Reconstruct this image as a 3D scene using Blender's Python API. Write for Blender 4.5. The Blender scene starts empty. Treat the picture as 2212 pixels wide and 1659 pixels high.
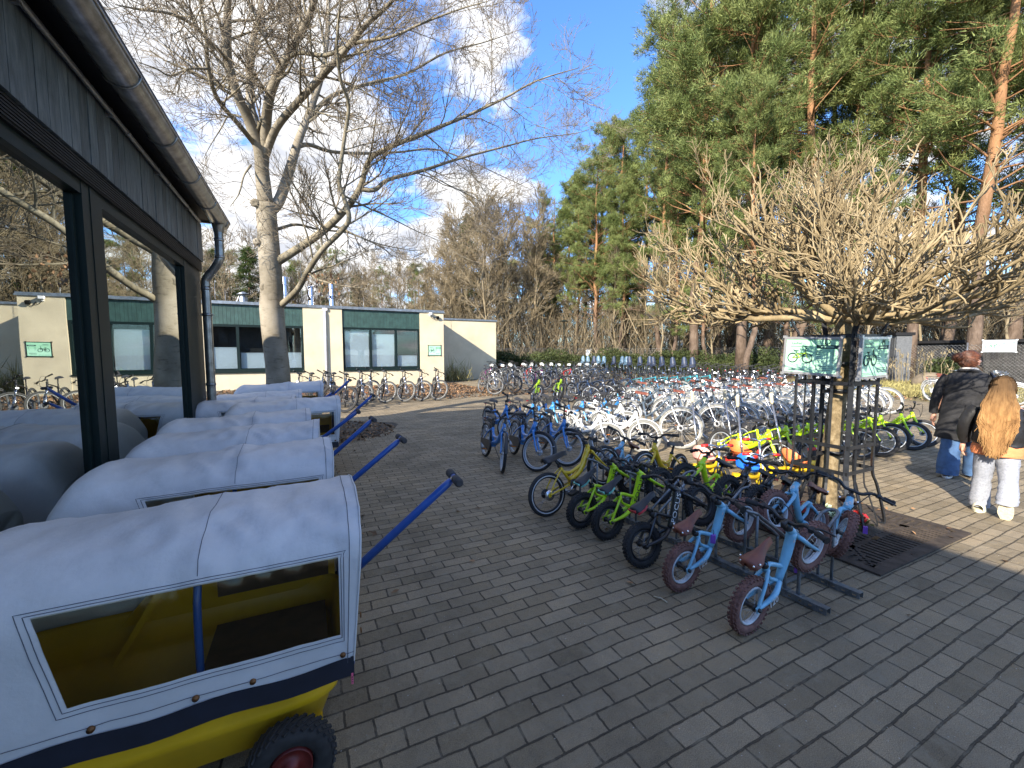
import bpy, math, random
import numpy as np
from mathutils import Matrix, Vector
rng = np.random.default_rng(7)
random.seed(7)
R_ = math.radians
scn = bpy.context.scene
COL = scn.collection
# ---------------------------------------------------------------- camera
CAMH = 1.52
cam = bpy.data.cameras.new("camera")
cam.sensor_width = 36; cam.lens = 36 * 900 / 2212; cam.clip_end = 3000; cam.clip_start = 0.05
camo = bpy.data.objects.new("camera", cam); COL.objects.link(camo)
PITCH, YAW = R_(4.289), R_(26.195)
camo.location = (0, 0, CAMH); camo.rotation_euler = (R_(90) - PITCH, 0, -YAW)
scn.camera = camo
# ---------------------------------------------------------------- light
SUN_EL, SUN_TO = R_(28), R_(58)          # light travels towards +X/+Y, SUN_TO measured from +Y to +X
scn.view_settings.view_transform = 'Standard'; scn.view_settings.look = 'None'
scn.view_settings.gamma = 1; scn.view_settings.exposure = 1.62
sun = bpy.data.lights.new("sun", 'SUN'); sun.energy = 4.0; sun.angle = R_(0.53); sun.color = (1, .90, .75)
suno = bpy.data.objects.new("sun", sun); COL.objects.link(suno)
ldir = Vector((math.sin(SUN_TO) * math.cos(SUN_EL), math.cos(SUN_TO) * math.cos(SUN_EL), -math.sin(SUN_EL)))
suno.rotation_euler = ldir.to_track_quat('-Z', 'Y').to_euler(); suno.location = (-20, -15, 25)
world = bpy.data.worlds.new("World"); scn.world = world; world.use_nodes = True
scn.cycles.max_bounces = 6; scn.cycles.transparent_max_bounces = 16

# helpers turning a direction of view into points (only for laying things out on the ground or on a plane)
_F = 900.0; _CX = 1106.0; _CY = 829.5
_Fh = np.array([math.sin(YAW), math.cos(YAW), 0]); _R = np.array([math.cos(YAW), -math.sin(YAW), 0])
_Fv = _Fh * math.cos(PITCH) + np.array([0, 0, -math.sin(PITCH)]); _U = _Fh * math.sin(PITCH) + np.array([0, 0, math.cos(PITCH)])
def ray(x, y):
    return _Fv * _F + _R * (x - _CX) + _U * (_CY - y)
def G(x, y, z=0.0):
    d = ray(x, y); t = (z - CAMH) / d[2]; return np.array([0, 0, CAMH]) + d * t
def PX(x, y, X=None, Y=None):
    d = ray(x, y); t = X / d[0] if X is not None else Y / d[1]
    return np.array([0, 0, CAMH]) + d * t

# ---------------------------------------------------------------- node helpers
def new_mat(name):
    m = bpy.data.materials.new(name); m.use_nodes = True
    nt = m.node_tree; nt.nodes.clear()
    out = nt.nodes.new('ShaderNodeOutputMaterial')
    return m, nt, out
def N(nt, typ, **kw):
    n = nt.nodes.new(typ)
    for k, v in kw.items():
        if k.startswith('i_'):
            key = k[2:]
            key = int(key) if key.isdigit() else key.replace('_', ' ')
            n.inputs[key].default_value = v
        else: setattr(n, k, v)
    return n
def L(nt, a, ao, b, bi):
    nt.links.new(a.outputs[ao], b.inputs[bi])
def rgba(c): return (c[0], c[1], c[2], 1)
def ramp(nt, stops):
    r = nt.nodes.new('ShaderNodeValToRGB'); e = r.color_ramp.elements
    while len(e) < len(stops): e.new(.5)
    for i, (p, c) in enumerate(stops):
        e[i].position = p; e[i].color = rgba(c) if not isinstance(c, float) else (c, c, c, 1)
    return r
_mc = {}
def pm(name, col, rough=.5, metal=0., var=.18, scale=14., bump=0., bscale=60., spec=.5, coat=0., dirt=0., island=0.):
    """general procedural paint / metal / cloth material with uneven colour and fine relief"""
    if name in _mc: return _mc[name]
    m, nt, out = new_mat(name)
    b = N(nt, 'ShaderNodeBsdfPrincipled'); L(nt, b, 0, out, 0)
    b.inputs['Roughness'].default_value = rough; b.inputs['Metallic'].default_value = metal
    b.inputs['Specular IOR Level'].default_value = spec; b.inputs['Coat Weight'].default_value = coat
    tc = N(nt, 'ShaderNodeTexCoord')
    n1 = N(nt, 'ShaderNodeTexNoise', i_Scale=scale, i_Detail=5., i_Roughness=.6); L(nt, tc, 'Object', n1, 'Vector')
    lo = tuple(max(0, c * (1 - var * 1.6)) for c in col); hi = tuple(min(1, c * (1 + var)) for c in col)
    r = ramp(nt, [(.3, lo), (.7, hi)]); L(nt, n1, 'Fac', r, 'Fac')
    last = (r, 'Color')
    if island:
        g = N(nt, 'ShaderNodeNewGeometry')
        hs = N(nt, 'ShaderNodeHueSaturation'); mr = N(nt, 'ShaderNodeMapRange', i_To_Min=1 - island, i_To_Max=1 + island)
        L(nt, g, 'Random Per Island', mr, 0); L(nt, mr, 0, hs, 'Value'); L(nt, r, 'Color', hs, 'Color'); last = (hs, 'Color')
    if dirt:
        n2 = N(nt, 'ShaderNodeTexNoise', i_Scale=scale * .35, i_Detail=8., i_Roughness=.75); L(nt, tc, 'Object', n2, 'Vector')
        r2 = ramp(nt, [(.48, 0.0), (.72, 1.0)]); L(nt, n2, 'Fac', r2, 'Fac')
        mx = N(nt, 'ShaderNodeMix', data_type='RGBA'); ml = N(nt, 'ShaderNodeMath', operation='MULTIPLY', i_1=dirt)
        L(nt, r2, 'Color', ml, 0); L(nt, ml, 0, mx, 'Factor'); L(nt, last[0], last[1], mx, 'A'); mx.inputs['B'].default_value = (.09, .08, .06, 1)
        last = (mx, 'Result')
    L(nt, last[0], last[1], b, 'Base Color')
    if bump:
        n3 = N(nt, 'ShaderNodeTexNoise', i_Scale=bscale, i_Detail=6., i_Roughness=.6); L(nt, tc, 'Object', n3, 'Vector')
        bp = N(nt, 'ShaderNodeBump', i_Strength=1., i_Distance=bump); L(nt, n3, 'Fac', bp, 'Height'); L(nt, bp, 0, b, 'Normal')
    _mc[name] = m
    return m

# ---------------------------------------------------------------- sky with clouds
def build_world():
    nt = world.node_tree; nt.nodes.clear()
    out = N(nt, 'ShaderNodeOutputWorld'); bg = N(nt, 'ShaderNodeBackground'); L(nt, bg, 0, out, 0)
    sky = N(nt, 'ShaderNodeTexSky', sky_type='NISHITA', sun_disc=False, sun_elevation=SUN_EL,
            sun_rotation=SUN_TO + math.pi, altitude=50., air_density=1.3, dust_density=.6, ozone_density=3.2)
    bg.inputs['Strength'].default_value = .15
    tc = N(nt, 'ShaderNodeTexCoord')
    nrm = N(nt, 'ShaderNodeVectorMath', operation='NORMALIZE'); L(nt, tc, 'Generated', nrm, 0)
    sx = N(nt, 'ShaderNodeSeparateXYZ'); L(nt, nrm, 0, sx, 0)
    mz = N(nt, 'ShaderNodeMath', operation='MAXIMUM', i_1=.0); L(nt, sx, 'Z', mz, 0)
    ad = N(nt, 'ShaderNodeMath', operation='ADD', i_1=.16); L(nt, mz, 0, ad, 0)
    dx = N(nt, 'ShaderNodeMath', operation='DIVIDE'); dy = N(nt, 'ShaderNodeMath', operation='DIVIDE')
    L(nt, sx, 'X', dx, 0); L(nt, ad, 0, dx, 1); L(nt, sx, 'Y', dy, 0); L(nt, ad, 0, dy, 1)
    cv = N(nt, 'ShaderNodeCombineXYZ'); L(nt, dx, 0, cv, 0); L(nt, dy, 0, cv, 1)
    n1 = N(nt, 'ShaderNodeTexNoise', i_Scale=1.9, i_Detail=10., i_Roughness=.58, i_Distortion=.1); L(nt, cv, 0, n1, 'Vector')
    n2 = N(nt, 'ShaderNodeTexNoise', i_Scale=3.2, i_Detail=8., i_Roughness=.55); L(nt, cv, 0, n2, 'Vector')
    # where cloud banks and clear gaps stand: (direction seen at, angular size, amount)
    blobs = [((490, 80), .34, .235), ((900, -10), .30, .235), ((330, 160), .24, .24), ((760, 500), .20, .22), ((560, 450), .13, .18), ((1000, 565), .18, .18),
             ((1180, 30), .13, .22), ((1410, 80), .09, .26), ((1160, 400), .07, .26), ((440, 330), .13, -.40), ((740, 320), .15, -.30), ((1330, 330), .20, -.32),
             ((1010, 320), .22, -.30), ((1300, 100), .07, -.40), ((1240, 250), .08, -.18), ((1350, 230), .07, -.24), ((1900, 250), .4, .10), ((1650, 100), .25, .05)]
    acc = None
    for (px_, py_), rad, amt in blobs:
        d = ray(px_, py_); d = d / np.linalg.norm(d)
        dt = N(nt, 'ShaderNodeVectorMath', operation='DOT_PRODUCT'); L(nt, nrm, 0, dt, 0); dt.inputs[1].default_value = tuple(d)
        mr = N(nt, 'ShaderNodeMapRange', interpolation_type='SMOOTHSTEP')
        mr.inputs['From Min'].default_value = math.cos(rad * 1.7); mr.inputs['From Max'].default_value = 1.0
        mr.inputs['To Min'].default_value = 0; mr.inputs['To Max'].default_value = amt
        L(nt, dt, 'Value', mr, 0)
        if acc is None: acc = mr
        else:
            a = N(nt, 'ShaderNodeMath', operation='ADD'); L(nt, acc, 0, a, 0); L(nt, mr, 0, a, 1); acc = a
    amp = N(nt, 'ShaderNodeMapRange', clamp=False); amp.inputs['To Min'].default_value = -.52; amp.inputs['To Max'].default_value = 1.52; L(nt, n1, 'Fac', amp, 0)
    tot = N(nt, 'ShaderNodeMath', operation='ADD'); L(nt, amp, 0, tot, 0); L(nt, acc, 0, tot, 1)
    fac = ramp(nt, [(.52, 0.0), (.60, .6), (.72, 1.0)]); L(nt, tot, 0, fac, 'Fac')
    cc = ramp(nt, [(.38, (4.6, 4.9, 5.6)), (.60, (8.6, 8.7, 9.0))]); 
    cc.color_ramp.elements[0].color = (.56, .58, .64, 1); cc.color_ramp.elements[1].color = (1., .985, .97, 1)
    L(nt, n2, 'Fac', cc, 'Fac')
    sc = N(nt, 'ShaderNodeVectorMath', operation='SCALE'); L(nt, cc, 'Color', sc, 0); sc.inputs['Scale'].default_value = 3.3
    # the clear sky a little deeper and bluer
    mulv = N(nt, 'ShaderNodeVectorMath', operation='MULTIPLY'); L(nt, sky, 0, mulv, 0); mulv.inputs[1].default_value = (.40, .58, .86)
    mx = N(nt, 'ShaderNodeMix', data_type='RGBA'); L(nt, fac, 'Color', mx, 'Factor'); L(nt, mulv, 0, mx, 'A'); L(nt, sc, 0, mx, 'B')
    L(nt, mx, 'Result', bg, 'Color')
build_world()

# ---------------------------------------------------------------- mesh helpers
def nz(v):
    n = np.linalg.norm(v, axis=-1, keepdims=True); return v / np.maximum(n, 1e-9)
class MB:
    def __init__(s): s.v = []; s.q = []; s.t = []; s.n = 0
    def add(s, V, Q=None, T=None, m=0, sm=True):
        V = np.asarray(V, float).reshape(-1, 3)
        if Q is not None and len(Q): s.q.append((np.asarray(Q, int).reshape(-1, 4) + s.n, m, sm))
        if T is not None and len(T): s.t.append((np.asarray(T, int).reshape(-1, 3) + s.n, m, sm))
        s.v.append(V); s.n += len(V); return s
    def tubes(s, P, Rr, S=6, m=0, cap=False, sm=True):
        P = np.asarray(P, float)
        if P.ndim == 2: P = P[None]
        Nn, K, _ = P.shape
        Rr = np.broadcast_to(np.asarray(Rr, float), (Nn, K)) if np.ndim(Rr) != 1 or len(np.atleast_1d(Rr)) == K else np.asarray(Rr)[:, None] * np.ones((1, K))
        T = np.empty_like(P); T[:, 1:-1] = P[:, 2:] - P[:, :-2] if K > 2 else 0
        T[:, 0] = P[:, 1] - P[:, 0]; T[:, -1] = P[:, -1] - P[:, -2]; T = nz(T)
        mean = np.abs(P[:, -1] - P[:, 0]) + .3 * np.abs(T).sum(1); ref = np.eye(3)[np.argmin(mean, axis=1)][:, None, :]
        A = nz(ref - (ref * T).sum(-1, keepdims=True) * T); B = np.cross(T, A)
        an = np.arange(S) * 2 * math.pi / S
        V = P[:, :, None] + Rr[:, :, None, None] * (A[:, :, None] * np.cos(an)[None, None, :, None] + B[:, :, None] * np.sin(an)[None, None, :, None])
        idx = np.arange(Nn * K * S).reshape(Nn, K, S)
        a = idx[:, :-1]; b = np.roll(a, -1, 2); d = idx[:, 1:]; c = np.roll(d, -1, 2)
        Q = np.stack([a, b, c, d], -1).reshape(-1, 4); s.add(V, Q=Q, m=m, sm=sm)
        if cap:
            base = s.n - Nn * K * S
            for i in range(Nn):
                for k, rev in ((0, True), (K - 1, False)):
                    ring = idx[i, k] + base
                    cen = s.n; s.v.append(P[i, k][None]); s.n += 1
                    r2 = np.roll(ring, -1)
                    T_ = np.stack([ring, r2, np.full(S, cen)], -1)
                    if rev: T_ = T_[:, ::-1]
                    s.t.append((T_, m, False))
        return s
    def tube(s, pts, r, S=8, m=0, cap=True):
        pts = np.asarray(pts, float); r = np.full(len(pts), r) if np.ndim(r) == 0 else np.asarray(r, float)
        return s.tubes(pts[None], r[None], S, m, cap)
    def curve(s, pts, r, S=8, m=0, n=5, cap=True):
        """catmull-rom smooth tube"""
        p, rr = smooth(pts, r, n); return s.tube(p, rr, S, m, cap)
    def box(s, c, d, m=0, rot=None, taper=None):
        x, y, z = np.array(d) / 2.
        V = np.array([[-x, -y, -z], [x, -y, -z], [x, y, -z], [-x, y, -z], [-x, -y, z], [x, -y, z], [x, y, z], [-x, y, z]], float)
        if taper: V[4:, 0] *= taper; V[4:, 1] *= taper
        if rot is not None: V = V @ np.array(rot).T
        s.add(V + np.array(c), Q=[[0, 3, 2, 1], [4, 5, 6, 7], [0, 1, 5, 4], [1, 2, 6, 5], [2, 3, 7, 6], [3, 0, 4, 7]], m=m, sm=False); return s
    def b2(s, lo, hi, m=0):
        lo = np.array(lo, float); hi = np.array(hi, float); return s.box((lo + hi) / 2, hi - lo, m)
    def torus(s, c, Rr, rx, ry, nU=32, nV=8, m=0, sq=1.0, axis='y'):
        u = np.arange(nU) * 2 * math.pi / nU; v = np.arange(nV) * 2 * math.pi / nV
        cu, su = np.cos(u)[:, None], np.sin(u)[:, None]
        cv_, sv_ = np.cos(v), np.sin(v)
        pr = Rr + rx * np.sign(cv_) * np.abs(cv_) ** sq; pw = ry * np.sign(sv_) * np.abs(sv_) ** sq
        V = np.stack([cu * pr[None], np.ones_like(cu) * pw[None], su * pr[None]], -1)
        if axis == 'z': V = V[..., [0, 2, 1]]
        if axis == 'x': V = V[..., [1, 0, 2]]
        idx = np.arange(nU * nV).reshape(nU, nV); a = idx; b = np.roll(idx, -1, 0); c2 = np.roll(b, -1, 1); d = np.roll(a, -1, 1)
        Q = np.stack([a, d, c2, b], -1).reshape(-1, 4)
        s.add(V.reshape(-1, 3) + np.array(c), Q=Q, m=m); return s
    def lathe(s, c, prof, S=24, m=0, axis='z', sm=True):
        """prof: list of (radius, height)"""
        an = np.arange(S) * 2 * math.pi / S; pr = np.array(prof, float)
        V = np.stack([pr[:, None, 0] * np.cos(an), pr[:, None, 0] * np.sin(an), np.repeat(pr[:, 1][:, None], S, 1)], -1)
        if axis == 'y': V = V[..., [0, 2, 1]]
        if axis == 'x': V = V[..., [2, 0, 1]]
        K = len(pr); idx = np.arange(K * S).reshape(K, S); a = idx[:-1]; b = np.roll(a, -1, 1); d = idx[1:]; c2 = np.roll(d, -1, 1)
        s.add(V.reshape(-1, 3) + np.array(c), Q=np.stack([a, b, c2, d], -1).reshape(-1, 4), m=m, sm=sm); return s
    def grid(s, P, m=0, sm=True, closeU=False):
        P = np.asarray(P, float); a_, b_, _ = P.shape; idx = np.arange(a_ * b_).reshape(a_, b_)
        if closeU: idx = np.vstack([idx, idx[:1]])
        s.add(P.reshape(-1, 3), Q=np.stack([idx[:-1, :-1], idx[1:, :-1], idx[1:, 1:], idx[:-1, 1:]], -1).reshape(-1, 4), m=m, sm=sm); return s
    def poly(s, pts, th, nrm, m=0):
        """extruded flat polygon (convex-ish) with thickness th along nrm"""
        P = np.array(pts, float); n = len(P); nrm = np.array(nrm, float); V = np.vstack([P, P + nrm * th])
        T = []
        for i in range(1, n - 1): T += [[0, i + 1, i], [n, n + i, n + i + 1]]
        Q = [[i, (i + 1) % n, (i + 1) % n + n, i + n] for i in range(n)]
        s.add(V, Q=Q, T=T, m=m, sm=False); return s
    def xf(s, M):
        M = np.array(M); s.v = [v @ M[:3, :3].T + M[:3, 3] for v in s.v]; return s
    def merge(s, o, M=None):
        base = s.n
        for v in o.v:
            s.v.append(v if M is None else v @ np.array(M)[:3, :3].T + np.array(M)[:3, 3]); s.n += len(v)
        s.q += [(q + base, m, sm) for q, m, sm in o.q]; s.t += [(t + base, m, sm) for t, m, sm in o.t]; return s
    def build(s, name, mats, parent=None):
        me = bpy.data.meshes.new(name); V = np.vstack(s.v) if s.v else np.zeros((0, 3))
        me.vertices.add(len(V)); me.vertices.foreach_set('co', V.astype('f4').ravel())
        li = []; ls = []; mi = []; sms = []; st = 0
        for arrs, k in ((s.q, 4), (s.t, 3)):
            for F, m, sm in arrs:
                li.append(F.ravel()); n = len(F); ls.append(np.arange(n) * k + st); st += n * k
                mi.append(np.full(n, m)); sms.append(np.full(n, sm))
        li = np.concatenate(li); ls = np.concatenate(ls); mi = np.concatenate(mi); sms = np.concatenate(sms)
        me.loops.add(len(li)); me.loops.foreach_set('vertex_index', li.astype('i4'))
        me.polygons.add(len(ls)); me.polygons.foreach_set('loop_start', ls.astype('i4'))
        me.polygons.foreach_set('material_index', mi.astype('i4')); me.polygons.foreach_set('use_smooth', sms.astype(bool))
        me.update(calc_edges=True); me.validate()
        if not isinstance(mats, (list, tuple)): mats = [mats]
        for m in mats: me.materials.append(m)
        o = bpy.data.objects.new(name, me); COL.objects.link(o)
        if parent: o.parent = parent
        return o
def smooth(pts, r, n=5):
    p = np.asarray(pts, float); r = np.full(len(p), r) if np.ndim(r) == 0 else np.asarray(r, float)
    pp = np.vstack([2 * p[0] - p[1], p, 2 * p[-1] - p[-2]]); rr = np.concatenate([[r[0]], r, [r[-1]]])
    o = []; ro = []
    for i in range(1, len(pp) - 2):
        for k in range(n):
            t = k / n; a, b, c, d = pp[i - 1], pp[i], pp[i + 1], pp[i + 2]
            o.append(.5 * ((2 * b) + (c - a) * t + (2 * a - 5 * b + 4 * c - d) * t * t + (3 * b - a - 3 * c + d) * t ** 3)); ro.append(rr[i] * (1 - t) + rr[i + 1] * t)
    o.append(p[-1]); ro.append(r[-1]); return np.array(o), np.array(ro)
def empty(name, loc=(0, 0, 0)):
    o = bpy.data.objects.new(name, None); COL.objects.link(o); o.location = loc; o.empty_display_size = .2; return o
def tag(o, label=None, cat=None, group=None, kind=None):
    if label: o['label'] = label
    if cat: o['category'] = cat
    if group: o['group'] = group
    if kind: o['kind'] = kind
    return o
def copy_tree(o, parent=None):
    c = o.copy(); COL.objects.link(c)
    if parent is not None: c.parent = parent
    for ch in list(o.children): copy_tree(ch, c)
    return c
_tx = {}
def text_mesh(txt, size, depth=.0):
    key = (txt, size, depth)
    if key in _tx: return _tx[key]
    cu = bpy.data.curves.new("text", 'FONT'); cu.body = txt; cu.size = size; cu.align_x = 'CENTER'; cu.align_y = 'CENTER'; cu.extrude = depth; cu.resolution_u = 2
    o = bpy.data.objects.new("text", cu); COL.objects.link(o)
    bpy.context.view_layer.update()
    me = bpy.data.meshes.new_from_object(o.evaluated_get(bpy.context.evaluated_depsgraph_get()))
    V = np.array([v.co[:] for v in me.vertices]); F = [list(p.vertices) for p in me.polygons]
    bpy.data.objects.remove(o); bpy.data.curves.remove(cu); bpy.data.meshes.remove(me)
    _tx[key] = (V, F); return _tx[key]
def add_text(mb, txt, size, org, ux, uy, m=0, depth=.0008, sx=1.0, bold=0):
    """flat lettering: ux = reading direction, uy = up direction; tiny thickness"""
    V, F = text_mesh(txt, size, depth)
    ux = nz(np.array(ux, float)); uy = nz(np.array(uy, float)); uz = np.cross(ux, uy)
    W = np.array(org) + V[:, :1] * sx * ux + V[:, 1:2] * uy + V[:, 2:3] * uz
    q = [f for f in F if len(f) == 4]; t = []
    for f in F:
        if len(f) != 4:
            for i in range(1, len(f) - 1): t.append([f[0], f[i], f[i + 1]])
    mb.add(W, Q=q or None, T=t or None, m=m, sm=False)
def rotm(ax, a):
    return np.array(Matrix.Rotation(a, 3, ax))
ORD = ['first', 'second', 'third', 'fourth', 'fifth', 'sixth', 'seventh', 'eighth', 'ninth', 'tenth', 'eleventh', 'twelfth', 'thirteenth', 'fourteenth', 'fifteenth',
       'sixteenth', 'seventeenth', 'eighteenth', 'nineteenth', 'twentieth', 'twenty-first', 'twenty-second', 'twenty-third', 'twenty-fourth']
# ================================================================ ground materials
def paving_mat():
    m, nt, out = new_mat("paving")
    b = N(nt, 'ShaderNodeBsdfPrincipled'); L(nt, b, 0, out, 0)
    tc = N(nt, 'ShaderNodeTexCoord')
    nw = N(nt, 'ShaderNodeTexNoise', i_Scale=2.3, i_Detail=2.); L(nt, tc, 'Object', nw, 'Vector')
    nw2 = N(nt, 'ShaderNodeTexNoise', i_Scale=26., i_Detail=3.); L(nt, tc, 'Object', nw2, 'Vector')
    s1 = N(nt, 'ShaderNodeVectorMath', operation='SCALE'); L(nt, nw, 'Color', s1, 0); s1.inputs['Scale'].default_value = .02
    s2 = N(nt, 'ShaderNodeVectorMath', operation='SCALE'); L(nt, nw2, 'Color', s2, 0); s2.inputs['Scale'].default_value = .010
    a1 = N(nt, 'ShaderNodeVectorMath', operation='ADD'); L(nt, tc, 'Object', a1, 0); L(nt, s1, 0, a1, 1)
    a2 = N(nt, 'ShaderNodeVectorMath', operation='ADD'); L(nt, a1, 0, a2, 0); L(nt, s2, 0, a2, 1)
    br = N(nt, 'ShaderNodeTexBrick', offset=.5, offset_frequency=2, squash=1.)
    br.inputs['Scale'].default_value = 1; br.inputs['Brick Width'].default_value = .212; br.inputs['Row Height'].default_value = .096
    br.inputs['Mortar Size'].default_value = .0055; br.inputs['Mortar Smooth'].default_value = .35; br.inputs['Bias'].default_value = 0
    br.inputs['Color1'].default_value = (.192, .156, .104, 1); br.inputs['Color2'].default_value = (.287, .236, .164, 1); br.inputs['Mortar'].default_value = (.07, .058, .042, 1)
    L(nt, a2, 0, br, 'Vector')
    # second stain field, patches of wear
    n1 = N(nt, 'ShaderNodeTexNoise', i_Scale=1.1, i_Detail=6., i_Roughness=.65); L(nt, tc, 'Object', n1, 'Vector')
    r1 = ramp(nt, [(.30, (.62, .62, .62)), (.52, (1., .985, .95)), (.72, (1.28, 1.2, 1.06))]); L(nt, n1, 'Fac', r1, 'Fac')
    m1 = N(nt, 'ShaderNodeMix', data_type='RGBA', blend_type='MULTIPLY', i_Factor=1.); L(nt, br, 'Color', m1, 'A'); L(nt, r1, 'Color', m1, 'B')
    n2 = N(nt, 'ShaderNodeTexNoise', i_Scale=260., i_Detail=3., i_Roughness=.7); L(nt, tc, 'Object', n2, 'Vector')
    r2 = ramp(nt, [(.3, (.42, .42, .42)), (.5, (1, 1, 1)), (.72, (1.75, 1.7, 1.6))]); L(nt, n2, 'Fac', r2, 'Fac')
    m2 = N(nt, 'ShaderNodeMix', data_type='RGBA', blend_type='MULTIPLY', i_Factor=.85); L(nt, m1, 'Result', m2, 'A'); L(nt, r2, 'Color', m2, 'B')
    # pale flecks and chips
    vo = N(nt, 'ShaderNodeTexVoronoi', i_Scale=42.); L(nt, tc, 'Object', vo, 'Vector')
    lt = N(nt, 'ShaderNodeMath', operation='LESS_THAN', i_1=.10); L(nt, vo, 'Distance', lt, 0)
    sp = N(nt, 'ShaderNodeSeparateColor'); L(nt, vo, 'Color', sp, 0)
    gt = N(nt, 'ShaderNodeMath', operation='GREATER_THAN', i_1=.86); L(nt, sp, 0, gt, 0)
    mu = N(nt, 'ShaderNodeMath', operation='MULTIPLY'); L(nt, lt, 0, mu, 0); L(nt, gt, 0, mu, 1)
    m3 = N(nt, 'ShaderNodeMix', data_type='RGBA'); L(nt, mu, 0, m3, 'Factor'); L(nt, m2, 'Result', m3, 'A'); m3.inputs['B'].default_value = (.42, .41, .38, 1)
    # moss / sand towards the joints
    n4 = N(nt, 'ShaderNodeTexNoise', i_Scale=7., i_Detail=7., i_Roughness=.7); L(nt, tc, 'Object', n4, 'Vector')
    r4 = ramp(nt, [(.5, 0.0), (.68, .65)]); L(nt, n4, 'Fac', r4, 'Fac')
    m4 = N(nt, 'ShaderNodeMix', data_type='RGBA'); L(nt, r4, 'Color', m4, 'Factor'); L(nt, m3, 'Result', m4, 'A'); m4.inputs['B'].default_value = (.24, .205, .145, 1)
    L(nt, m4, 'Result', b, 'Base Color'); b.inputs['Roughness'].default_value = .85; b.inputs['Specular IOR Level'].default_value = .3
    inv = N(nt, 'ShaderNodeMath', operation='SUBTRACT', i_0=1.); L(nt, br, 'Fac', inv, 1)
    b1 = N(nt, 'ShaderNodeBump', i_Strength=1., i_Distance=.006); L(nt, inv, 0, b1, 'Height')
    b2 = N(nt, 'ShaderNodeBump', i_Strength=1., i_Distance=.0034); L(nt, n2, 'Fac', b2, 'Height'); L(nt, b1, 0, b2, 'Normal')
    b3 = N(nt, 'ShaderNodeBump', i_Strength=1., i_Distance=.01); L(nt, nw2, 'Fac', b3, 'Height'); L(nt, b2, 0, b3, 'Normal')
    L(nt, b3, 0, b, 'Normal')
    return m
M = {}
M['paving'] = paving_mat()
M['forest'] = pm('forest_floor', (.115, .082, .048), .95, var=.5, scale=1.6, bump=.05, bscale=9)
M['soil'] = pm('soil', (.075, .058, .04), .95, var=.45, scale=12, bump=.02, bscale=40)
M['verge'] = pm('verge_soil', (.20, .165, .075), .95, var=.4, scale=6, bump=.03, bscale=30)
M['leaf_brown'] = pm('leaf_brown', (.22, .125, .06), .8, var=.3, scale=2, island=.55)
M['grass'] = pm('dry_grass', (.27, .235, .085), .8, var=.3, scale=3, island=.5)
M['render'] = pm('render_cream', (.60, .52, .365), .92, var=.09, scale=1.1, bump=.014, bscale=40, dirt=.16)
M['greenclad'] = pm('green_cladding', (.028, .068, .06), .55, var=.22, scale=5)
M['greenframe'] = pm('green_frame', (.006, .015, .015), .5, var=.1, spec=.2)
M['zinc'] = pm('zinc', (.34, .35, .36), .38, metal=.85, var=.22, scale=7)
M['zincold'] = pm('zinc_weathered', (.30, .30, .29), .30, metal=.8, var=.3, scale=9)
M['steelshine'] = pm('flue_steel', (.75, .75, .77), .22, metal=1., var=.06)
M['whitepaint'] = pm('white_paint', (.74, .74, .76), .5, var=.06)
M['black'] = pm('black_paint', (.010, .010, .011), .55, var=.2, spec=.25)
M['blackrub'] = pm('rubber', (.022, .022, .023), .82, var=.3, scale=30)
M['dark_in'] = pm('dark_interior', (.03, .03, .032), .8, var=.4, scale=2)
M['blind'] = pm('blind_white', (.72, .76, .80), .7, var=.04)
def clad_mat():
    m, nt, out = new_mat("grey_boards")
    b = N(nt, 'ShaderNodeBsdfPrincipled', i_Roughness=.62); L(nt, b, 0, out, 0)
    tc = N(nt, 'ShaderNodeTexCoord'); mp = N(nt, 'ShaderNodeMapping'); mp.inputs['Scale'].default_value = (1, 6, .9); L(nt, tc, 'Object', mp, 'Vector')
    n1 = N(nt, 'ShaderNodeTexNoise', i_Scale=5., i_Detail=8., i_Roughness=.7, i_Distortion=.6); L(nt, mp, 0, n1, 'Vector')
    r = ramp(nt, [(.3, (.035, .047, .052)), (.5, (.085, .105, .112)), (.75, (.17, .19, .195))]); L(nt, n1, 'Fac', r, 'Fac')
    g = N(nt, 'ShaderNodeNewGeometry'); mr = N(nt, 'ShaderNodeMapRange', i_To_Min=.7, i_To_Max=1.25); L(nt, g, 'Random Per Island', mr, 0)
    hs = N(nt, 'ShaderNodeHueSaturation'); L(nt, mr, 0, hs, 'Value'); L(nt, r, 'Color', hs, 'Color'); L(nt, hs, 0, b, 'Base Color')
    bp = N(nt, 'ShaderNodeBump', i_Strength=.6, i_Distance=.003); L(nt, n1, 'Fac', bp, 'Height'); L(nt, bp, 0, b, 'Normal')
    return m
M['greyboard'] = clad_mat()
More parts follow.
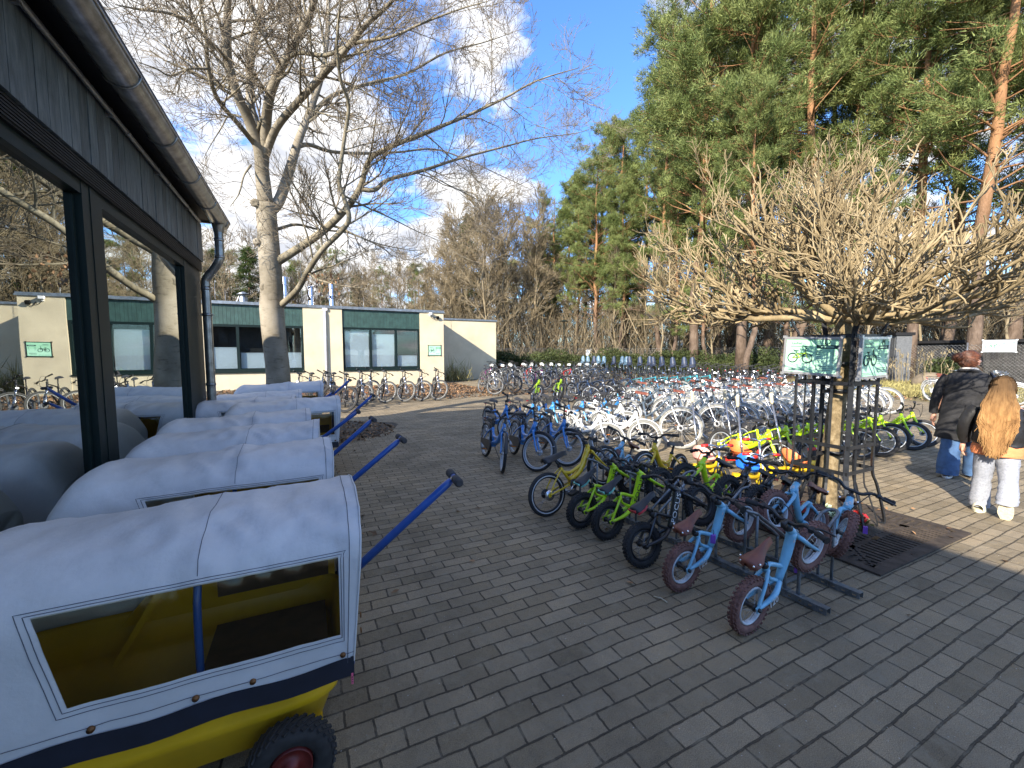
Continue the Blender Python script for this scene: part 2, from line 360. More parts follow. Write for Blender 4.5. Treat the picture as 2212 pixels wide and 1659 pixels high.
def glass_mat(name, refl, tint, rough=0.0, gcol=(.92, .97, .95)):
    m, nt, out = new_mat(name)
    tr = N(nt, 'ShaderNodeBsdfTransparent'); tr.inputs[0].default_value = rgba(tint)
    gl = N(nt, 'ShaderNodeBsdfGlossy', i_Roughness=rough); gl.inputs[0].default_value = rgba(gcol)
    lw = N(nt, 'ShaderNodeFresnel', i_IOR=1.5)
    mr = N(nt, 'ShaderNodeMapRange'); mr.inputs['From Min'].default_value = .04; mr.inputs['From Max'].default_value = .5
    mr.inputs['To Min'].default_value = refl[0]; mr.inputs['To Max'].default_value = refl[1]; L(nt, lw, 0, mr, 0)
    mx = N(nt, 'ShaderNodeMixShader'); L(nt, mr, 0, mx, 0); L(nt, tr, 0, mx, 1); L(nt, gl, 0, mx, 2); L(nt, mx, 0, out, 0)
    # slightly uneven panes
    tc = N(nt, 'ShaderNodeTexCoord'); n = N(nt, 'ShaderNodeTexNoise', i_Scale=1.4, i_Detail=1.); L(nt, tc, 'Object', n, 'Vector')
    bp = N(nt, 'ShaderNodeBump', i_Strength=.25, i_Distance=.004); L(nt, n, 'Fac', bp, 'Height'); L(nt, bp, 0, gl, 'Normal')
    return m
M['glass'] = glass_mat('window_glass', (.42, .95), (.42, .47, .45))
M['glass2'] = glass_mat('window_glass_far', (.10, .55), (.88, .92, .93))
M['clearfilm'] = glass_mat('clear_film', (.03, .35), (.86, .83, .72), rough=.10, gcol=(.9, .9, .9))

# ================================================================ ground sheets
def sheet(name, x0, x1, y0, y1, z, mat, nx=2, ny=2, bump=0):
    xs = np.linspace(x0, x1, nx); ys = np.linspace(y0, y1, ny); X, Y = np.meshgrid(xs, ys, indexing='ij')
    Z = np.full_like(X, z)
    if bump: Z = Z + bump * (np.sin(X * .31 + 1) * np.cos(Y * .27) + .5 * np.sin(X * .9) * np.sin(Y * .7))
    o = MB().grid(np.stack([X, Y, Z], -1)).build(name, mat); tag(o, kind='structure'); return o
sheet('ground', -400, 600, -300, 900, -.06, M['forest'], 60, 60, .03)
sheet('forest_floor', 18.2, 140, -20, 160, -.012, M['forest'], 60, 60, .01)
sheet('paving', -14, 17.9, -12, 40, 0, M['paving'])
# verge strip between paving and fence
sheet('verge', 17.2, 27.5, -12, 40, .006, M['verge'], 20, 40, .004)
sheet('planting_bed', -9, 6.6, 14.7, 20.05, .008, M['soil'], 40, 8, .004)

def leaf_scatter(name, pts, size, mat, label, cat, upr=.25, kind='stuff'):
    """many small bent leaves"""
    n = len(pts); a = rng.uniform(0, 2 * math.pi, n); s_ = size * rng.uniform(.6, 1.3, n); cur = rng.uniform(.1, .5, n) * s_
    tilt = rng.normal(0, upr, (n, 2))
    base = np.array([[-.5, 0, 0], [-.1, -.28, .0], [.5, 0, 0], [-.1, .28, .0], [-.1, 0, -.25]])
    V = np.repeat(base[None], n, 0) * s_[:, None, None]
    V[:, 1, 2] += cur * .6; V[:, 3, 2] += cur * .8; V[:, 2, 2] += cur * .4
    x = V[..., 0] * np.cos(a)[:, None] - V[..., 1] * np.sin(a)[:, None]; y = V[..., 0] * np.sin(a)[:, None] + V[..., 1] * np.cos(a)[:, None]
    z = V[..., 2] * .35 + x * tilt[:, :1] + y * tilt[:, 1:] + s_[:, None] * .16
    W = np.stack([x, y, z], -1) + pts[:, None]
    i = np.arange(n)[:, None] * 5
    T = np.concatenate([i + [0, 1, 4], i + [1, 2, 4], i + [2, 3, 4], i + [3, 0, 4]])
    o = MB().add(W.reshape(-1, 3), T=T).build(name, mat); tag(o, kind=kind)
    if label: tag(o, label, cat)
    return o
def rpts(n, x0, x1, y0, y1, z=.004):
    return np.stack([rng.uniform(x0, x1, n), rng.uniform(y0, y1, n), np.full(n, z)], -1)
# ================================================================ glass-fronted building on the left
XB = -1.25; YE = 6.92
lb = empty('glass_fronted_building', (XB, YE, 0)); tag(lb, 'near building with tall reflecting windows, grey board cladding and zinc gutter', 'building')
def child(mb, name, mats, parent, world_=True):
    o = mb.build(name, mats, parent)
    if world_: o.matrix_parent_inverse = Matrix.Translation(parent.location).inverted()
    return o
mb = MB()
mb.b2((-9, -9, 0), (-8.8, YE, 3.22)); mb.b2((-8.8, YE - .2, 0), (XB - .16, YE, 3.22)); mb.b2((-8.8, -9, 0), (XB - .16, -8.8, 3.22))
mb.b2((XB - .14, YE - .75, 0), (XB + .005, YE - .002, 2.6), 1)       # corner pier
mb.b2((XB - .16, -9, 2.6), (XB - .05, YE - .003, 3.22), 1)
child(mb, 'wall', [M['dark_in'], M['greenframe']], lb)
mb = MB(); y = -8.0; i = 0
while y < YE - .01:
    w = .118; y2 = min(y + w - .006, YE); d = rng.uniform(-.002, .003)
    mb.b2((XB - .05, y, 2.725 + rng.uniform(-.002, .002)), (XB + .052 + d, y2, 3.22)); y += w; i += 1
for k in range(6):
    mb.b2((XB - .9 + k * .118, YE, 2.73), (XB - .9 + k * .118 + .112, YE + .03, 3.22))
child(mb, 'cladding', M['greyboard'], lb)
mb = MB(); mb.b2((XB - .04, -8.8, 2.60), (XB + .03, YE, 2.72))
for k in range(6): mb.b2((XB + .03, -8.8, 2.612 + k * .018), (XB + .038, YE - .02, 2.622 + k * .018))
child(mb, 'ventilation_strip', M['black'], lb)
mb = MB(); mb.b2((-9.3, -9.4, 3.30), (-.932, 7.05, 3.335)); mb.b2((-9.3, -9.4, 3.225), (XB + .02, YE + .02, 3.30), 0); mb.b2((-.93, -9.4, 3.285), (-.89, 7.07, 3.315), 0)
mb.b2((-9.3, 7.05, 3.28), (-.932, 7.08, 3.35), 1)
child(mb, 'roof', [M['black'], M['zinc']], lb)
# gutter: half round channel with beads and brackets
mb = MB(); an = np.linspace(math.pi, 2 * math.pi, 15); gx, gz, gr = -.985, 3.275, .094
sec = np.stack([gx + gr * np.cos(an), gz + gr * np.sin(an)], -1)
sec2 = np.stack([gx + (gr - .004) * np.cos(an[::-1]), gz + (gr - .004) * np.sin(an[::-1])], -1); S_ = np.vstack([sec, sec2])
ys = np.array([-9.4, 6.98]); mb.grid(np.stack([np.stack([S_[:, 0], np.full(len(S_), yy), S_[:, 1]], -1) for yy in ys]))
mb.tube([(gx + gr, -9.4, gz), (gx + gr, 6.98, gz)], .009)
for yy in np.arange(-8.75, 7.0, .82):
    a2 = np.linspace(math.pi * .98, 2.02 * math.pi, 13); mb.tube(np.stack([gx + (gr + .003) * np.cos(a2), np.full(13, yy), gz + (gr + .003) * np.sin(a2)], -1), .008, S=5)
ec = [(gx + gr * math.cos(a), 6.98, gz + gr * math.sin(a)) for a in an]; mb.poly(ec, .006, (0, 1, 0))
go = child(mb, 'gutter', M['zincold'], lb)
DY = 6.74
mb = MB(); mb.curve([(gx, DY, gz - gr + .02), (gx, DY, 3.05), (gx, DY, 2.80), (gx - .012, DY, 2.73), (gx - .06, DY + .01, 2.64), (gx - .115, DY + .02, 2.56), (gx - .165, DY + .03, 2.48), (gx - .175, DY + .03, 2.40), (gx - .175, DY + .03, 2.1), (gx - .175, DY + .03, .0)], .052, S=14, n=5)
for z in (3.0, 2.78, 2.36, 2.02, 1.1): mb.lathe((gx - (.175 if z < 2.5 else 0), DY + (.03 if z < 2.5 else 0), z), [(.053, -.02), (.058, -.018), (.058, .018), (.053, .02)], 16)
mb.box((gx - .175, DY + .03, 2.02), (.15, .02, .012)); mb.lathe((gx, DY, 3.17), [(.078, .04), (.07, 0), (.056, -.07)], 16)
child(mb, 'downpipe', M['zincold'], lb)
mb = MB(); mb.tube([(XB + .085, -8, 3.185), (XB + .085, 6.65, 3.185)], .017, S=8)
for yy in np.arange(-7.6, 6.7, 1.05): mb.box((XB + .075, yy, 3.185), (.04, .02, .06)); mb.lathe((XB + .085, yy + .3, 3.185), [(.017, -.02), (.021, -.02), (.021, .02), (.017, .02)], 10, axis='y') if int(yy * 10) % 2 else None
child(mb, 'conduit', M['zinc'], lb)
# windows
bays = [(-7.6, -4.6), (-4.35, -1.2), (-1.0, 3.68), (3.86, YE - .78)]
for (a, b_) in bays:
    mb = MB(); x0, x1 = XB - .10, XB + .012
    mb.b2((x0, a - .05, .0), (x1, a + .055, 2.6)); mb.b2((x0, b_ - .055, .0), (x1, b_ + .05, 2.6))
    mb.b2((x0, a + .055, 2.52), (x1 - .003, b_ - .055, 2.6)); mb.b2((x0, a + .055, 0), (x1 - .003, b_ - .055, .09))
    mb.b2((x0, a + .075, .11), (XB - .02, a + .10, 2.5)); mb.b2((x0, b_ - .10, .11), (XB - .02, b_ - .075, 2.5))
    w = child(mb, 'window_frame', M['greenframe'], lb)
    p = MB(); p.b2((XB - .045, a + .05, .085), (XB - .032, b_ - .05, 2.53)); po = p.build('pane', M['glass'], w)
    po.matrix_parent_inverse = Matrix.Identity(4)
for (a, b_) in ((3.68, 3.86), (-1.2, -1.0), (-4.6, -4.35)):
    mb = MB(); mb.b2((XB - .12, a + .052, 0), (XB + .016, b_ - .052, 2.6)); child(mb, 'mullion', M['greenframe'], lb)
# inside: floor, and a pale curtain a way in
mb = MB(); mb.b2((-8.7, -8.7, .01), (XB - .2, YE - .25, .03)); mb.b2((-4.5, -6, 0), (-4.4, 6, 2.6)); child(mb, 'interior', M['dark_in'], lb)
mb = MB()
for k in range(5): mb.b2((-3.3, 4.2 + k * .46, .9), (-3.28, 4.55 + k * .46, 2.3))
child(mb, 'shelf_panel', pm('panel_in', (.35, .38, .34), .7), lb)

# ================================================================ low rendered building across the yard
FY = 20.0
fb = empty('low_office_building', (0, FY, 0)); tag(fb, 'long low cream building with dark green panels above its windows', 'building')
mb = MB(); X0, X1 = -14.0, 6.09
# piers and parapet
wins = [(-13.6, -10.2), (-8.7, -5.1), (-3.58, -.09), (1.46, 4.92)]
px0 = X0; segs = []
for (a, b_) in wins: segs.append((px0, a)); px0 = b_
segs.append((px0, X1))
for k, (a, b_) in enumerate(segs): mb.b2((a, FY, 0), (b_, FY + .3, 3.45))
for (a, b_) in wins: mb.b2((a, FY + .03, 0), (b_, FY + .3, .74)); mb.b2((a, FY + .12, 2.66), (b_, FY + .3, 3.45))
mb.b2((X1 - .3, FY + .301, 0), (X1, 30, 3.45)); mb.b2((X0, 29.7, 0), (X1 - .301, 30, 3.45)); mb.b2((X0, FY + .302, 0), (X0 + .3, 29.69, 3.45))
child(mb, 'wall', M['render'], fb)
mb = MB(); mb.b2((X0 + .3, FY + .3, 3.25), (X1 - .3, 29.7, 3.37)); child(mb, 'roof', M['black'], fb)
mb = MB(); mb.b2((X0 - .05, FY - .05, 3.452), (X1 + .05, FY + .33, 3.50)); mb.b2((X0 - .03, FY - .03, 3.50), (X1 + .03, FY + .3, 3.57)); mb.b2((X1 - .28, FY + .301, 3.50), (X1 + .03, 30, 3.568))
child(mb, 'parapet_trim', M['zinc'], fb)
mullx = [[-12.4, -11.3], [-7.5, -6.3], [-2.47, -1.27], [2.66, 3.80]]
blindz = [[1.5, 1.4, 1.4], [1.6, 1.7, 1.5], [1.72, 1.50, 1.51], [2.46, 2.36, 1.38]]
for wi, (a, b_) in enumerate(wins):
    mb = MB(); n = int(round((b_ - a + .02) / .128)); w = (b_ - a) / n
    for k in range(n): mb.b2((a + k * w + .003, FY + .05 + rng.uniform(-.002, .002), 2.655), (a + (k + 1) * w - .003, FY + .12, 3.44))
    child(mb, 'cladding_panel', M['greenclad'], fb)
    mb = MB(); mb.b2((a, FY + .06, 2.56), (b_, FY + .16, 2.654)); mb.b2((a, FY + .06, .742), (b_, FY + .16, .86)); mb.b2((a - .0, FY - .03, .70), (b_, FY + .0285, .742))
    xs = [a] + mullx[wi] + [b_]
    for k, x in enumerate(xs):
        lo, hi = (x, x + .09) if k == 0 else ((x - .09, x) if k == 3 else (x - .05, x + .05)); mb.b2((lo, FY + .06, .86), (hi, FY + .16, 2.56))
    wf = child(mb, 'window_frame', M['greenframe'], fb)
    for k in range(3):
        lo = xs[k] + (.09 if k == 0 else .05); hi = xs[k + 1] - (.09 if k == 2 else .05)
        p = MB(); p.b2((lo, FY + .105, .86), (hi, FY + .113, 2.56)); p.build('pane', M['glass2'], wf)
        p = MB(); zt = blindz[wi][k]; nn = 40; xx = np.linspace(lo + .02, hi - .02, nn); yy = FY + .2 + .002 * np.sin(np.arange(nn) * 2.1)
        p.grid(np.stack([np.stack([xx, yy, np.full(nn, z)], -1) for z in (.88, zt)], 0)); p.b2((lo + .02, FY + .185, zt), (hi - .02, FY + .21, zt + .02)); p.build('blind', M['blind'], wf)
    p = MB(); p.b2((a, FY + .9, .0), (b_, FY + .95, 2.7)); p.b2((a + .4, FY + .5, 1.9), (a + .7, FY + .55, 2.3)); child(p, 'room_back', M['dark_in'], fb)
mb = MB(); mb.tube([(.77, FY - .06, .02), (.77, FY - .06, 3.2), (.77, FY - .01, 3.45)], .045, S=12); mb.box((.77, FY - .04, 3.40), (.2, .08, .1))
for z in (.6, 2.2): mb.lathe((.77, FY - .06, z), [(.046, -.02), (.052, -.02), (.052, .02), (.046, .02)], 12)
child(mb, 'downpipe', M['whitepaint'], fb)
for fx, yy, zt, r in ((-.76, 21.2, 4.85, .14), (.28, 21.4, 4.55, .12), (1.15, 21.4, 4.75, .13)):
    mb = MB(); mb.lathe((fx, yy, 3.3), [(r, 0), (r, zt - 3.3 - .02), (r * .9, zt - 3.3)] , 20)
    for z in np.arange(3.6, zt, .45): mb.lathe((fx, yy, z), [(r, -.02), (r + .012, -.01), (r + .012, .01), (r, .02)], 20)
    child(mb, 'flue', M['steelshine'], fb)
mb = MB(); mb.lathe((-2.35, 21.3, 3.3), [(.16, 0), (.16, .55), (.11, .62), (.11, .70), (.27, .70), (.05, .82), (.0, .83)], 20); child(mb, 'roof_vent', M['zinc'], fb)
mb = MB(); mb.curve([(-3.2, 21.3, 3.42), (-2.9, 21.3, 3.45), (-2.65, 21.3, 3.6), (-2.5, 21.3, 3.95)], .018); child(mb, 'roof_cable', M['whitepaint'], fb)
for ax_, h in ((-3.3, .95), (-3.9, 1.3), (-2.95, .7), (2.5, .7), (4.9, 1.5), (5.4, .6), (-.1, 2.0)):
    mb = MB(); mb.tube([(ax_, 21.0, 3.3), (ax_, 21.0, 3.45 + h)], [.012, .006], S=5); child(mb, 'lightning_rod', M['zinc'], fb)
mb = MB(); mb.box((5.42, FY - .1, 3.40), (.13, .12, .1)); mb.box((5.42, FY - .02, 3.38), (.05, .06, .2)); child(mb, 'camera_box', M['whitepaint'], fb)
mb = MB(); mb.box((5.78, FY - .08, 3.22), (.13, .1, .12), rot=rotm('X', .5)); mb.tube([(5.78, FY - .02, 3.26), (5.78, FY, 3.30)], .02)
mb.curve([(5.42, FY - .02, 3.33), (5.5, FY - .03, 3.2), (5.58, FY - .03, 3.16), (5.6, FY - .03, 3.25), (5.68, FY - .03, 3.1), (5.78, FY - .03, 3.17)], .009, S=5); child(mb, 'floodlight', M['black'], fb)
# annex, set back
an_ = empty('rendered_annex', (8.5, 22.5, 0)); tag(an_, 'plain windowless cream wall block set back at the right end of the low building', 'building')
mb = MB(); mb.b2((6.11, 22.5, 0), (10.02, 29, 3.34)); child(mb, 'wall', M['render'], an_)
mb = MB(); mb.b2((6.11, 22.44, 3.342), (10.08, 22.8, 3.43)); mb.b2((9.8, 22.801, 3.342), (10.08, 29, 3.43)); child(mb, 'parapet_trim', M['zinc'], an_)

# ---------------------------------------------------------------- information boards
M['alu'] = pm('board_alu', (.62, .63, .65), .32, metal=.7, var=.08)
M['mint'] = pm('board_mint', (.36, .70, .46), .5, var=.05, scale=3)
M['mint2'] = pm('board_mint_pale', (.44, .76, .55), .5, var=.03, scale=3)
M['ink'] = pm('board_ink', (.02, .06, .055), .6)
M['inkg'] = pm('board_ink_grey', (.12, .22, .18), .6)
M['limepaint'] = pm('lime_paint', (.52, .74, .015), .28, var=.06, coat=.4)
M['skyline'] = pm('board_blue', (.30, .62, .72), .5)
def bike_icon(mb, org, ux, uy, s, m_w, m_f):
    ux = np.array(ux, float); uy = np.array(uy, float); un = np.cross(ux, uy)
    P = lambda a, b, o=.003: np.array(org) + ux * a * s + uy * b * s + un * o
    for cx in (-.33, .33):
        an2 = np.linspace(0, 2 * math.pi, 21); mb.tube([P(cx + .22 * math.cos(a), .0 + .22 * math.sin(a)) for a in an2], .028 * s, S=4, m=m_w, cap=False)
    for pl in ([(-.33, 0), (-.02, .02), (.26, .3), (.33, 0)], [(-.33, 0), (-.12, .2), (-.02, .02)], [(-.12, .2), (.24, .22)]): mb.tube([P(*p) for p in pl], .022 * s, S=4, m=m_f)
    mb.tube([P(-.14, .2), P(-.17, .34)], .014 * s, S=4, m=m_w); mb.tube([P(-.27, .35), P(-.08, .35)], .022 * s, S=4, m=m_w)
    mb.tube([P(.25, .3), P(.23, .45), P(.31, .5)], .016 * s, S=4, m=m_w)
def info_board(org, ux, uy, w, h, letter, label, head='', sub='', iconcol='limepaint', frame='alu', ground='mint', strip='BITTE WARTEN', th=.02, blank=False, left_letter=False, lines=7):
    """org = centre of front face; ux reading direction"""
    ux = nz(np.array(ux, float)); uy = nz(np.array(uy, float)); un = np.cross(ux, uy)
    e = empty('information_board', tuple(org)); tag(e, label, 'sign')
    rotM = np.stack([ux, uy, un], 1); c = np.zeros(3)
    def B(mb_, a0, a1, b0, b1, z0, z1, m=0): mb_.box(rotM @ np.array([(a0 + a1) / 2, (b0 + b1) / 2, (z0 + z1) / 2]), (a1 - a0, b1 - b0, z1 - z0), m, rot=rotM)
    f = .022 if w > .3 else .012
    mb = MB(); B(mb, -w / 2, w / 2, h / 2 - f, h / 2, -th, .004); B(mb, -w / 2, w / 2, -h / 2, -h / 2 + f, -th, .004)
    B(mb, -w / 2, -w / 2 + f, -h / 2 + f, h / 2 - f, -th, .0035); B(mb, w / 2 - f, w / 2, -h / 2 + f, h / 2 - f, -th, .0035)
    for sx in (-1, 1):
        for sy in (-1, 1): B(mb, sx * w / 2 - .014 * w / .46, sx * w / 2 + .014 * w / .46, sy * h / 2 - .012 * w / .46, sy * h / 2 + .012 * w / .46, -th, .0055) if not blank else None
    mb.build('frame', M[frame], e)
    mb = MB(); B(mb, -w / 2 + f, w / 2 - f, -h / 2 + f, h / 2 - f, -th + .002, -.001, 0)
    if not blank:
        B(mb, -w / 2 + f + .01 * w, w / 2 - f - .01 * w, -h / 2 + f + .01, h * .02, -.001, -.0003, 3)
        B(mb, .09 * w, .46 * w - f * .3, .20 * h, .29 * h, -.0003, .0006, 1)
        if letter: [add_text(mb, letter, .21 * h, rotM @ np.array([.27 * w + dx_, .365 * h, .0008 + abs(dx_) * .1]), ux, uy, 1) for dx_ in (-.0012, 0, .0012)]
        B(mb, .16 * w, .38 * w, .235 * h, .255 * h, .0006, .0012, 3)
        if head: add_text(mb, head, .085 * h, rotM @ np.array([-.26 * w, .33 * h, .0008]), ux, uy, 1)
        else: B(mb, -.38 * w, -.16 * w, .31 * h, .345 * h, -.0003, .0006, 2)
        B(mb, -.38 * w, -.05 * w, .24 * h, .258 * h, -.0003, .0006, 2)
        for k in range(lines):
            b_ = .14 * h - k * .05 * h
            B(mb, .09 * w, .09 * w + rng.uniform(.06, .1) * w, b_, b_ + .014 * h, -.0003, .0006, 2); B(mb, .36 * w, .42 * w, b_, b_ + .014 * h, -.0003, .0006, 2)
        for k in range(3): B(mb, .09 * w, (.40 - .05 * (k == 2)) * w, -.27 * h - k * .045 * h, -.252 * h - k * .045 * h, -.0003, .0006, 2)
        for k in range(2): B(mb, -.42 * w, .02 * w, -.37 * h - k * .03 * h, -.362 * h - k * .03 * h, -.0003, .0006, 2)
        bike_icon(mb, rotM @ np.array([-.19 * w, -.06 * h, 0]), ux, uy, .40 * w, 1, 4)
    mb.build('panel', [M[ground], M['ink'], M['inkg'], M['mint2'], M[iconcol]], e)
    return e
info_board((5.62, FY - .025, 1.63), (1, 0, 0), (0, 0, 1), .64, .50, '', 'green information board with a bicycle picture in a dark frame on the cream building pillar', iconcol='ink', frame='greenframe', lines=5)
# ================================================================ bicycles
def paint(name, col, rough=.3, **k): return pm('paint_' + name, col, rough, var=.07, scale=9, coat=.35, **k)
M['blue'] = paint('blue', (.035, .20, .52)); M['blue2'] = paint('blue_light', (.09, .36, .66)); M['white'] = paint('white', (.70, .71, .70)); M['lime'] = paint('lime', (.50, .78, .015))
M['yellow'] = paint('yellow', (.68, .44, .015)); M['sky'] = paint('sky', (.18, .45, .64)); M['greyblue'] = paint('greyblue', (.085, .115, .15)); M['teal'] = paint('teal', (.05, .30, .36))
M['navy'] = paint('navy', (.02, .045, .10)); M['bblack'] = paint('black', (.013, .013, .015)); M['red'] = paint('red', (.5, .03, .03)); M['purple'] = paint('purple', (.16, .02, .12))
M['silver'] = pm('silver_metal', (.52, .53, .55), .26, metal=.95, var=.08); M['chrome'] = pm('chrome', (.8, .8, .82), .15, metal=1., var=.04)
M['rimgrey'] = pm('rim_grey', (.40, .43, .46), .4, metal=.3, var=.05); M['rimwhite'] = pm('rim_white', (.52, .53, .54), .45, var=.04)
M['creamtyre'] = pm('tyre_cream', (.24, .24, .22), .8, var=.2); M['browntyre'] = pm('tyre_brown', (.165, .082, .068), .85, var=.25, scale=40, bump=.0015, bscale=220)
M['leather'] = pm('saddle_brown', (.165, .048, .028), .45, var=.2, bump=.0006, bscale=300); M['saddle'] = pm('saddle_black', (.018, .018, .02), .42, var=.15)
M['grip'] = pm('grip', (.016, .016, .017), .75, var=.2, bump=.001, bscale=400); M['creamgrip'] = pm('grip_cream', (.58, .53, .38), .7)
M['plblack'] = pm('plastic_black', (.02, .02, .022), .4, var=.15); M['orange'] = pm('reflector_orange', (.75, .22, .02), .35); M['seatblue'] = pm('childseat_blue', (.11, .19, .26), .45); M['seatnavy'] = pm('childseat_navy', (.03, .045, .085), .5)
M['mintp'] = pm('mint_plastic', (.25, .68, .58), .4); M['redp'] = pm('red_plastic', (.55, .03, .04), .4); M['cover'] = pm('saddle_cover_white', (.50, .51, .50), .6, bump=.004, bscale=40)
M['cable'] = pm('cable', (.012, .012, .013), .4)

def wheel_parts(R, tw, rimw, spokes=20, nU=40, knob=0, hub=.022, hubw=.07, flange=.0, white_ring=False):
    """axle along y, centred on the axle. returns (rim+spokes+hub MB, tyre MB). mats rim: 0 rim 1 spoke 2 hub ; tyre: 0 rubber 1 stripe"""
    rr = R - tw; a = MB()
    a.torus((0, 0, 0), rr - rimw * .45, rimw * .55, tw * .32, nU, 8, 0, sq=.6)
    an = np.arange(spokes) * 2 * math.pi / spokes; P = []
    for i, t in enumerate(an):
        side = 1 if i % 2 else -1; off = .55 * (1 if (i // 2) % 2 else -1)
        P.append([[hub * 1.1 * math.cos(t + off), side * hubw * .4, hub * 1.1 * math.sin(t + off)], [(rr - rimw) * math.cos(t), 0, (rr - rimw) * math.sin(t)]])
    a.tubes(np.array(P), np.full((spokes, 2), .0012 if R < .2 else .0011), 3, 1)
    a.lathe((0, 0, 0), [(.004, -hubw * .62), (.008, -hubw * .6), (.010, -hubw * .45), (hub, -hubw * .42), (hub, -hubw * .36), (hub * .62, -hubw * .3), (hub * .62, hubw * .3), (hub, hubw * .36), (hub, hubw * .42), (.010, hubw * .45), (.008, hubw * .6), (.004, hubw * .62)], 12, 2, axis='y')
    if flange: a.lathe((0, 0, 0), [(.012, hubw * .46), (flange, hubw * .46), (flange, hubw * .50), (.012, hubw * .52)], 14, 0, axis='y')
    t = MB(); t.torus((0, 0, 0), R - tw / 2, tw / 2, tw * .47, nU, 10, 0)
    if white_ring:
        for sgn in (-1, 1): t.torus((0, sgn * tw * .40, 0), R - tw * .82, .006, .004, nU, 4, 1)
    if knob:
        for row, (yy, dr) in enumerate(((-.38, -.10), (-.14, 0), (.14, 0), (.38, -.10))):
            for k in range(knob):
                th = 2 * math.pi * (k + .5 * (row % 2)) / knob; r_ = R - tw * .02 + dr * tw
                m_ = rotm('Y', -th); t.box(m_ @ np.array([r_, yy * tw * 1.1, 0]), (.007, tw * .17, 2 * math.pi * R / knob * .5), 0, rot=m_)
    return a, t

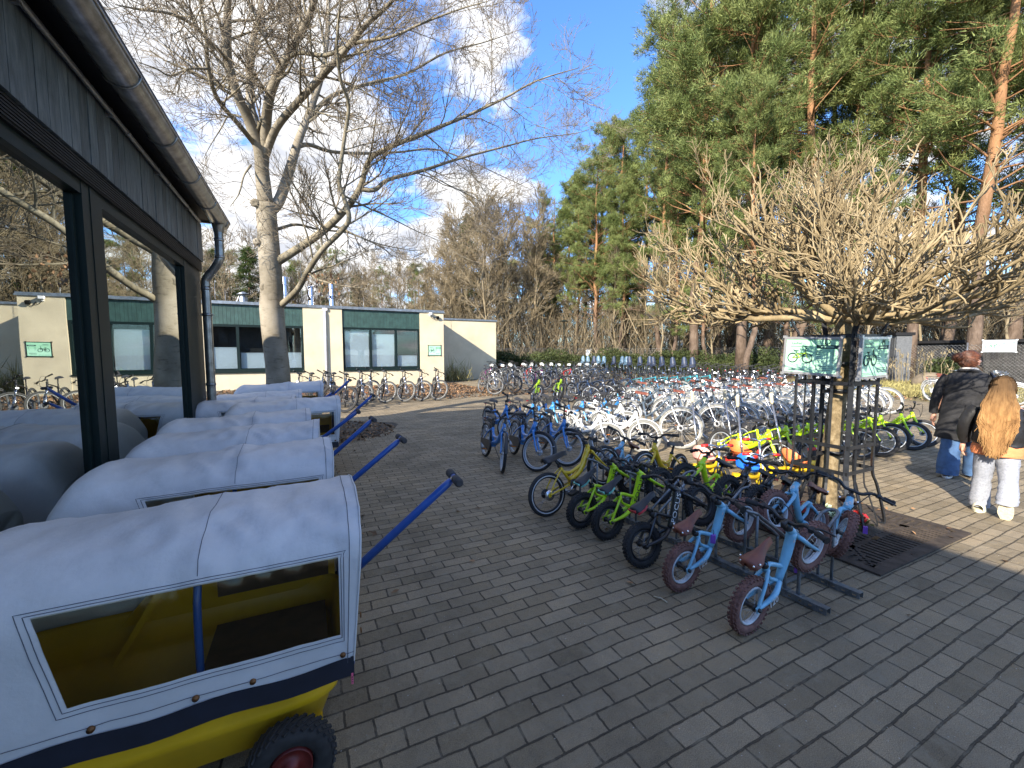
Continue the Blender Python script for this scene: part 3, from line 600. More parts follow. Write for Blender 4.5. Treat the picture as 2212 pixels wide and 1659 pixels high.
def make_bike(kind, P):
    """x forward, origin on the ground midway between the wheels. P: dict of sizes/materials"""
    g = P.get; R = P['R']; tw = P['tw']; W = P['W']; ha = R_(g('ha', 69)); ax = np.array([-math.cos(ha), 0, math.sin(ha)]); fwd = np.array([math.sin(ha), 0, math.cos(ha)])
    RA = np.array([-W / 2, 0, R]); FA = np.array([W / 2, 0, R]); off = g('rake', .04)
    FC = FA - fwd * off + ax * (R + g('crown', .05)); HT = FC + ax * g('hl', .12); FB = FC + ax * .01
    bbh = g('bbh', .27); BB = RA + np.array([g('cs', .42), 0, 0]); BB[2] = bbh; sa = R_(g('sa', 71))
    sd = np.array([-math.cos(sa), 0, math.sin(sa)]); SC = BB + sd * g('st', .42); SD = BB + sd * (g('st', .42) + g('sp', .14))
    root = empty(kind, (0, 0, 0)); fm = P['frame']; Sx = lambda p, y: np.array([p[0], y, p[2]]); det = g('det', 8); ft = g('ft', .016)
    # frame ------------------------------------------------------------
    f = MB(); st = g('style', 'diamond'); hw = tw / 2 + .018
    f.tube([FC - ax * .004, HT], ft * 1.25, det + 2)
    if st == 'diamond':
        f.curve([HT - ax * .035, (HT + SC) / 2 + np.array([0, 0, g('tt', -.02)]), SC - sd * .02], ft * .9, det); f.curve([FC + ax * .03, (FC + BB) / 2 - np.array([0, 0, .01]), BB], ft * 1.2, det)
    elif st == 'step':
        f.curve([FC + ax * .02, (FC * .5 + BB * .5) - np.array([.02, 0, .05]), BB], ft * 1.4, det)
        lo = BB + sd * g('st', .42) * .33; f.curve([HT - ax * .03, (HT * .5 + lo * .5) - np.array([.03, 0, .07]), lo], ft * .95, det)
    elif st == 'kid':
        mid = FC * .45 + BB * .55 - np.array([0, 0, .015]); f.curve([(FC + HT) / 2, mid, BB + sd * .03], ft * 1.75, det); lo = BB + sd * g('st', .42) * .62
        f.curve([mid * .75 + (FC + HT) / 2 * .25, mid * .4 + lo * .6 + np.array([0, 0, -.01]), lo], ft * 1.05, det)
    if st != 'bal':
        f.tube([BB, SC], ft * .95, det); f.lathe(BB, [(.001, -.036), (.024, -.035), (.024, .035), (.001, .036)], 12, 0, 'y')
        for s in (-1, 1):
            f.curve([Sx(BB, s * .02), Sx(BB * .5 + RA * .5, s * hw), Sx(RA, s * (hw + .01))], ft * .6, 6); f.curve([Sx(SC - sd * .03, s * .016), Sx(SC * .55 + RA * .45, s * hw), Sx(RA, s * (hw + .01))], ft * .5, 6)
            f.box(Sx(RA, s * (hw + .01)), (.03, .006, .035))
    if g('decal'):
        a_, b_ = (FC + HT) / 2, BB; dirn = nz(np.array(b_ - a_)); mid = a_ * .55 + b_ * .45 if st != 'kid' else (FC * .45 + BB * .55) * .5 + (FC + HT) / 2 * .5
        add_text(f, P['decal'], g('dsz', .06), mid + np.array([0, -(ft * 1.80 + .001), 0]), -dirn, (-dirn[2] if False else np.cross(np.array([0, -1, 0]), -dirn)), 1, sx=1.35)
        add_text(f, P['decal'], g('dsz', .06), mid + np.array([0, (ft * 1.80 + .001), 0]), dirn, np.cross(np.array([0, 1, 0]), dirn), 1, sx=1.35)
    if g('patch'):
        for k in range(9):
            t = (k + .5) / 9; p = FC * (1 - t) + BB * t; s = 1 if k % 2 else -1; f.lathe(p + np.array([0, s * ft * 1.2, -.005 * k % .03]), [(.001, s * .004), (.013, s * .003), (.014, -s * .004)], 8, 1, 'y')
    if st != 'bal': f.build('frame', [fm, g('fm2', M['plblack'])], root)
    # steering ---------------------------------------------------------
    def steer(o): o.location = FC; o['steer'] = 1; return o
    k = MB(); rel = lambda p: np.array(p) - FC; ff = P.get('fork', fm); hw2 = tw / 2 + .014
    if g('susp'):
        for s in (-1, 1):
            k.tube([rel(Sx(FC - ax * .0, s * hw2)) * 1 - ax * .005, rel(Sx(FC * .5 + FA * .5 + fwd * off * .5, s * hw2))], .0125, 8, 1); k.tube([rel(Sx(FC * .52 + FA * .48 + fwd * off * .45, s * hw2)), rel(Sx(FA, s * hw2))], .019, 8, 0)
        k.box((0, 0, 0) - ax * .012, (.05, hw2 * 2 + .03, .035), 0, rot=rotm('Y', -(math.pi / 2 - ha)))
    else:
        for s in (-1, 1): k.curve([np.array([0, 0, 0]) + ax * .0, np.array([0, s * hw2 * .8, 0]) - ax * .012, np.array([0, s * hw2, 0]) - ax * .05, rel(Sx(FC * .35 + FA * .65 - fwd * off * .2, s * hw2)), rel(Sx(FA, s * (hw2 + .004)))], [ft * .8, ft * .8, ft * .8, ft * .65, ft * .5], 8, 0, n=4)
    k.lathe(rel(HT) + ax * .004, [(ft * 1.5, -.006), (ft * 1.5, .01), (ft, .02)], 12, 2)
    steer(k.build('fork', [ff, M['chrome'], M['plblack']], root))
    # handlebar
    hb = MB(); sh = g('sh', .07); top = rel(HT) + ax * sh; reach = g('reach', .05); cl = top + np.array([reach, 0, .0]); bw = g('bw', .30); rise = g('rise', .04); sw = g('sweep', .04)
    hb.tube([rel(HT), top], .0125, 10, g('stem_m', 0)); hb.tube([top, cl], .014, 8, g('stem_m', 0)); hb.lathe(top, [(.001, .014), (.016, .012), (.016, -.02)], 10, 0)
    ctrl = [cl, cl + [0, bw * .22, 0], cl + [g('bf', 0.) - .0, bw * .42, rise], cl + [-sw * .45, bw * .72, rise], cl + [-sw, bw, rise]]
    if g('swan'): ctrl = [cl, cl + [.03, bw * .3, .02], cl + [.01, bw * .75, .05], cl + [-.10, bw * .98, .045], cl + [-.20, bw * 1.0, .03]]
    for s in (-1, 1):
        c2 = [np.array([p[0], p[1] * s, p[2]]) for p in ctrl]; hb.curve(c2, .0105, 8, g('bar_m', 0), n=4)
        d = nz(c2[-1] - c2[-2]); L_ = min(g('gl', .105), np.linalg.norm(c2[-1] - c2[-2]) * .95); hb.lathe((0, 0, 0), [(.0, 0)], 3, 0) if False else None
        hb.tube([c2[-1] - d * L_, c2[-1] - d * L_ * .97, c2[-1] - d * .012, c2[-1] - d * .010, c2[-1]], [.015, .0165, .0155, .020, .019], 10, 1)
        if g('lever', 1):
            q = c2[-1] - d * (L_ + .03); hb.box(q, (.03, .022, .026), 0); hb.curve([q + [.015, 0, -.005], q + [.045, s * .02, -.012], q + [.050, s * .085, -.018]], .0055, 5, 0, n=3)
            if s == 1 or g('cables', 2) > 1: hb.curve([q + [.01, -s * .01, 0], q + [.10, -s * .06, .02 - .03 * (s > 0)], [cl[0] + .11, s * .02, cl[2] - .10], [ft + .01, s * .012, .0]], .0032, 5, 2, n=5)
    if g('bell'): b_ = cl + [0, -bw * .45, rise + .02]; hb.lathe(b_, [(.017, -.012), (.018, 0), (.014, .011), (.0, .015)], 12, 2)
    steer(hb.build('handlebar', [g('bar', M['plblack']), g('grips', M['grip']), M['cable']], root))
    # wheels
    rim, tyre = wheel_parts(R, tw, g('rimw', .016), g('spokes', 20), g('nU', 36), g('knob', 0), flange=g('disc', 0), white_ring=g('ring', 0))
    rm = [P['rim'], g('spoke', M['silver']), g('hubm', M['plblack'])]; tm = [g('tyre', M['blackrub']), M['rimwhite']]
    rl = tuple(FA - FC); fw = MB().merge(rim, np.array(Matrix.Translation(rl))).build('front_wheel', rm, root); steer(fw)
    MB().merge(tyre, np.array(Matrix.Translation(rl))).build('tyre', tm, fw)
    rw = rim.build('rear_wheel', rm, root); rw.location = RA; tyre.build('tyre', tm, rw)
    # saddle
    if st != 'bal': saddle(root, SC, SD, sd, P)
    if g('crank', 1) and st != 'bal':
        c = MB(); cr = g('cr', .05); ca = g('ca', .6); cl_ = g('cl', .12)
        c.lathe(BB + [0, -.045, 0], [(cr * .45, 0), (cr, 0), (cr, -.004), (cr * .45, -.004)], 24, 0, 'y')
        for s in (-1, 1):
            e_ = BB + np.array([math.cos(ca) * cl_ * s, s * .062, math.sin(ca) * cl_ * s]); c.tube([BB + [0, s * .04, 0], e_], .009, 6, 1); c.box(e_ + [0, s * .045, 0], (.085, .07, .02), 0); c.box(e_ + [.04, s * .045, 0], (.008, .06, .012), 2)
        c.tube([BB + [0, -.047, cr], RA + [0, -.047, cr * .45]], .0035, 4, 0); c.tube([BB + [0, -.047, -cr], RA + [0, -.047, -cr * .45]], .0035, 4, 0)
        if g('disc'): c.lathe(RA + [0, -.045, 0], [(.012, 0), (.05, 0), (.05, -.004), (.012, -.005)], 18, 1, 'y')
        c.build('crankset', [M['plblack'], M['silver'], M['orange']], root)
    if g('guard'):
        for fr in (0, 1):
            a = MB(); c0 = FA if fr else RA; n = 16; t0, t1 = (R_(20), R_(150)) if fr else (R_(20), R_(175)); th = np.linspace(t0, t1, n); rg = R + .014; hwid = tw * .58
            th = th if not fr else np.linspace(R_(12), R_(158), n)
            sec = [(-1, -.012), (-.8, .0), (0, .007), (.8, 0), (1, -.012)]
            Pg = np.array([[[math.cos(t) * (rg + dz) * (1 if fr else 1), yy * hwid, math.sin(t) * (rg + dz)] for yy, dz in sec] for t in th]); Pg = Pg + c0 - (FC if fr else 0)
            a.grid(Pg); a.grid(Pg[:, ::-1] * 1.0 - 0.0015 * np.array([0, 0, 1]))
            for s in (-1, 1):
                for tt in ((th[2] if fr else th[-3]), (th[-3] if fr else th[-6])): a.tube([c0 - (FC if fr else 0) + [0, s * (hwid + .012), 0], c0 - (FC if fr else 0) + np.array([math.cos(tt) * rg, s * hwid, math.sin(tt) * rg])], .0028, 4, 1)
            o = a.build('mudguard', [g('guardm', M['plblack']), M['silver']], root)
            if fr: steer(o)
    if g('rack'):
        a = MB(); zt = 2 * R + .06; x0 = RA[0] - .16; x1 = SC[0] - .03
        for s in (-1, 1): a.tube([(x1, s * .03, zt - .02), (x1 - .05, s * .055, zt), (x0, s * .055, zt)], .006, 6); a.tube([(RA[0] - .03, s * .06, zt), Sx(RA, s * .06)], .005, 5)
        for x in np.linspace(x0, x1 - .05, 4): a.tube([(x, -.055, zt), (x, .055, zt)], .005, 5)
        a.box((x0 - .012, 0, zt - .015), (.012, .04, .03), 1); a.build('rack', [g('rackm', M['silver']), M['redp']], root)
    if g('light'):
        a = MB(); p = rel(FC) + fwd * .05 + ax * .03; a.lathe(p, [(.001, -.03), (.022, -.02), (.028, .012), (.026, .018), (.001, .02)], 12, 0, 'x'); a.lathe(p, [(.024, .0185), (.001, .023)], 12, 1, 'x'); a.tube([p, ax * .02], .004, 4, 0); steer(a.build('headlight', [M['plblack'], M['rimwhite']], root))
    if g('cguard'):
        a = MB(); n = 14; q = []
        for t in np.linspace(R_(-80), R_(80), 8): q.append((BB[0] + .075 * math.cos(t), -.058, BB[2] + .075 * math.sin(t)))
        for t in np.linspace(R_(100), R_(260), 8): q.append((RA[0] + .035 * math.cos(t), -.058, RA[2] + .035 * math.sin(t)))
        a.poly(q[::-1], .022, (0, -1, 0)); a.build('chain_guard', g('cgm', M['plblack']), root)
    if g('cover'):
        a = MB(); th = np.linspace(0, 2 * math.pi, 15)[:-1]; prof = [(.02, .055), (.75, .045), (1.05, .01), (1.12, -.05), (1.0, -.09)]
        Pg = np.array([[[SD[0] - .02 + r * .15 * math.cos(t) + .01 * math.sin(5 * t), r * .095 * math.sin(t) * (1.25 if math.cos(t) < 0 else .8), SD[2] + .035 + z] for z_, t in enumerate(th)] for r, z in prof])
        a.grid(np.concatenate([Pg, Pg[:, :1]], 1)); a.build('saddle_cover', M['cover'], root)
    if g('childseat'):
        a = MB(); c = np.array([RA[0] + .0, 0, 2 * R + .16]); 
        rows = [(.26, -.02, .11, .02), (.17, .0, .14, .05), (.03, .0, .15, .08), (-.07, .05, .15, .12), (-.11, .22, .145, .11), (-.15, .42, .12, .09), (-.17, .52, .07, .05)]
        Pg = np.array([[[c[0] + x + d * abs(u) ** 2.5, u * w, c[2] + z + (d * abs(u) ** 3 if i < 4 else 0)] for u in np.linspace(-1, 1, 9)] for i, (x, z, w, d) in enumerate(rows)])
        a.grid(Pg); a.grid(Pg[:, ::-1] - [.012, 0, .012])
        for s in (-1, 1): a.curve([c + [.17, s * .14, .0], c + [.20, s * .15, -.16], c + [.26, s * .14, -.30]], .02, 6, 0); a.box(c + [.28, s * .14, -.31], (.13, .07, .03), 1)
        a.tube([c + [0, 0, -.02], c + [.02, 0, -.14], c + [.22, 0, -.15]], .011, 6, 1); a.box(c + [-.12, 0, .28], (.012, .02, .2), 1, rot=rotm('Y', -.2)); a.build('child_seat', [P['childseat'], M['plblack'], M['redp']], root)
    if g('kick'):
        a = MB(); a.curve([BB + [-.06, .03, -.01], BB + [-.08, .09, -bbh * .5], BB + [-.09, .15, -bbh + .01]], .008, 6); a.build('kickstand', M['silver'], root)
    if g('lock'):
        a = MB(); th = np.linspace(0, 2 * math.pi, 18); p = (HT + SC) / 2 + np.array([.12, -.03, .03]); a.tube(np.stack([p[0] + .10 * np.cos(th), p[1] + .02 * np.sin(2 * th), p[2] - .01 + .12 * np.sin(th)], -1), .011, 8); a.build('lock', g('lock'), root)
    root['wb'] = W; root['rad'] = R; root['hx'] = tuple(ax)
    return root
def saddle(root, SC, SD, sd, P):
    g = P.get; a = MB(); s = g('ssc', 1.0); c = SD + np.array([0, 0, .02]); tl = g('tilt', 0.)
    a.tube([SC - sd * .01, SD], .0125 * (1 if g('R', .3) > .2 else .85), 8, 1); a.lathe(SC, [(.018, -.012), (.021, -.01), (.021, .01), (.018, .012)], 10, 1)
    xs = np.array([-.13, -.125, -.10, -.05, .0, .05, .10, .14, .15]) * s; hw = np.array([.02, .055, .072, .066, .042, .026, .020, .014, .004]) * s; zt = np.array([.022, .034, .038, .030, .024, .022, .022, .012, .004]) * s
    rows = []
    for x, h, z in zip(xs, hw, zt):
        rows.append([(x, u * h, z - (abs(u) ** 2.2) * .042 * s + .0) for u in np.linspace(-1, 1, 9)])
    Pg = np.array(rows); Rt = rotm('Y', -tl); Pg = Pg @ Rt.T + c; a.grid(Pg, 0); low = np.array(rows); low[..., 2] = np.minimum(low[..., 2] - .004, -.006 * s); a.grid((low[:, ::-1]) @ Rt.T + c, g('sunder_m', 0))
    if g('rivets'):
        for k, (x, y) in enumerate(((-.118, -.045), (-.118, 0), (-.118, .045), (-.085, -.068), (-.085, .068))): a.lathe((Rt @ np.array([x * s, y * s * .95, (.026 if y == 0 else .012) * s])) + c, [(.0, .007), (.0065, .004), (.007, -.004)], 8, 2)
    if g('sband'):
        Pb = np.array(rows)[1:5]; b1 = Pb.copy(); 
        for sgn, e_ in ((-1, 0), (1, -1)):
            q = Pb[:, e_]; o = np.stack([q, q + [0, sgn * .003, -.018 * s]], 1); a.grid(o @ Rt.T + c + [0, sgn * .002, 0], 3); a.grid(o[:, ::-1] @ Rt.T + c + [0, sgn * .002, 0], 3)
        q = np.array(rows)[0:2]; a.box(c + Rt @ np.array([-.128 * s, 0, .006 * s]), (.012, .09 * s, .022 * s), 3, rot=Rt)
    a.tube([c + [-.08 * s, 0, .0], c + [.09 * s, 0, .0]], .006, 5, 1)
    a.build('saddle', [g('sad', M['saddle']), M['plblack'], M['chrome'], g('sbandm', M['mintp'])], root)

def make_balance(kind, fm, tyre_m, rim_m, decal='', num='', sad=None, band=None, bar_m=None, fm2=None, rivets=0, cable=1, knob=34, fork2=None, dcol=None):
    R, tw, W = .158, .052, .60
    root = make_bike(kind, dict(style='bal', R=R, tw=tw, W=W, ha=56, rake=.02, crown=.055, hl=.105, frame=fm, rim=rim_m, tyre=tyre_m, knob=knob, spokes=14, nU=40, hubm=M['plblack'], sh=.065, reach=.03,
        bw=.225, rise=.03, sweep=.03, crank=0, fork=fork2 or fm, ft=.017, rimw=.011, gl=.09, bar=bar_m or M['plblack'], cables=1, lever=cable, bell=0))
    ha = R_(56); ax = np.array([-math.cos(ha), 0, math.sin(ha)]); fwd = np.array([math.sin(ha), 0, math.cos(ha)]); FA = np.array([W / 2, 0, R]); RA = np.array([-W / 2, 0, R])
    FC = FA - fwd * .02 + ax * (R + .055); HT = FC + ax * .105
    B = np.array([-.045, 0, .145]); S = np.array([-.125, 0, .285]); f = MB()
    f.tube([FC - ax * .004, HT], .0235, 12)
    a0 = FC + ax * .05; mid = a0 * .52 + B * .48 + np.array([.012, 0, -.004])
    f.curve([a0, mid, B + [.01, 0, .0]], [.027, .026, .020], 12, n=6); f.curve([B * .45 + mid * .55, S + [.03, 0, .01], S], [.013, .013, .015], 10)
    f.tube([S - [.0, 0, .02], S + [-.014, 0, .035]], .018, 10); f.lathe(S + [-.014, 0, .03], [(.020, -.008), (.022, 0), (.020, .008)], 12, 1)
    for s in (-1, 1):
        f.curve([S + [0, s * .010, 0], S * .55 + RA * .45 + [0, s * .034, .01], RA + [0, s * .043, 0]], [.011, .010, .009], 8); f.curve([B + [0, s * .012, 0], B * .6 + RA * .4 + [0, s * .04, -.012], RA + [0, s * .043, 0]], [.014, .0165, .010], 8)
        f.box(RA + [0, s * .045, 0], (.03, .007, .036)); f.lathe(RA + [0, s * .052, 0], [(.001, -.012), (.011, -.010), (.011, .010), (.001, .012)], 10, 1, 'y')
    f.curve([B + [0, 0, 0], (B + S) / 2 + [-.03, 0, 0], S], .011, 8)
    ang = nz(B - a0)
    if decal:
        for s in (-1, 1):
            ux = -ang if s < 0 else -ang; p = a0 * .55 + B * .45; uy = np.cross(np.array([0, s, 0.]), ux)
            add_text(f, decal, .054, p + [.004, s * .0290, 0], ux, uy, 2, sx=1.3)
    if num:
        for s in (-1, 1):
            p = B * .42 + RA * .58 + [0, s * .0655, -.008]; d = nz(B - RA); ux = d if s < 0 else -d; add_text(f, num, .056, p, ux, np.cross(np.array([0, s, 0.]), ux), 3, sx=1.0)
        add_text(f, '*', .05, a0 * .85 + B * .15 + [0, -.028, 0], -ang, np.cross(np.array([0, -1., 0]), -ang), 3)
        # white mark on the head tube
        for dz, dx in ((.022, -.008), (.036, .008), (.036, -.012), (.050, .004)): f.box(FC + ax * dz + fwd * .0235 + [0, dx, 0], (.003, .014, .011), 3, rot=rotm('Y', -(math.pi / 2 - ha)))
    f.build('frame', [fm, M['plblack'], dcol or M['bblack'], M['rimwhite']], root)
    saddle(root, S + [-.014, 0, .035], S + np.array([-.052, 0, .125]), nz(np.array([-.35, 0, .94])), dict(R=.15, ssc=.82, tilt=.18, rivets=rivets, sad=sad or M['saddle'], sband=band is not None, sbandm=band or M['mintp']))
    return root

def put(tpl, used, fx, fy, head, steer=0., lean=0., pitch=0., label='', cat='bicycle', group=None, z=0., scale=1.0):
    """front wheel contact at fx,fy; head = compass-like heading, 0 = +Y, 90 = +X"""
    o = tpl if tpl.name not in used else copy_tree(tpl)
    used.add(tpl.name)
    a = R_(90 - head); W = tpl['wb'] * scale; d = np.array([math.cos(a), math.sin(a)]); c = np.array([fx, fy]) - d * W / 2 * math.cos(pitch) + d * tpl['rad'] * scale * math.sin(pitch)
    o.rotation_euler = Matrix.Rotation(a, 4, 'Z').__matmul__(Matrix.Rotation(-pitch, 4, 'Y')).__matmul__(Matrix.Rotation(lean, 4, 'X')).to_euler()
    o.location = (c[0], c[1], z + math.sin(abs(pitch)) * W / 2 + tpl['rad'] * scale * (1 - math.cos(pitch))); o.scale = (scale,) * 3
    ax = Vector(tpl['hx'])
    for ch in o.children:
        if ch.get('steer') is not None:
            ch.rotation_euler = Matrix.Rotation(R_(steer), 3, ax).to_euler()
    tag(o, label, cat, group); return o
used = set()
# ================================================================ bicycle types
MTB = dict(R=.345, tw=.05, W=1.08, ha=68, rake=.04, crown=.09, hl=.12, bbh=.30, cs=.44, sa=72, st=.44, sp=.20, rim=pm('rim_dull', (.24, .25, .26), .4, metal=.4), spoke=pm('spoke_dark', (.12, .12, .13), .4), rimw=.014, spokes=28, susp=1, fork=M['silver'], bw=.34, rise=.03, sweep=.03, sh=.07, reach=.07,
           crank=1, cl=.165, cr=.075, disc=.075, ft=.017, kick=1, gl=.12, nU=40, tyre=pm('tyre_grey', (.055, .055, .052), .85, var=.2))
T = {}
T['mtb'] = make_bike('mountain_bike', dict(MTB, frame=M['bblack']))
T['mtbdark'] = make_bike('mountain_bike', dict(MTB, frame=M['navy'], tyre=M['blackrub'], fork=M['bblack'], rim=M['plblack'], fm2=M['silver']))
T['mtbpurple'] = make_bike('mountain_bike', dict(MTB, frame=M['purple']))
T['mtbred'] = make_bike('mountain_bike', dict(MTB, frame=M['red'], tyre=M['blackrub'], rim=M['rimgrey']))
KB = dict(R=.252, tw=.044, W=.93, ha=68, rake=.045, crown=.035, hl=.12, bbh=.245, cs=.36, sa=70, st=.27, sp=.13, rim=M['rimgrey'], rimw=.014, spokes=20, style='kid', ft=.019, bw=.27, rise=.07, sweep=.06, sh=.075, reach=.03,
          crank=1, cl=.12, cr=.05, disc=.045, guard=1, rack=1, rackm=M['plblack'], kick=1, light=1, gl=.105, bell=1)
T['kidblue'] = make_bike('childrens_bicycle', dict(KB, frame=M['blue'], fm2=M['blue2'], patch=1, ring=1, hubm=M['silver'], cguard=1))
T['kidblue2'] = make_bike('childrens_bicycle', dict(KB, frame=M['blue'], fm2=M['blue2'], patch=1, tyre=M['creamtyre'], hubm=M['silver'], fork=M['blue2'], sad=M['saddle']))
T['kidwhite'] = make_bike('childrens_bicycle', dict(KB, R=.255, frame=M['white'], tyre=pm('tyre_light', (.20, .20, .185), .8, var=.1), rim=M['rimwhite'], guardm=M['white'], rackm=M['white'], swan=1, rise=.1, bar=M['silver'], cguard=1, cgm=M['plblack'], light=0, spoke=M['rimwhite']))
CG = dict(R=.335, tw=.038, W=1.08, ha=68, rake=.055, crown=.04, hl=.17, bbh=.285, cs=.45, sa=69, st=.43, sp=.12, rim=M['rimwhite'], rimw=.017, spokes=24, style='step', ft=.018, swan=1, bw=.29, sh=.11, reach=.05, bar=M['silver'], bar_m=0,
          crank=1, cl=.165, cr=.075, guard=1, guardm=pm('guard_grey', (.26, .28, .30), .4, metal=.3), rack=1, light=1, kick=1, sad=M['leather'], tyre=M['creamtyre'], fork=M['silver'], gl=.12, disc=.05, cguard=1, spoke=M['rimwhite'])
T['city'] = make_bike('city_bicycle', dict(CG, frame=M['greyblue'], fm2=M['white']))
T['citywhite'] = make_bike('city_bicycle', dict(CG, frame=M['white'], fm2=M['greyblue'], cgm=M['white'], guardm=M['white']))
DK = dict(R=.30, tw=.044, W=1.0, ha=69, rake=.04, crown=.06, hl=.12, bbh=.28, cs=.41, sa=71, st=.36, sp=.16, rim=M['rimgrey'], rimw=.016, spokes=24, bw=.30, rise=.05, sh=.07, crank=1, cl=.15, cr=.065, disc=.05, guard=1, light=1, kick=1, gl=.11, ft=.018)
T['navy'] = make_bike('childrens_bicycle', dict(DK, frame=M['navy'], susp=1, fork=M['navy']))
T['teal'] = make_bike('childrens_bicycle', dict(DK, frame=M['teal'], fork=M['blue2'], tyre=M['creamtyre'], rack=1))
T['small'] = make_bike('childrens_bicycle', dict(KB, R=.25, style='diamond', frame=M['bblack'], fork=M['blue2'], guard=0, rack=0, ft=.015, st=.27))
T['lime'] = make_bike('childrens_bicycle', dict(R=.232, tw=.056, W=.83, ha=67, rake=.035, crown=.035, hl=.105, bbh=.22, cs=.32, sa=70, st=.24, sp=.10, rim=M['rimgrey'], rimw=.012, spokes=18, style='kid', ft=.0175, bw=.27, rise=.04, sh=.065, reach=.03, frame=M['lime'],
                  crank=1, cl=.10, cr=.045, disc=.04, knob=0, decal='FOCUS', dsz=.05, fm2=M['bblack'], gl=.10, cables=2))
CS = dict(CG, rim=M['rimgrey'], frame=M['bblack'], tyre=M['blackrub'], fork=M['bblack'], sad=M['saddle'], guardm=M['plblack'], bar=M['plblack'], rackm=M['plblack'], spoke=M['silver'])
T['csblue'] = make_bike('child_seat_bicycle', dict(CS, childseat=M['seatblue'])); T['csnavy'] = make_bike('child_seat_bicycle', dict(CS, childseat=M['seatnavy'], frame=M['greyblue']))
T['ebike'] = make_bike('city_bicycle', dict(CS, swan=0, rise=.05, bw=.31, susp=1, fork=M['bblack'], tyre=M['creamtyre']))
T['covered'] = make_bike('city_bicycle', dict(CS, cover=1, frame=M['greyblue'])); 
T['yellow'] = make_bike('childrens_bicycle', dict(R=.205, tw=.040, W=.72, ha=68, rake=.03, crown=.03, hl=.09, bbh=.20, cs=.29, sa=68, st=.22, sp=.09, rim=M['plblack'], rimw=.014, spokes=18, style='kid', ft=.016, bw=.24, rise=.03, sh=.06, reach=.02, frame=M['yellow'], fm2=M['white'],
                  crank=1, cl=.09, cr=.045, disc=.045, gl=.09, cables=2, ring=1, patch=0, spoke=M['silver'], hubm=M['plblack']))
B = {}
B['sky'] = make_balance('balance_bike', M['sky'], M['browntyre'], pm('rim_pale', (.56, .60, .64), .4), num='120', sad=M['leather'], rivets=1)
B['lime'] = make_balance('balance_bike', M['lime'], M['blackrub'], M['plblack'], decal='FOCUS', band=M['mintp'])
B['black'] = make_balance('balance_bike', M['bblack'], M['blackrub'], M['plblack'], decal='FOCUS', band=M['redp'], dcol=M['white'])
B['lime2'] = make_balance('balance_bike', M['lime'], M['blackrub'], M['plblack'], band=M['saddle'])

# ---------------------------------------------------------------- near double rack with wheel hoops
RX0, RX1 = 2.66, 3.02; RY0, RY1 = 1.26, 3.75
rk = empty('bicycle_rack', (2.85, 2.5, 0)); tag(rk, 'galvanised low bicycle rack of two perforated rails and bent hoops carrying the small balance bikes', 'bike rack')
gal = pm('galvanised', (.20, .22, .235), .42, metal=.55, var=.3, scale=18)
SK = -.08   # slight skew of the rack
rx = lambda x, y: x + SK * (y - 1.3)
for xr in (RX0, RX1):
    mb = MB(); 
    n = 44; ys = np.linspace(RY0, RY1, n + 1); th = .003
    for s, (x0, x1) in enumerate(((-.022, -.019), (.019, .022))):
        for i in range(n):
            ya, yb = ys[i], ys[i + 1]; mid = (ya + yb) / 2; xo = rx(xr, mid)
            mb.b2((xo + x0, ya, .006), (xo + x1, yb, .018)); mb.b2((xo + x0, ya, .030), (xo + x1, yb, .044)); hw_ = (yb - ya) * .32; mb.b2((xo + x0, ya, .018), (xo + x1, ya + hw_, .030)); mb.b2((xo + x0, yb - hw_, .018), (xo + x1, yb, .030))
    P0, P1 = np.array([rx(xr, RY0), RY0, 0]), np.array([rx(xr, RY1), RY1, 0])
    mb.add([P0 + [-.022, 0, .0445], P0 + [.022, 0, .0445], P1 + [.022, 0, .0445], P1 + [-.022, 0, .0445], P0 + [-.022, 0, .041], P0 + [.022, 0, .041], P1 + [.022, 0, .041], P1 + [-.022, 0, .041]], Q=[[0, 1, 2, 3], [7, 6, 5, 4], [0, 4, 5, 1], [2, 6, 7, 3]], sm=False)
    child(mb, 'rail', gal, rk)
slots = [(1.46, 1), (1.72, -1), (2.0, 1), (2.26, -1), (2.5, 1), (2.75, -1), (3.0, 1), (3.25, -1), (3.5, 1)]
for y, s in slots:
    for dy in (-.04, .04):
        mb = MB(); a, b_ = (RX0, RX1) if s > 0 else (RX1, RX0); f_ = lambda x, z, yy=y + dy: (rx(x, y), yy, z); u = 1 if s > 0 else -1
        top = [f_(b_ + u * .02, .47), (rx(b_ + u * .065, y), y + dy * .6, .485), (rx(b_ + u * .075, y), y, .49)]
        mb.curve([f_(a, .045), f_(a, .19), f_(a + u * .025, .235), f_(b_ - u * .03, .44)] + top, .0105, 8, n=4); mb.tube([f_(b_, .045), f_(b_, .455)], .009, 8)
        mb.box(f_(a, .048), (.055, .05, .006)); mb.box(f_(b_, .048), (.055, .05, .006)); child(mb, 'hoop', gal, rk)
mb = MB()
for yy in (RY0 + .3, RY1 - .2): mb.b2((rx(RX0, yy) + .022, yy, .012), (rx(RX1, yy) - .022, yy + .03, .02))
child(mb, 'cross_bar', gal, rk)

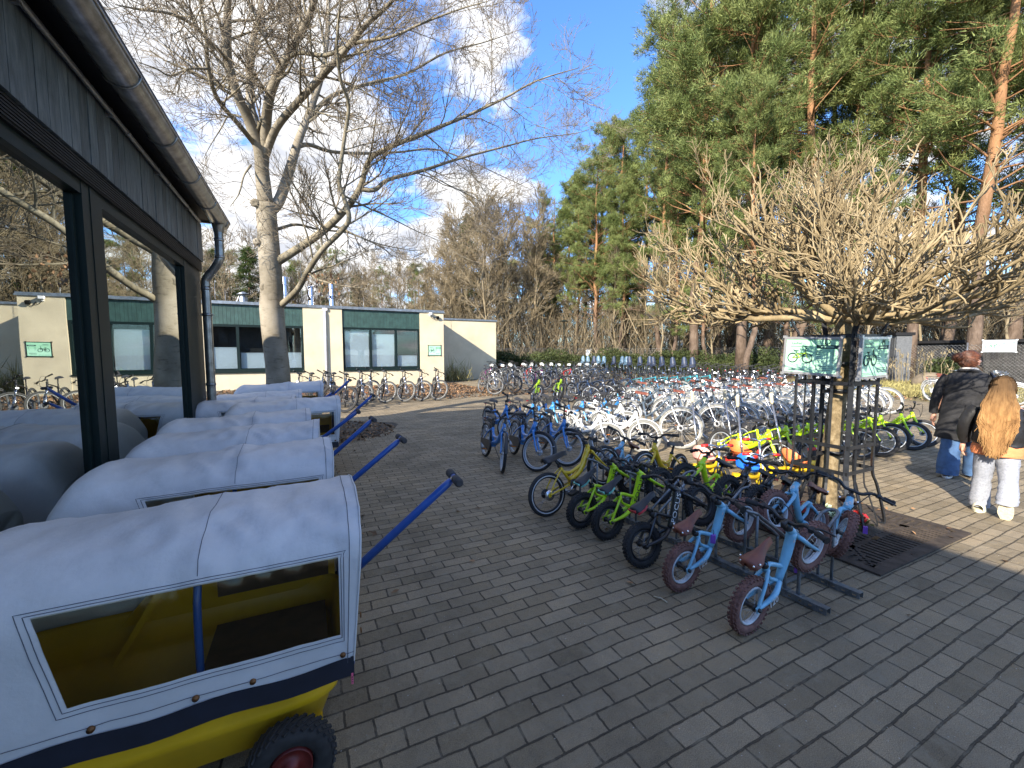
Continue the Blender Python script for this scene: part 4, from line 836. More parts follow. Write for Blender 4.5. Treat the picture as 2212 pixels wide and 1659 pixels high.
GB = 'small bikes parked in the near rack'
def bal(t, x, y, h, label, z=.0, pitch=.35, steer=0, lean=0, cat='balance bike', T_=B): return put(T_[t], used, x, y, h, steer, lean, pitch, label, cat, GB, z, 1.0)
def rear_to_front(xr, yr, h, W, pitch): a = R_(h); return xr + math.sin(a) * W * math.cos(pitch), yr + math.cos(a) * W * math.cos(pitch)
def balr(t, xr, yr, h, label, pitch=.35, steer=0, lean=0, cat='balance bike', T_=B):
    x, y = rear_to_front(xr, yr, h, T_[t]['wb'], pitch); return bal(t, x, y, h, label, 0, pitch, steer, lean, cat, T_)
balr('sky', 2.11, 1.38, 89, 'light blue balance bike nearest the camera at the end of the rack', steer=-6, lean=.06)
balr('sky', 2.11, 1.83, 90, 'light blue balance bike between the nearest blue one and the black one', steer=-4, lean=.05)
balr('black', 2.10, 2.15, 92, 'black balance bike with white lettering and a red strip under its saddle', steer=8, lean=-.12)
balr('lime', 2.16, 2.62, 90, 'lime green balance bike with mint strip under its saddle, next to the black one', steer=6, lean=.0)
balr('lime', 2.10, 2.90, 88, 'lime green balance bike with mint strip under its saddle, next to the yellow bicycle', steer=-10, lean=.05)
balr('yellow', 1.97, 3.24, 86, 'yellow childrens bicycle with pedals and black saddle at the left end of the near rack', pitch=.25, steer=-5, lean=-.1, cat='bicycle', T_=T)
bal('sky', 3.04, 1.42, 244, "light blue balance bike facing the camera at the rack's right end", steer=14, lean=-.16)
bal('sky', 3.04, 1.80, 268, "light blue balance bike on the rack's far side below the mint boards", steer=-12, lean=.03)
bal('black', 3.06, 2.20, 268, 'black balance bike on the far side of the rack beside the toy tricycles', steer=-4, lean=.05)
bal('lime2', 3.06, 2.62, 268, 'lime green balance bike with dark saddle on the far side of the rack', steer=-14, lean=.06)
put(T['yellow'], used, 2.98, 3.05, 255, -8, .05, .2, 'yellow childrens bicycle on the far side of the near rack, raised front wheel', 'bicycle', GB)
bal('sky', 2.86, 3.42, 245, "light blue balance bike at the rack's far end near the white bicycles", steer=30)
bal('black', 3.02, 1.99, 262, 'black balance bike wedged between two blue ones on the far side of the rack', steer=6, lean=-.06)

J = lambda s=1.0: rng.normal(0, s)
def row(keys, pts, head, steer, labels, group, lean=-.10, cat='bicycle', js=8, z=0, scale=1.0):
    for i, (k, (x, y)) in enumerate(zip(keys, pts)):
        lab = labels[i] if isinstance(labels, (list, tuple)) else labels(i)
        put(T[k], used, x, y, head + J(3.5), steer + J(js), lean + J(.02), 0, lab, cat, group, z, scale * (1 + J(.01)))
# front line of the yard: blue, then white, then grey
row(['kidblue'] * 3, [(2.14, 4.70), (2.58, 4.60), (3.06, 4.64)], 188, 42, ['blue childrens bicycle seen edge-on at the front left corner of the yard', 'blue childrens bicycle with front wheel turned sideways beside the edge-on one',
     'blue childrens bicycle at the front, directly left of the white bicycles'], 'blue childrens bicycles', js=3)
bpy.context.view_layer.update()
T['kidblue'].rotation_euler[2] += R_(8)
for ch in T['kidblue'].children:
    if ch.get('steer') is not None: ch.rotation_euler = (0, 0, R_(-14))
row(['kidblue'] + ['kidblue2'] * 6, [(3.05, 6.30), (3.55, 6.3), (3.98, 6.32), (4.22, 6.6), (4.62, 6.3), (5.22, 6.35), (5.62, 6.45)], 182, 52,
    ['dark blue childrens bicycle with rear rack at the left end of the second line'] + ['blue childrens bicycle, %s from the left in the second line' % ORD[i] for i in range(1, 7)], 'blue childrens bicycles')
row(['kidwhite'] * 3, [(3.80, 4.72), (4.52, 4.72), (4.9, 5.5)], 180, 54, ['white childrens bicycle with white mudguards beside the blue front row', 'white childrens bicycle with curved handlebar in the front row beside the first grey bicycle',
     'white childrens bicycle standing back behind the two front white ones'], 'white childrens bicycles')
xs = [5.25, 6.15, 6.75, 7.3, 7.85, 8.4, 8.95, 9.5, 10.05, 10.6, 11.15, 11.7, 12.3, 12.9]
row(['city'] * len(xs), [(x, 4.72 + .03 * i + J(.05)) for i, x in enumerate(xs)], 178, 42, lambda i: 'city bicycle with brown saddle, %s from left in the front grey row' % ORD[i], 'grey-blue city bicycles')
xs = [7.0, 7.6, 8.15, 8.7, 9.25, 9.8, 10.35, 10.9, 11.5, 12.1]
row(['city', 'city', 'city', 'citywhite', 'city'] * 2, [(x, 6.6 + J(.05)) for x in xs], 178, 42, lambda i: ('white' if i in (3, 8) else 'grey-blue') + ' city bicycle, %s from the left in the second grey row' % ORD[i], 'grey-blue city bicycles')
# small dark ones behind
xs = [6.9, 7.45, 8.0, 8.5, 9.05, 9.6, 10.1]
row(['small'] * 7, [(x, 8.0 + J(.06)) for x in xs], 180, 50, lambda i: 'small dark childrens bicycle, %s from the left behind the grey rows' % ORD[i], 'small dark childrens bicycles')
row(['lime', 'lime'], [(6.1, 10.9), (6.95, 10.9)], 205, 30, ['lime green childrens bicycle behind the blue second line, left one of two', 'lime green childrens bicycle behind the blue second line, right one of two'], 'lime childrens bicycles in the middle', lean=-.2, scale=1.3)
xs = [7.3, 7.9, 8.5, 9.0]
row(['navy'] * 4, [(x, 9.9 + J(.12)) for x in xs], 180, 52, ['dark navy childrens bicycle at the left end of the middle row', 'navy childrens bicycle with thin black tyres, left of the one with orange reflectors', 'navy childrens bicycle facing the camera in the middle row beside its twin', 'navy childrens bicycle in the middle row directly left of the teal ones'], 'dark navy childrens bicycles')
tag(T['navy'], 'dark navy childrens bicycle at the left end of the middle row')
xs = [9.7, 10.3, 10.85, 11.3, 11.8, 12.3, 12.9]
row(['teal'] * 7, [(x, 10.1 + J(.06)) for x in xs], 180, 50, lambda i: 'teal childrens bicycle with pale tyres, %s from the left in the teal row' % ORD[i], 'teal childrens bicycles')
# right hand lime row
xs = [8.86, 8.40, 7.92, 7.45, 6.98, 6.5, 6.05, 5.6, 5.15]
row(['lime'] * 9, [(x, 3.0 + .02 * i + J(.03)) for i, x in enumerate(xs)], 182, 28, lambda i: 'lime childrens bicycle, %s from the right in the row behind the tree guard' % ORD[i], 'lime childrens bicycles right of the tree', lean=-.16)
# mountain bikes in front of the low building
pts = [G(*p)[:2] for p in ((944, 865), (909, 866.5), (874, 869), (831, 871), (779, 879), (797, 868), (744, 891), (712, 888), (688, 883), (664, 884), (640, 884))]
row(['mtb', 'mtb', 'mtb', 'mtb', 'mtb', 'mtb', 'mtbdark', 'mtbdark', 'mtbdark', 'mtbdark', 'mtb'], pts, 186, 56, lambda i: 'mountain bike with %s along the low building, %s from the right' % ('black fork' if 6 <= i <= 9 else 'silver fork and pale tyres', ORD[i]), 'mountain bikes along the low building', lean=-.09, js=5)
pts = [(7.2, 16.8), (6.75, 15.2), (5.98, 13.65), (6.95, 14.0), (7.75, 14.6), (8.5, 14.5), (9.3, 14.7), (10.0, 14.6), (10.7, 14.8), (11.4, 14.7), (12.1, 14.8), (8.3, 16.8), (9.3, 16.9), (10.4, 16.9)]
row(['mtbpurple', 'mtb', 'mtb', 'mtbdark', 'mtb', 'mtbpurple', 'mtbdark', 'mtbred', 'mtb', 'mtbdark', 'mtbdark', 'mtb', 'mtbred', 'mtbdark'], pts, 183, 52,
    lambda i: ['purple', 'black silver-forked', 'black silver-forked', 'navy', 'black silver-forked', 'purple', 'navy', 'red', 'black silver-forked', 'navy', 'navy', 'black silver-forked', 'red', 'navy'][i] + ' mountain bike near the annex, ' + (ORD[i] + ' from the left in front' if i < 11 else ['left', 'middle', 'right'][i - 11] + ' one of three behind the front group'), 'mountain bikes near the annex')
xs = np.arange(9.2, 16.2, .62)
row(['covered'] * len(xs), [(x, 20.5 + J(.15)) for x in xs], 185, 20, lambda i: 'city bicycle with white saddle cover, %s from the left before the hedge' % ORD[i], 'covered saddle bicycles')
xs = np.arange(9.6, 14.2, .75)
row(['covered'] * len(xs), [(x, 22.3 + J(.15)) for x in xs], 185, 20, lambda i: 'white saddle-covered city bicycle, %s from left in the line by the hedge' % ORD[i], 'covered saddle bicycles')
# row of child seat bikes and heavy bikes facing the yard
ys = np.arange(22.6, 13.4, -.60)
row([('csblue', 'csblue', 'csnavy')[i % 3] if i < 9 else 'csnavy' for i in range(len(ys))], [(15.9 + J(.08), y) for y in ys], 245, 8, lambda i: 'black bicycle with child seat, %s from the left in its row' % ORD[i], 'bicycles with child seats', lean=.22)
ys = np.arange(13.0, 8.7, -.62)
row(['ebike'] * len(ys), [(15.5 + J(.08), y) for y in ys], 244, 6, lambda i: 'leaning black city bicycle, %s from the left under the pines' % ORD[i], 'black city bicycles under the pines', lean=.24, scale=1.04)
ys = np.arange(14.6, 8.6, -.66)
row(['ebike'] * len(ys), [(17.1 + J(.08), y) for y in ys], 246, 6, lambda i: 'dark city bicycle, %s from the left in the rear line under the pines' % ORD[i], 'dark city bicycles in the rear line', lean=.22, scale=1.04)
row(['ebike', 'citywhite'], [(17.0, 7.3), (16.2, 8.1)], 215, 30, ['black bicycle with green lock standing alone beyond the tree guard', 'white bicycle with brown basket at the right end of the row under the pines'], 'bicycles at the right end', lean=-.1)
row(['citywhite'] * 4, [(17.1, 4.75), (17.9, 5.0), (17.2, 4.05), (18.1, 4.3)], 200, 30, ['white city bicycle at the right picture edge, left one of the nearer pair', 'white city bicycle at the right picture edge, behind the left nearer one', 'white city bicycle cut off by the right picture edge, in front', 'white city bicycle cut off by the right picture edge, behind'], 'white bicycles at the right edge', lean=.12)
for k_, t_ in list(T.items()) + list(B.items()):
    if t_.name not in used:
        for c in list(t_.children_recursive): bpy.data.objects.remove(c)
        bpy.data.objects.remove(t_)
# ================================================================ covered hand carts along the window front
M['tarp'] = pm('tarpaulin', (.68, .70, .73), .5, var=.07, scale=3, bump=.0050, bscale=11, dirt=.22)
_nt = M['tarp'].node_tree; _p = [n for n in _nt.nodes if n.type == 'BSDF_PRINCIPLED'][0]; _t = N(_nt, 'ShaderNodeBsdfTranslucent'); _t.inputs[0].default_value = (.62, .60, .52, 1); _m = N(_nt, 'ShaderNodeMixShader', i_0=.22)
L(_nt, _p, 0, _m, 1); L(_nt, _t, 0, _m, 2); L(_nt, _m, 0, [n for n in _nt.nodes if n.type == 'OUTPUT_MATERIAL'][0], 0)
M['tub'] = pm('tub_yellow', (.66, .40, .010), .38, var=.1, scale=5, dirt=.15); M['band'] = pm('band_navy', (.010, .014, .028), .55, var=.15)
M['thread'] = pm('thread', (.10, .11, .14), .8); M['brass'] = pm('brass_stud', (.16, .075, .03), .4, metal=.7); M['foam'] = pm('foam_grip', (.055, .055, .06), .85, var=.3, bump=.0015, bscale=250)
M['polepaint'] = pm('pole_blue', (.012, .075, .33), .3, var=.12, coat=.3); M['pinktag'] = pm('tag_pink', (.70, .13, .24), .5); M['seatdark'] = pm('bench_brown', (.085, .055, .03), .8)
def hashn(x, y, s):   # smooth value noise
    xi, yi = np.floor(x), np.floor(y); fx, fy = x - xi, y - yi; fx = fx * fx * (3 - 2 * fx); fy = fy * fy * (3 - 2 * fy)
    h = lambda a, b: (np.sin(a * 127.1 + b * 311.7 + s * 74.7) * 43758.5453) % 1
    return (h(xi, yi) * (1 - fx) + h(xi + 1, yi) * fx) * (1 - fy) + (h(xi, yi + 1) * (1 - fx) + h(xi + 1, yi + 1) * fx) * fy - .5
def make_cart(seed, near=False):
    root = empty('hand_cart', (0, 0, 0)); hw = .35; zb, zs, zt = .43, .72, .955
    nU, nV = 61, 49; us = np.linspace(0, 1, nU); vs = np.linspace(0, 1, nV)
    def prof(v):   # arch section -> (y, z)
        s = v * (2 * (zs - zb) + math.pi * .36); L1 = zs - zb; A = math.pi * .36
        y = np.where(s < L1, -hw, np.where(s > L1 + A, hw, -hw * np.sign(np.cos(np.clip((s - L1) / A, 0, 1) * math.pi)) * np.abs(np.cos(np.clip((s - L1) / A, 0, 1) * math.pi)) ** .78))
        z = np.where(s < L1, zb + s, np.where(s > L1 + A, zb + (L1 * 2 + A - s), zs + (zt - zs) * np.sin(np.clip((s - L1) / A, 0, 1) * math.pi) ** .72)); return y, z
    U, V = np.meshgrid(us, vs, indexing='ij'); y, z = prof(V); x = -.74 + 1.26 * U
    e = np.clip((.17 - U) / .17, 0, 1); up = np.clip((z - zb) / (zt - zb), 0, 1)
    z = z - e ** 2.4 * .24 * up; y = y * (1 - .10 * e ** 2 * up); x = x + e ** 2 * .03 * (1 - up)
    x = x - np.where(U > .93, (U - .93) / .07, 0) * .045 * (1 - up)
    x = x + .10 * np.exp(-((U - .30) / .10) ** 2) * np.clip(1 - V / .25, 0, 1) + .10 * np.exp(-((U - .30) / .10) ** 2) * np.clip(1 - (1 - V) / .25, 0, 1)
    # saddle between the hoops and wrinkles
    sag = -.018 * np.sin(np.clip((U - .05) / .48, 0, 1) * math.pi) - .014 * np.sin(np.clip((U - .53) / .44, 0, 1) * math.pi)
    ridge = hashn(U * 9 + V * 5, V * 7 - U * 3, seed); fold = np.abs(hashn(U * 16 + V * 12, U * 7 - V * 9, seed + 3)); fold2 = hashn(U * 30, V * 18 + U * 8, seed + 5)
    w = .012 * ridge + (.024 + .035 * np.exp(-((U - .60) / .10) ** 2) + .03 * np.exp(-((U - 1) / .08) ** 2)) * (.2 - fold) + .007 * fold2 + .010 * (.2 - np.abs(hashn(U * 24 - V * 20, U * 10 + V * 14, seed + 11))) + .007 * np.tanh((U - .60) / .012); w *= .2 + .8 * np.clip((V - .18) * 6, 0, 1) * np.clip((.82 - V) * 6, 0, 1)
    cy, cz = y, (z - .62); nl = np.sqrt(cy ** 2 + cz ** 2) + 1e-6
    y = y + cy / nl * (w + sag * up); z = z + cz / nl * (w + sag * up); Pg = np.stack([x, y, z], -1)
    # side windows
    a = MB(); keep = np.ones((nU - 1, nV - 1), bool); u0, u1 = 19, 56; v0, v1 = 3, 11
    keep[u0:u1, v0:v1] = False; keep[u0:u1, nV - 1 - v1:nV - 1 - v0] = False
    idx = np.arange(nU * nV).reshape(nU, nV); Q = np.stack([idx[:-1, :-1], idx[1:, :-1], idx[1:, 1:], idx[:-1, 1:]], -1)[keep]
    a.add(Pg.reshape(-1, 3), Q=Q); a.add(Pg.reshape(-1, 3) * [1, .985, 1] - [0, 0, .006], Q=Q[:, ::-1])
    for s0, s1 in ((v0, v1), (nV - 1 - v1, nV - 1 - v0)):
        sg = -1 if s0 < 20 else 1
        for off in (.6, 1.35):
            lo, hi = s0 - off * .5, s1 + off * .5
            def at(uu, vv):
                i, j = int(uu), int(vv); fu, fv = uu - i, vv - j; i2, j2 = min(i + 1, nU - 1), min(j + 1, nV - 1)
                return (Pg[i, j] * (1 - fu) + Pg[i2, j] * fu) * (1 - fv) + (Pg[i, j2] * (1 - fu) + Pg[i2, j2] * fu) * fv + [0, sg * .0015, 0]
            path = [at(uu, lo) for uu in np.arange(u0 - off, u1 + off, 1)] + [at(u1 + off * .7, vv) for vv in np.arange(lo, hi, 1)] + [at(uu, hi) for uu in np.arange(u1 + off, u0 - off, -1)] + [at(u0 - off, vv) for vv in np.arange(hi, lo, -1)]
            a.tube(path + [path[0]], .0011, 4, 1, cap=False)
    # front end curtain (towards the handle) and rear end
    for i, sx in ((nU - 1, 1), (0, -1)):
        ring = Pg[i]; c = np.array([ring[0, 0] + sx * .0, 0, .52]); k = np.linspace(0, 1, 9)[:, None, None]
        G_ = ring[None] * (1 - k) + (c + (ring[None] - c) * 0) * k; bul = .05 * np.sin(k[..., 0] * math.pi) ; wr = .03 * hashn(np.arange(nV)[None] * .45 + 0 * bul, k[..., 0] * 3, seed + 9)
        G_[..., 0] += sx * (bul * (.25 if sx > 0 else .4) + wr * (k[..., 0] * (1 - k[..., 0]) * 4)); a.grid(G_ if sx < 0 else G_[:, ::-1]); a.grid(G_[:, ::-1] if sx < 0 else G_)
    a.tube(Pg[37, 12:-12] * [1, 1.004, 1.002], .0010, 4, 1, cap=False); a.tube(Pg[:, 1] + [0, -.002, 0], .0011, 4, 1, cap=False); a.tube(Pg[nU - 1], .004, 5, 0, cap=False); a.tube(Pg[nU - 3] * [1, 1.004, 1.002], .0012, 4, 1, cap=False)
    a.build('cover', [M['tarp'], M['thread']], root)
    for s0, s1 in ((v0, v1), (nV - 1 - v1, nV - 1 - v0)):
        W_ = Pg[u0:u1 + 1, s0:s1 + 1].copy(); a = MB(); a.grid(W_ * [1, .992, 1]); a.build('window_film', M['clearfilm'], root)
    for sg in (-1, 1):
        for x in (-.52, -.22, .02, .17, .44):
            a = MB(); a.lathe((x, sg * (hw + .004), zb + .032), [(.0, .005), (.009, .003), (.010, -.004)] if sg > 0 else [(.010, .004), (.009, -.003), (.0, -.005)], 10, 0, 'y'); a.build('stud', M['brass'], root)
    for z in (.50, .56): a = MB(); a.lathe((.495, -.30, z), [(.012, .010), (.010, .014), (.0, .015)], 10, 0, 'x'); a.build('stud', M['brass'], root)
    # band
    a = MB(); n = 24; xs = np.linspace(-.72, .475, n); 
    for sg in (-1, 1):
        top = np.stack([xs, np.full(n, sg * (hw + .006)), zb + .012 + .006 * np.sin(xs * 17)], -1); bot = top - [0, sg * .004, .072]; g_ = np.stack([top, bot], 1); a.grid(g_ if sg > 0 else g_[:, ::-1]); a.grid((g_ if sg < 0 else g_[:, ::-1]) - [0, sg * .003, 0])
    a.b2((.472, -hw - .004, zb - .058), (.476, hw + .004, zb + .01)); a.b2((-.722, -hw - .004, zb - .058), (-.718, hw + .004, zb + .01)); a.build('band', M['band'], root)
    # tub
    a = MB(); secs = []; 
    for z, lx, ly in ((.13, .36, .22), (.15, .40, .25), (.26, .43, .285), (.275, .445, .300), (.30, .447, .302), (.315, .44, .296), (.425, .46, .325), (.43, .475, .335), (.445, .475, .335)):
        th = np.linspace(0, 2 * math.pi, 41)[:-1]; c_, s_ = np.cos(th), np.sin(th); secs.append(np.stack([-.115 + lx * 1.24 * np.sign(c_) * np.abs(c_) ** .28, ly * np.sign(s_) * np.abs(s_) ** .28, np.full(40, z)], -1))
    secs = np.array(secs); a.grid(np.concatenate([secs, secs[:, :1]], 1)[:, ::-1]); inner = secs.copy()[::-1] * [.98, .96, 1]; a.grid(np.concatenate([inner, inner[:, :1]], 1)[:, ::-1])
    a.b2((-.37, -.22, .135), (.37, .22, .15)); a.build('tub', M['tub'], root)
    a = MB(); a.poly([(-.36, .30, .40), (.45, .30, .40), (.45, .30, .70), (-.12, .30, .70)], .02, (0, 1, 0)); a.poly([(-.36, .20, .30), (-.34, .20, .30), (-.10, .20, .70), (-.14, .20, .70)], .1, (0, 1, 0)); a.build('side_board', M['tub'], root)
    a = MB(); a.b2((-.02, -.20, .30), (.40, .22, .36)); a.b2((-.02, .262, .46), (.42, .296, .56)); a.build('bench', M['seatdark'], root)
    a = MB(); th = np.linspace(0, math.pi, 15)
    for x in (.03, .47):
        a.tube([(x, -hw + .025, .40)] + [(x, (-hw + .025) * np.sign(math.cos(t)) * abs(math.cos(t)) ** .8, .66 + (.255) * math.sin(t) ** .75) for t in th] + [(x, hw - .025, .40)], .011, 8)
    a.build('hoop', M['polepaint'], root)
    # wheels
    rimm = pm('cart_rim_red', (.13, .012, .010), .5)
    for x in (-.47, .27):
        for sg in (-1, 1):
            a = MB(); a.lathe((0, 0, 0), [(.0, -.035), (.02, -.034), (.022, -.02), (.055, -.014), (.062, -.03), (.065, -.03), (.065, .03), (.062, .03), (.055, .014), (.022, .02), (.02, .034), (.0, .035)], 20, 0, 'y'); w_ = a.build('wheel', rimm, root); w_.location = (x, sg * .355, .14)
            t = MB(); t.torus((0, 0, 0), .102, .036, .040, 36, 12, 0, sq=.8)
            for k in range(30):
                for r_i, yy in enumerate((-.028, -.0135, .0, .0135, .028)):
                    tt = 2 * math.pi * (k + .5 * (r_i % 2)) / 30; m_ = rotm('Y', -tt); rr = .1375 - (abs(yy) / .03) ** 2 * .006; t.box(m_ @ np.array([rr, yy, 0]), (.007, .0115, .020), 0, rot=m_ @ rotm('X', .78))
            t.build('tyre', M['blackrub'], w_)
    a = MB(); 
    for x in (-.47, .27): a.tube([(x, -.34, .14), (x, .34, .14)], .01, 6)
    a.b2((-.45, -.03, .11), (.3, .03, .13)); a.build('chassis', M['plblack'], root)
    # pull handle
    hd = empty('pull_handle', (.50, 0, .57)); hd.parent = root; d = np.array([.46, 0, .37]); n_ = nz(d)
    a = MB(); a.tube([(0, 0, 0), d * .93, d * .97], [.0185, .0185, .014], 14); a.tube([d * .97, d], [.014, .012], 10, 1); a.tube([d - [0, .055, 0], d + [0, .055, 0]], .0135, 12); a.build('shaft', [M['polepaint'], M['chrome']], hd)
    for sg in (-1, 1):
        a = MB(); a.tube([d + [0, sg * .018, 0], d + [0, sg * .022, 0], d + [0, sg * .084, 0], d + [0, sg * .086, 0], d + [0, sg * .093, 0], d + [0, sg * .096, 0]], [.016, .0195, .0205, .0185, .0185, .012], 14); a.build('grip', M['foam'], hd)
    return root
carts = [make_cart(2.0), make_cart(5.0)]
CL = ['hand cart with white tarpaulin cover and pink tag, nearest to the camera', 'covered hand cart second from the camera, partly hidden by the nearest one',
      'covered hand cart third from the camera, wedged between two others', 'covered hand cart fourth from the camera by the corner post and downpipe', 'covered hand cart pulled forward from the row with its dark side window showing',
      'covered hand cart just beyond the downpipe, low crumpled cover', 'covered hand cart second beyond the downpipe, before the farthest one', 'farthest covered hand cart, in front of the big beech trunk']
spec = [(-.36, 1.86, 0, 1), (-.40, 2.88, 1.0, 1), (-.44, 3.78, -1.5, .99), (-.50, 4.62, 1, .99), (-.17, 5.75, 1.5, 1.0), (-.66, 6.55, -2, .96), (-.60, 7.25, 2, .98), (-.32, 7.98, 1, 1.07)]
usedc = set()
for i, (cx, cy, rz, sc) in enumerate(spec):
    t = carts[i % 2]; o = t if t.name not in usedc else copy_tree(t); usedc.add(t.name)
    o.location = (cx, cy, 0); o.rotation_euler = (0, 0, R_(rz)); o.scale = (sc,) * 3
    tag(o, CL[i], 'hand cart', 'covered hand carts along the window front')
    for ch in o.children:
        if ch.name.startswith('pull_handle'): ch.rotation_euler = (0, R_([0, 2, -1, 3, -2, 8, 4, -3][i]), R_([-4, 2, 5, -3, 2, 8, -6, 3][i]))
tg = MB(); tg.b2((.105, 1.505, .345), (.112, 1.532, .385)); tg.tube([(.108, 1.518, .385), (.106, 1.515, .402), (.104, 1.518, .42)], .0015, 5, 1); tg.b2((.1121, 1.511, .352), (.1126, 1.526, .354), 1); tg.b2((.1121, 1.511, .360), (.1126, 1.526, .362), 1)
for k in range(3): tg.b2((.1065, 1.5042, .352 + k * .009), (.1105, 1.5048, .355 + k * .009), 1)
o = tg.build('tag', [M['pinktag'], M['plblack']]); tag(o, 'small pink number tag hanging at the corner of the nearest hand cart', 'tag')
# ================================================================ trees
def bark(name, cols, zmix=None, scale=3., bump=.01, stretch=.35):
    m, nt, out = new_mat(name); b = N(nt, 'ShaderNodeBsdfPrincipled', i_Roughness=.85); b.inputs['Specular IOR Level'].default_value = .25; L(nt, b, 0, out, 0)
    tc = N(nt, 'ShaderNodeTexCoord'); mp = N(nt, 'ShaderNodeMapping'); mp.inputs['Scale'].default_value = (1, 1, stretch); L(nt, tc, 'Object', mp, 'Vector')
    n1 = N(nt, 'ShaderNodeTexNoise', i_Scale=scale, i_Detail=7., i_Roughness=.65); L(nt, mp, 0, n1, 'Vector')
    r = ramp(nt, [(.3, cols[0]), (.5, cols[1]), (.72, cols[2])]); L(nt, n1, 'Fac', r, 'Fac'); last = (r, 'Color')
    if zmix:
        z0, z1, c2 = zmix; sx = N(nt, 'ShaderNodeSeparateXYZ'); L(nt, tc, 'Object', sx, 0); mr = N(nt, 'ShaderNodeMapRange'); mr.inputs['From Min'].default_value = z0; mr.inputs['From Max'].default_value = z1; L(nt, sx, 'Z', mr, 0)
        mx = N(nt, 'ShaderNodeMix', data_type='RGBA'); L(nt, mr, 0, mx, 'Factor'); L(nt, r, 'Color', mx, 'A'); r2 = ramp(nt, [(.3, tuple(c * .6 for c in c2)), (.7, c2)]); L(nt, n1, 'Fac', r2, 'Fac'); L(nt, r2, 'Color', mx, 'B'); last = (mx, 'Result')
    L(nt, last[0], last[1], b, 'Base Color'); n2 = N(nt, 'ShaderNodeTexNoise', i_Scale=scale * 6, i_Detail=6.); L(nt, mp, 0, n2, 'Vector'); bp = N(nt, 'ShaderNodeBump', i_Distance=bump, i_Strength=1.); L(nt, n2, 'Fac', bp, 'Height'); L(nt, bp, 0, b, 'Normal')
    return m
def beech_bark():
    m, nt, out = new_mat('beech_bark'); b = N(nt, 'ShaderNodeBsdfPrincipled', i_Roughness=.8); b.inputs['Specular IOR Level'].default_value = .25; L(nt, b, 0, out, 0)
    tc = N(nt, 'ShaderNodeTexCoord'); mp = N(nt, 'ShaderNodeMapping'); mp.inputs['Scale'].default_value = (1, 1, 3.2); L(nt, tc, 'Object', mp, 'Vector')
    n1 = N(nt, 'ShaderNodeTexNoise', i_Scale=1.6, i_Detail=6., i_Roughness=.6); L(nt, tc, 'Object', n1, 'Vector'); n3 = N(nt, 'ShaderNodeTexNoise', i_Scale=6., i_Detail=6., i_Roughness=.7); L(nt, mp, 0, n3, 'Vector')
    r = ramp(nt, [(.33, (.14, .12, .085)), (.52, (.235, .205, .155)), (.7, (.33, .295, .235))]); L(nt, n1, 'Fac', r, 'Fac'); r3 = ramp(nt, [(.32, (.45, .45, .42)), (.46, (1, 1, 1))]); L(nt, n3, 'Fac', r3, 'Fac')
    mx = N(nt, 'ShaderNodeMix', data_type='RGBA', blend_type='MULTIPLY', i_Factor=.85); L(nt, r, 'Color', mx, 'A'); L(nt, r3, 'Color', mx, 'B'); L(nt, mx, 'Result', b, 'Base Color')
    bp = N(nt, 'ShaderNodeBump', i_Distance=.008, i_Strength=1.); L(nt, n3, 'Fac', bp, 'Height'); L(nt, bp, 0, b, 'Normal'); return m
M['beech'] = beech_bark(); M['beechlimb'] = bark('beech_limb', [(.10, .085, .055), (.19, .165, .115), (.33, .29, .215)], None, 3.5, .006, .6); M['twigbark'] = bark('twig_bark', [(.10, .078, .055), (.19, .155, .11), (.30, .25, .18)], None, 3.); M['pinebark'] = bark('pine_bark', [(.05, .035, .025), (.12, .085, .062), (.20, .15, .115)], (5., 10., (.33, .175, .085)), 4., .03)
M['greybark'] = bark('grey_bark', [(.10, .077, .046), (.20, .16, .10), (.31, .26, .175)], None, 3.); M['catalpa'] = bark('light_branch', [(.10, .074, .038), (.26, .20, .11), (.46, .375, .23)], None, 5., .006)
M['catstem'] = bark('scaly_stem', [(.09, .066, .034), (.20, .15, .082), (.33, .265, .165)], None, 26., .006, .8)
def foliage(name, c0, c1, sc=.9):
    m, nt, out = new_mat(name); d = N(nt, 'ShaderNodeBsdfPrincipled', i_Roughness=.65); d.inputs['Specular IOR Level'].default_value = .25
    tr = N(nt, 'ShaderNodeBsdfTranslucent'); mx = N(nt, 'ShaderNodeMixShader', i_0=.28); L(nt, d, 0, mx, 1); L(nt, tr, 0, mx, 2); L(nt, mx, 0, out, 0)
    tc = N(nt, 'ShaderNodeTexCoord'); n = N(nt, 'ShaderNodeTexNoise', i_Scale=sc, i_Detail=3.); L(nt, tc, 'Object', n, 'Vector'); r = ramp(nt, [(.35, c0), (.68, c1)]); L(nt, n, 'Fac', r, 'Fac')
    g = N(nt, 'ShaderNodeNewGeometry'); hs = N(nt, 'ShaderNodeHueSaturation'); mr = N(nt, 'ShaderNodeMapRange', i_To_Min=.6, i_To_Max=1.45); L(nt, g, 'Random Per Island', mr, 0); L(nt, mr, 0, hs, 'Value'); L(nt, r, 'Color', hs, 'Color')
    L(nt, hs, 0, d, 'Base Color'); L(nt, hs, 0, tr, 0); return m
M['needles'] = foliage('pine_needles', (.11, .15, .045), (.25, .285, .10)); M['spruce'] = foliage('spruce_needles', (.035, .07, .02), (.10, .13, .035)); M['hedge'] = foliage('hedge_leaves', (.03, .045, .015), (.085, .105, .035), 1.6)
M['thicket'] = pm('thicket', (.125, .098, .058), .85, var=.5, scale=.25, island=.6)

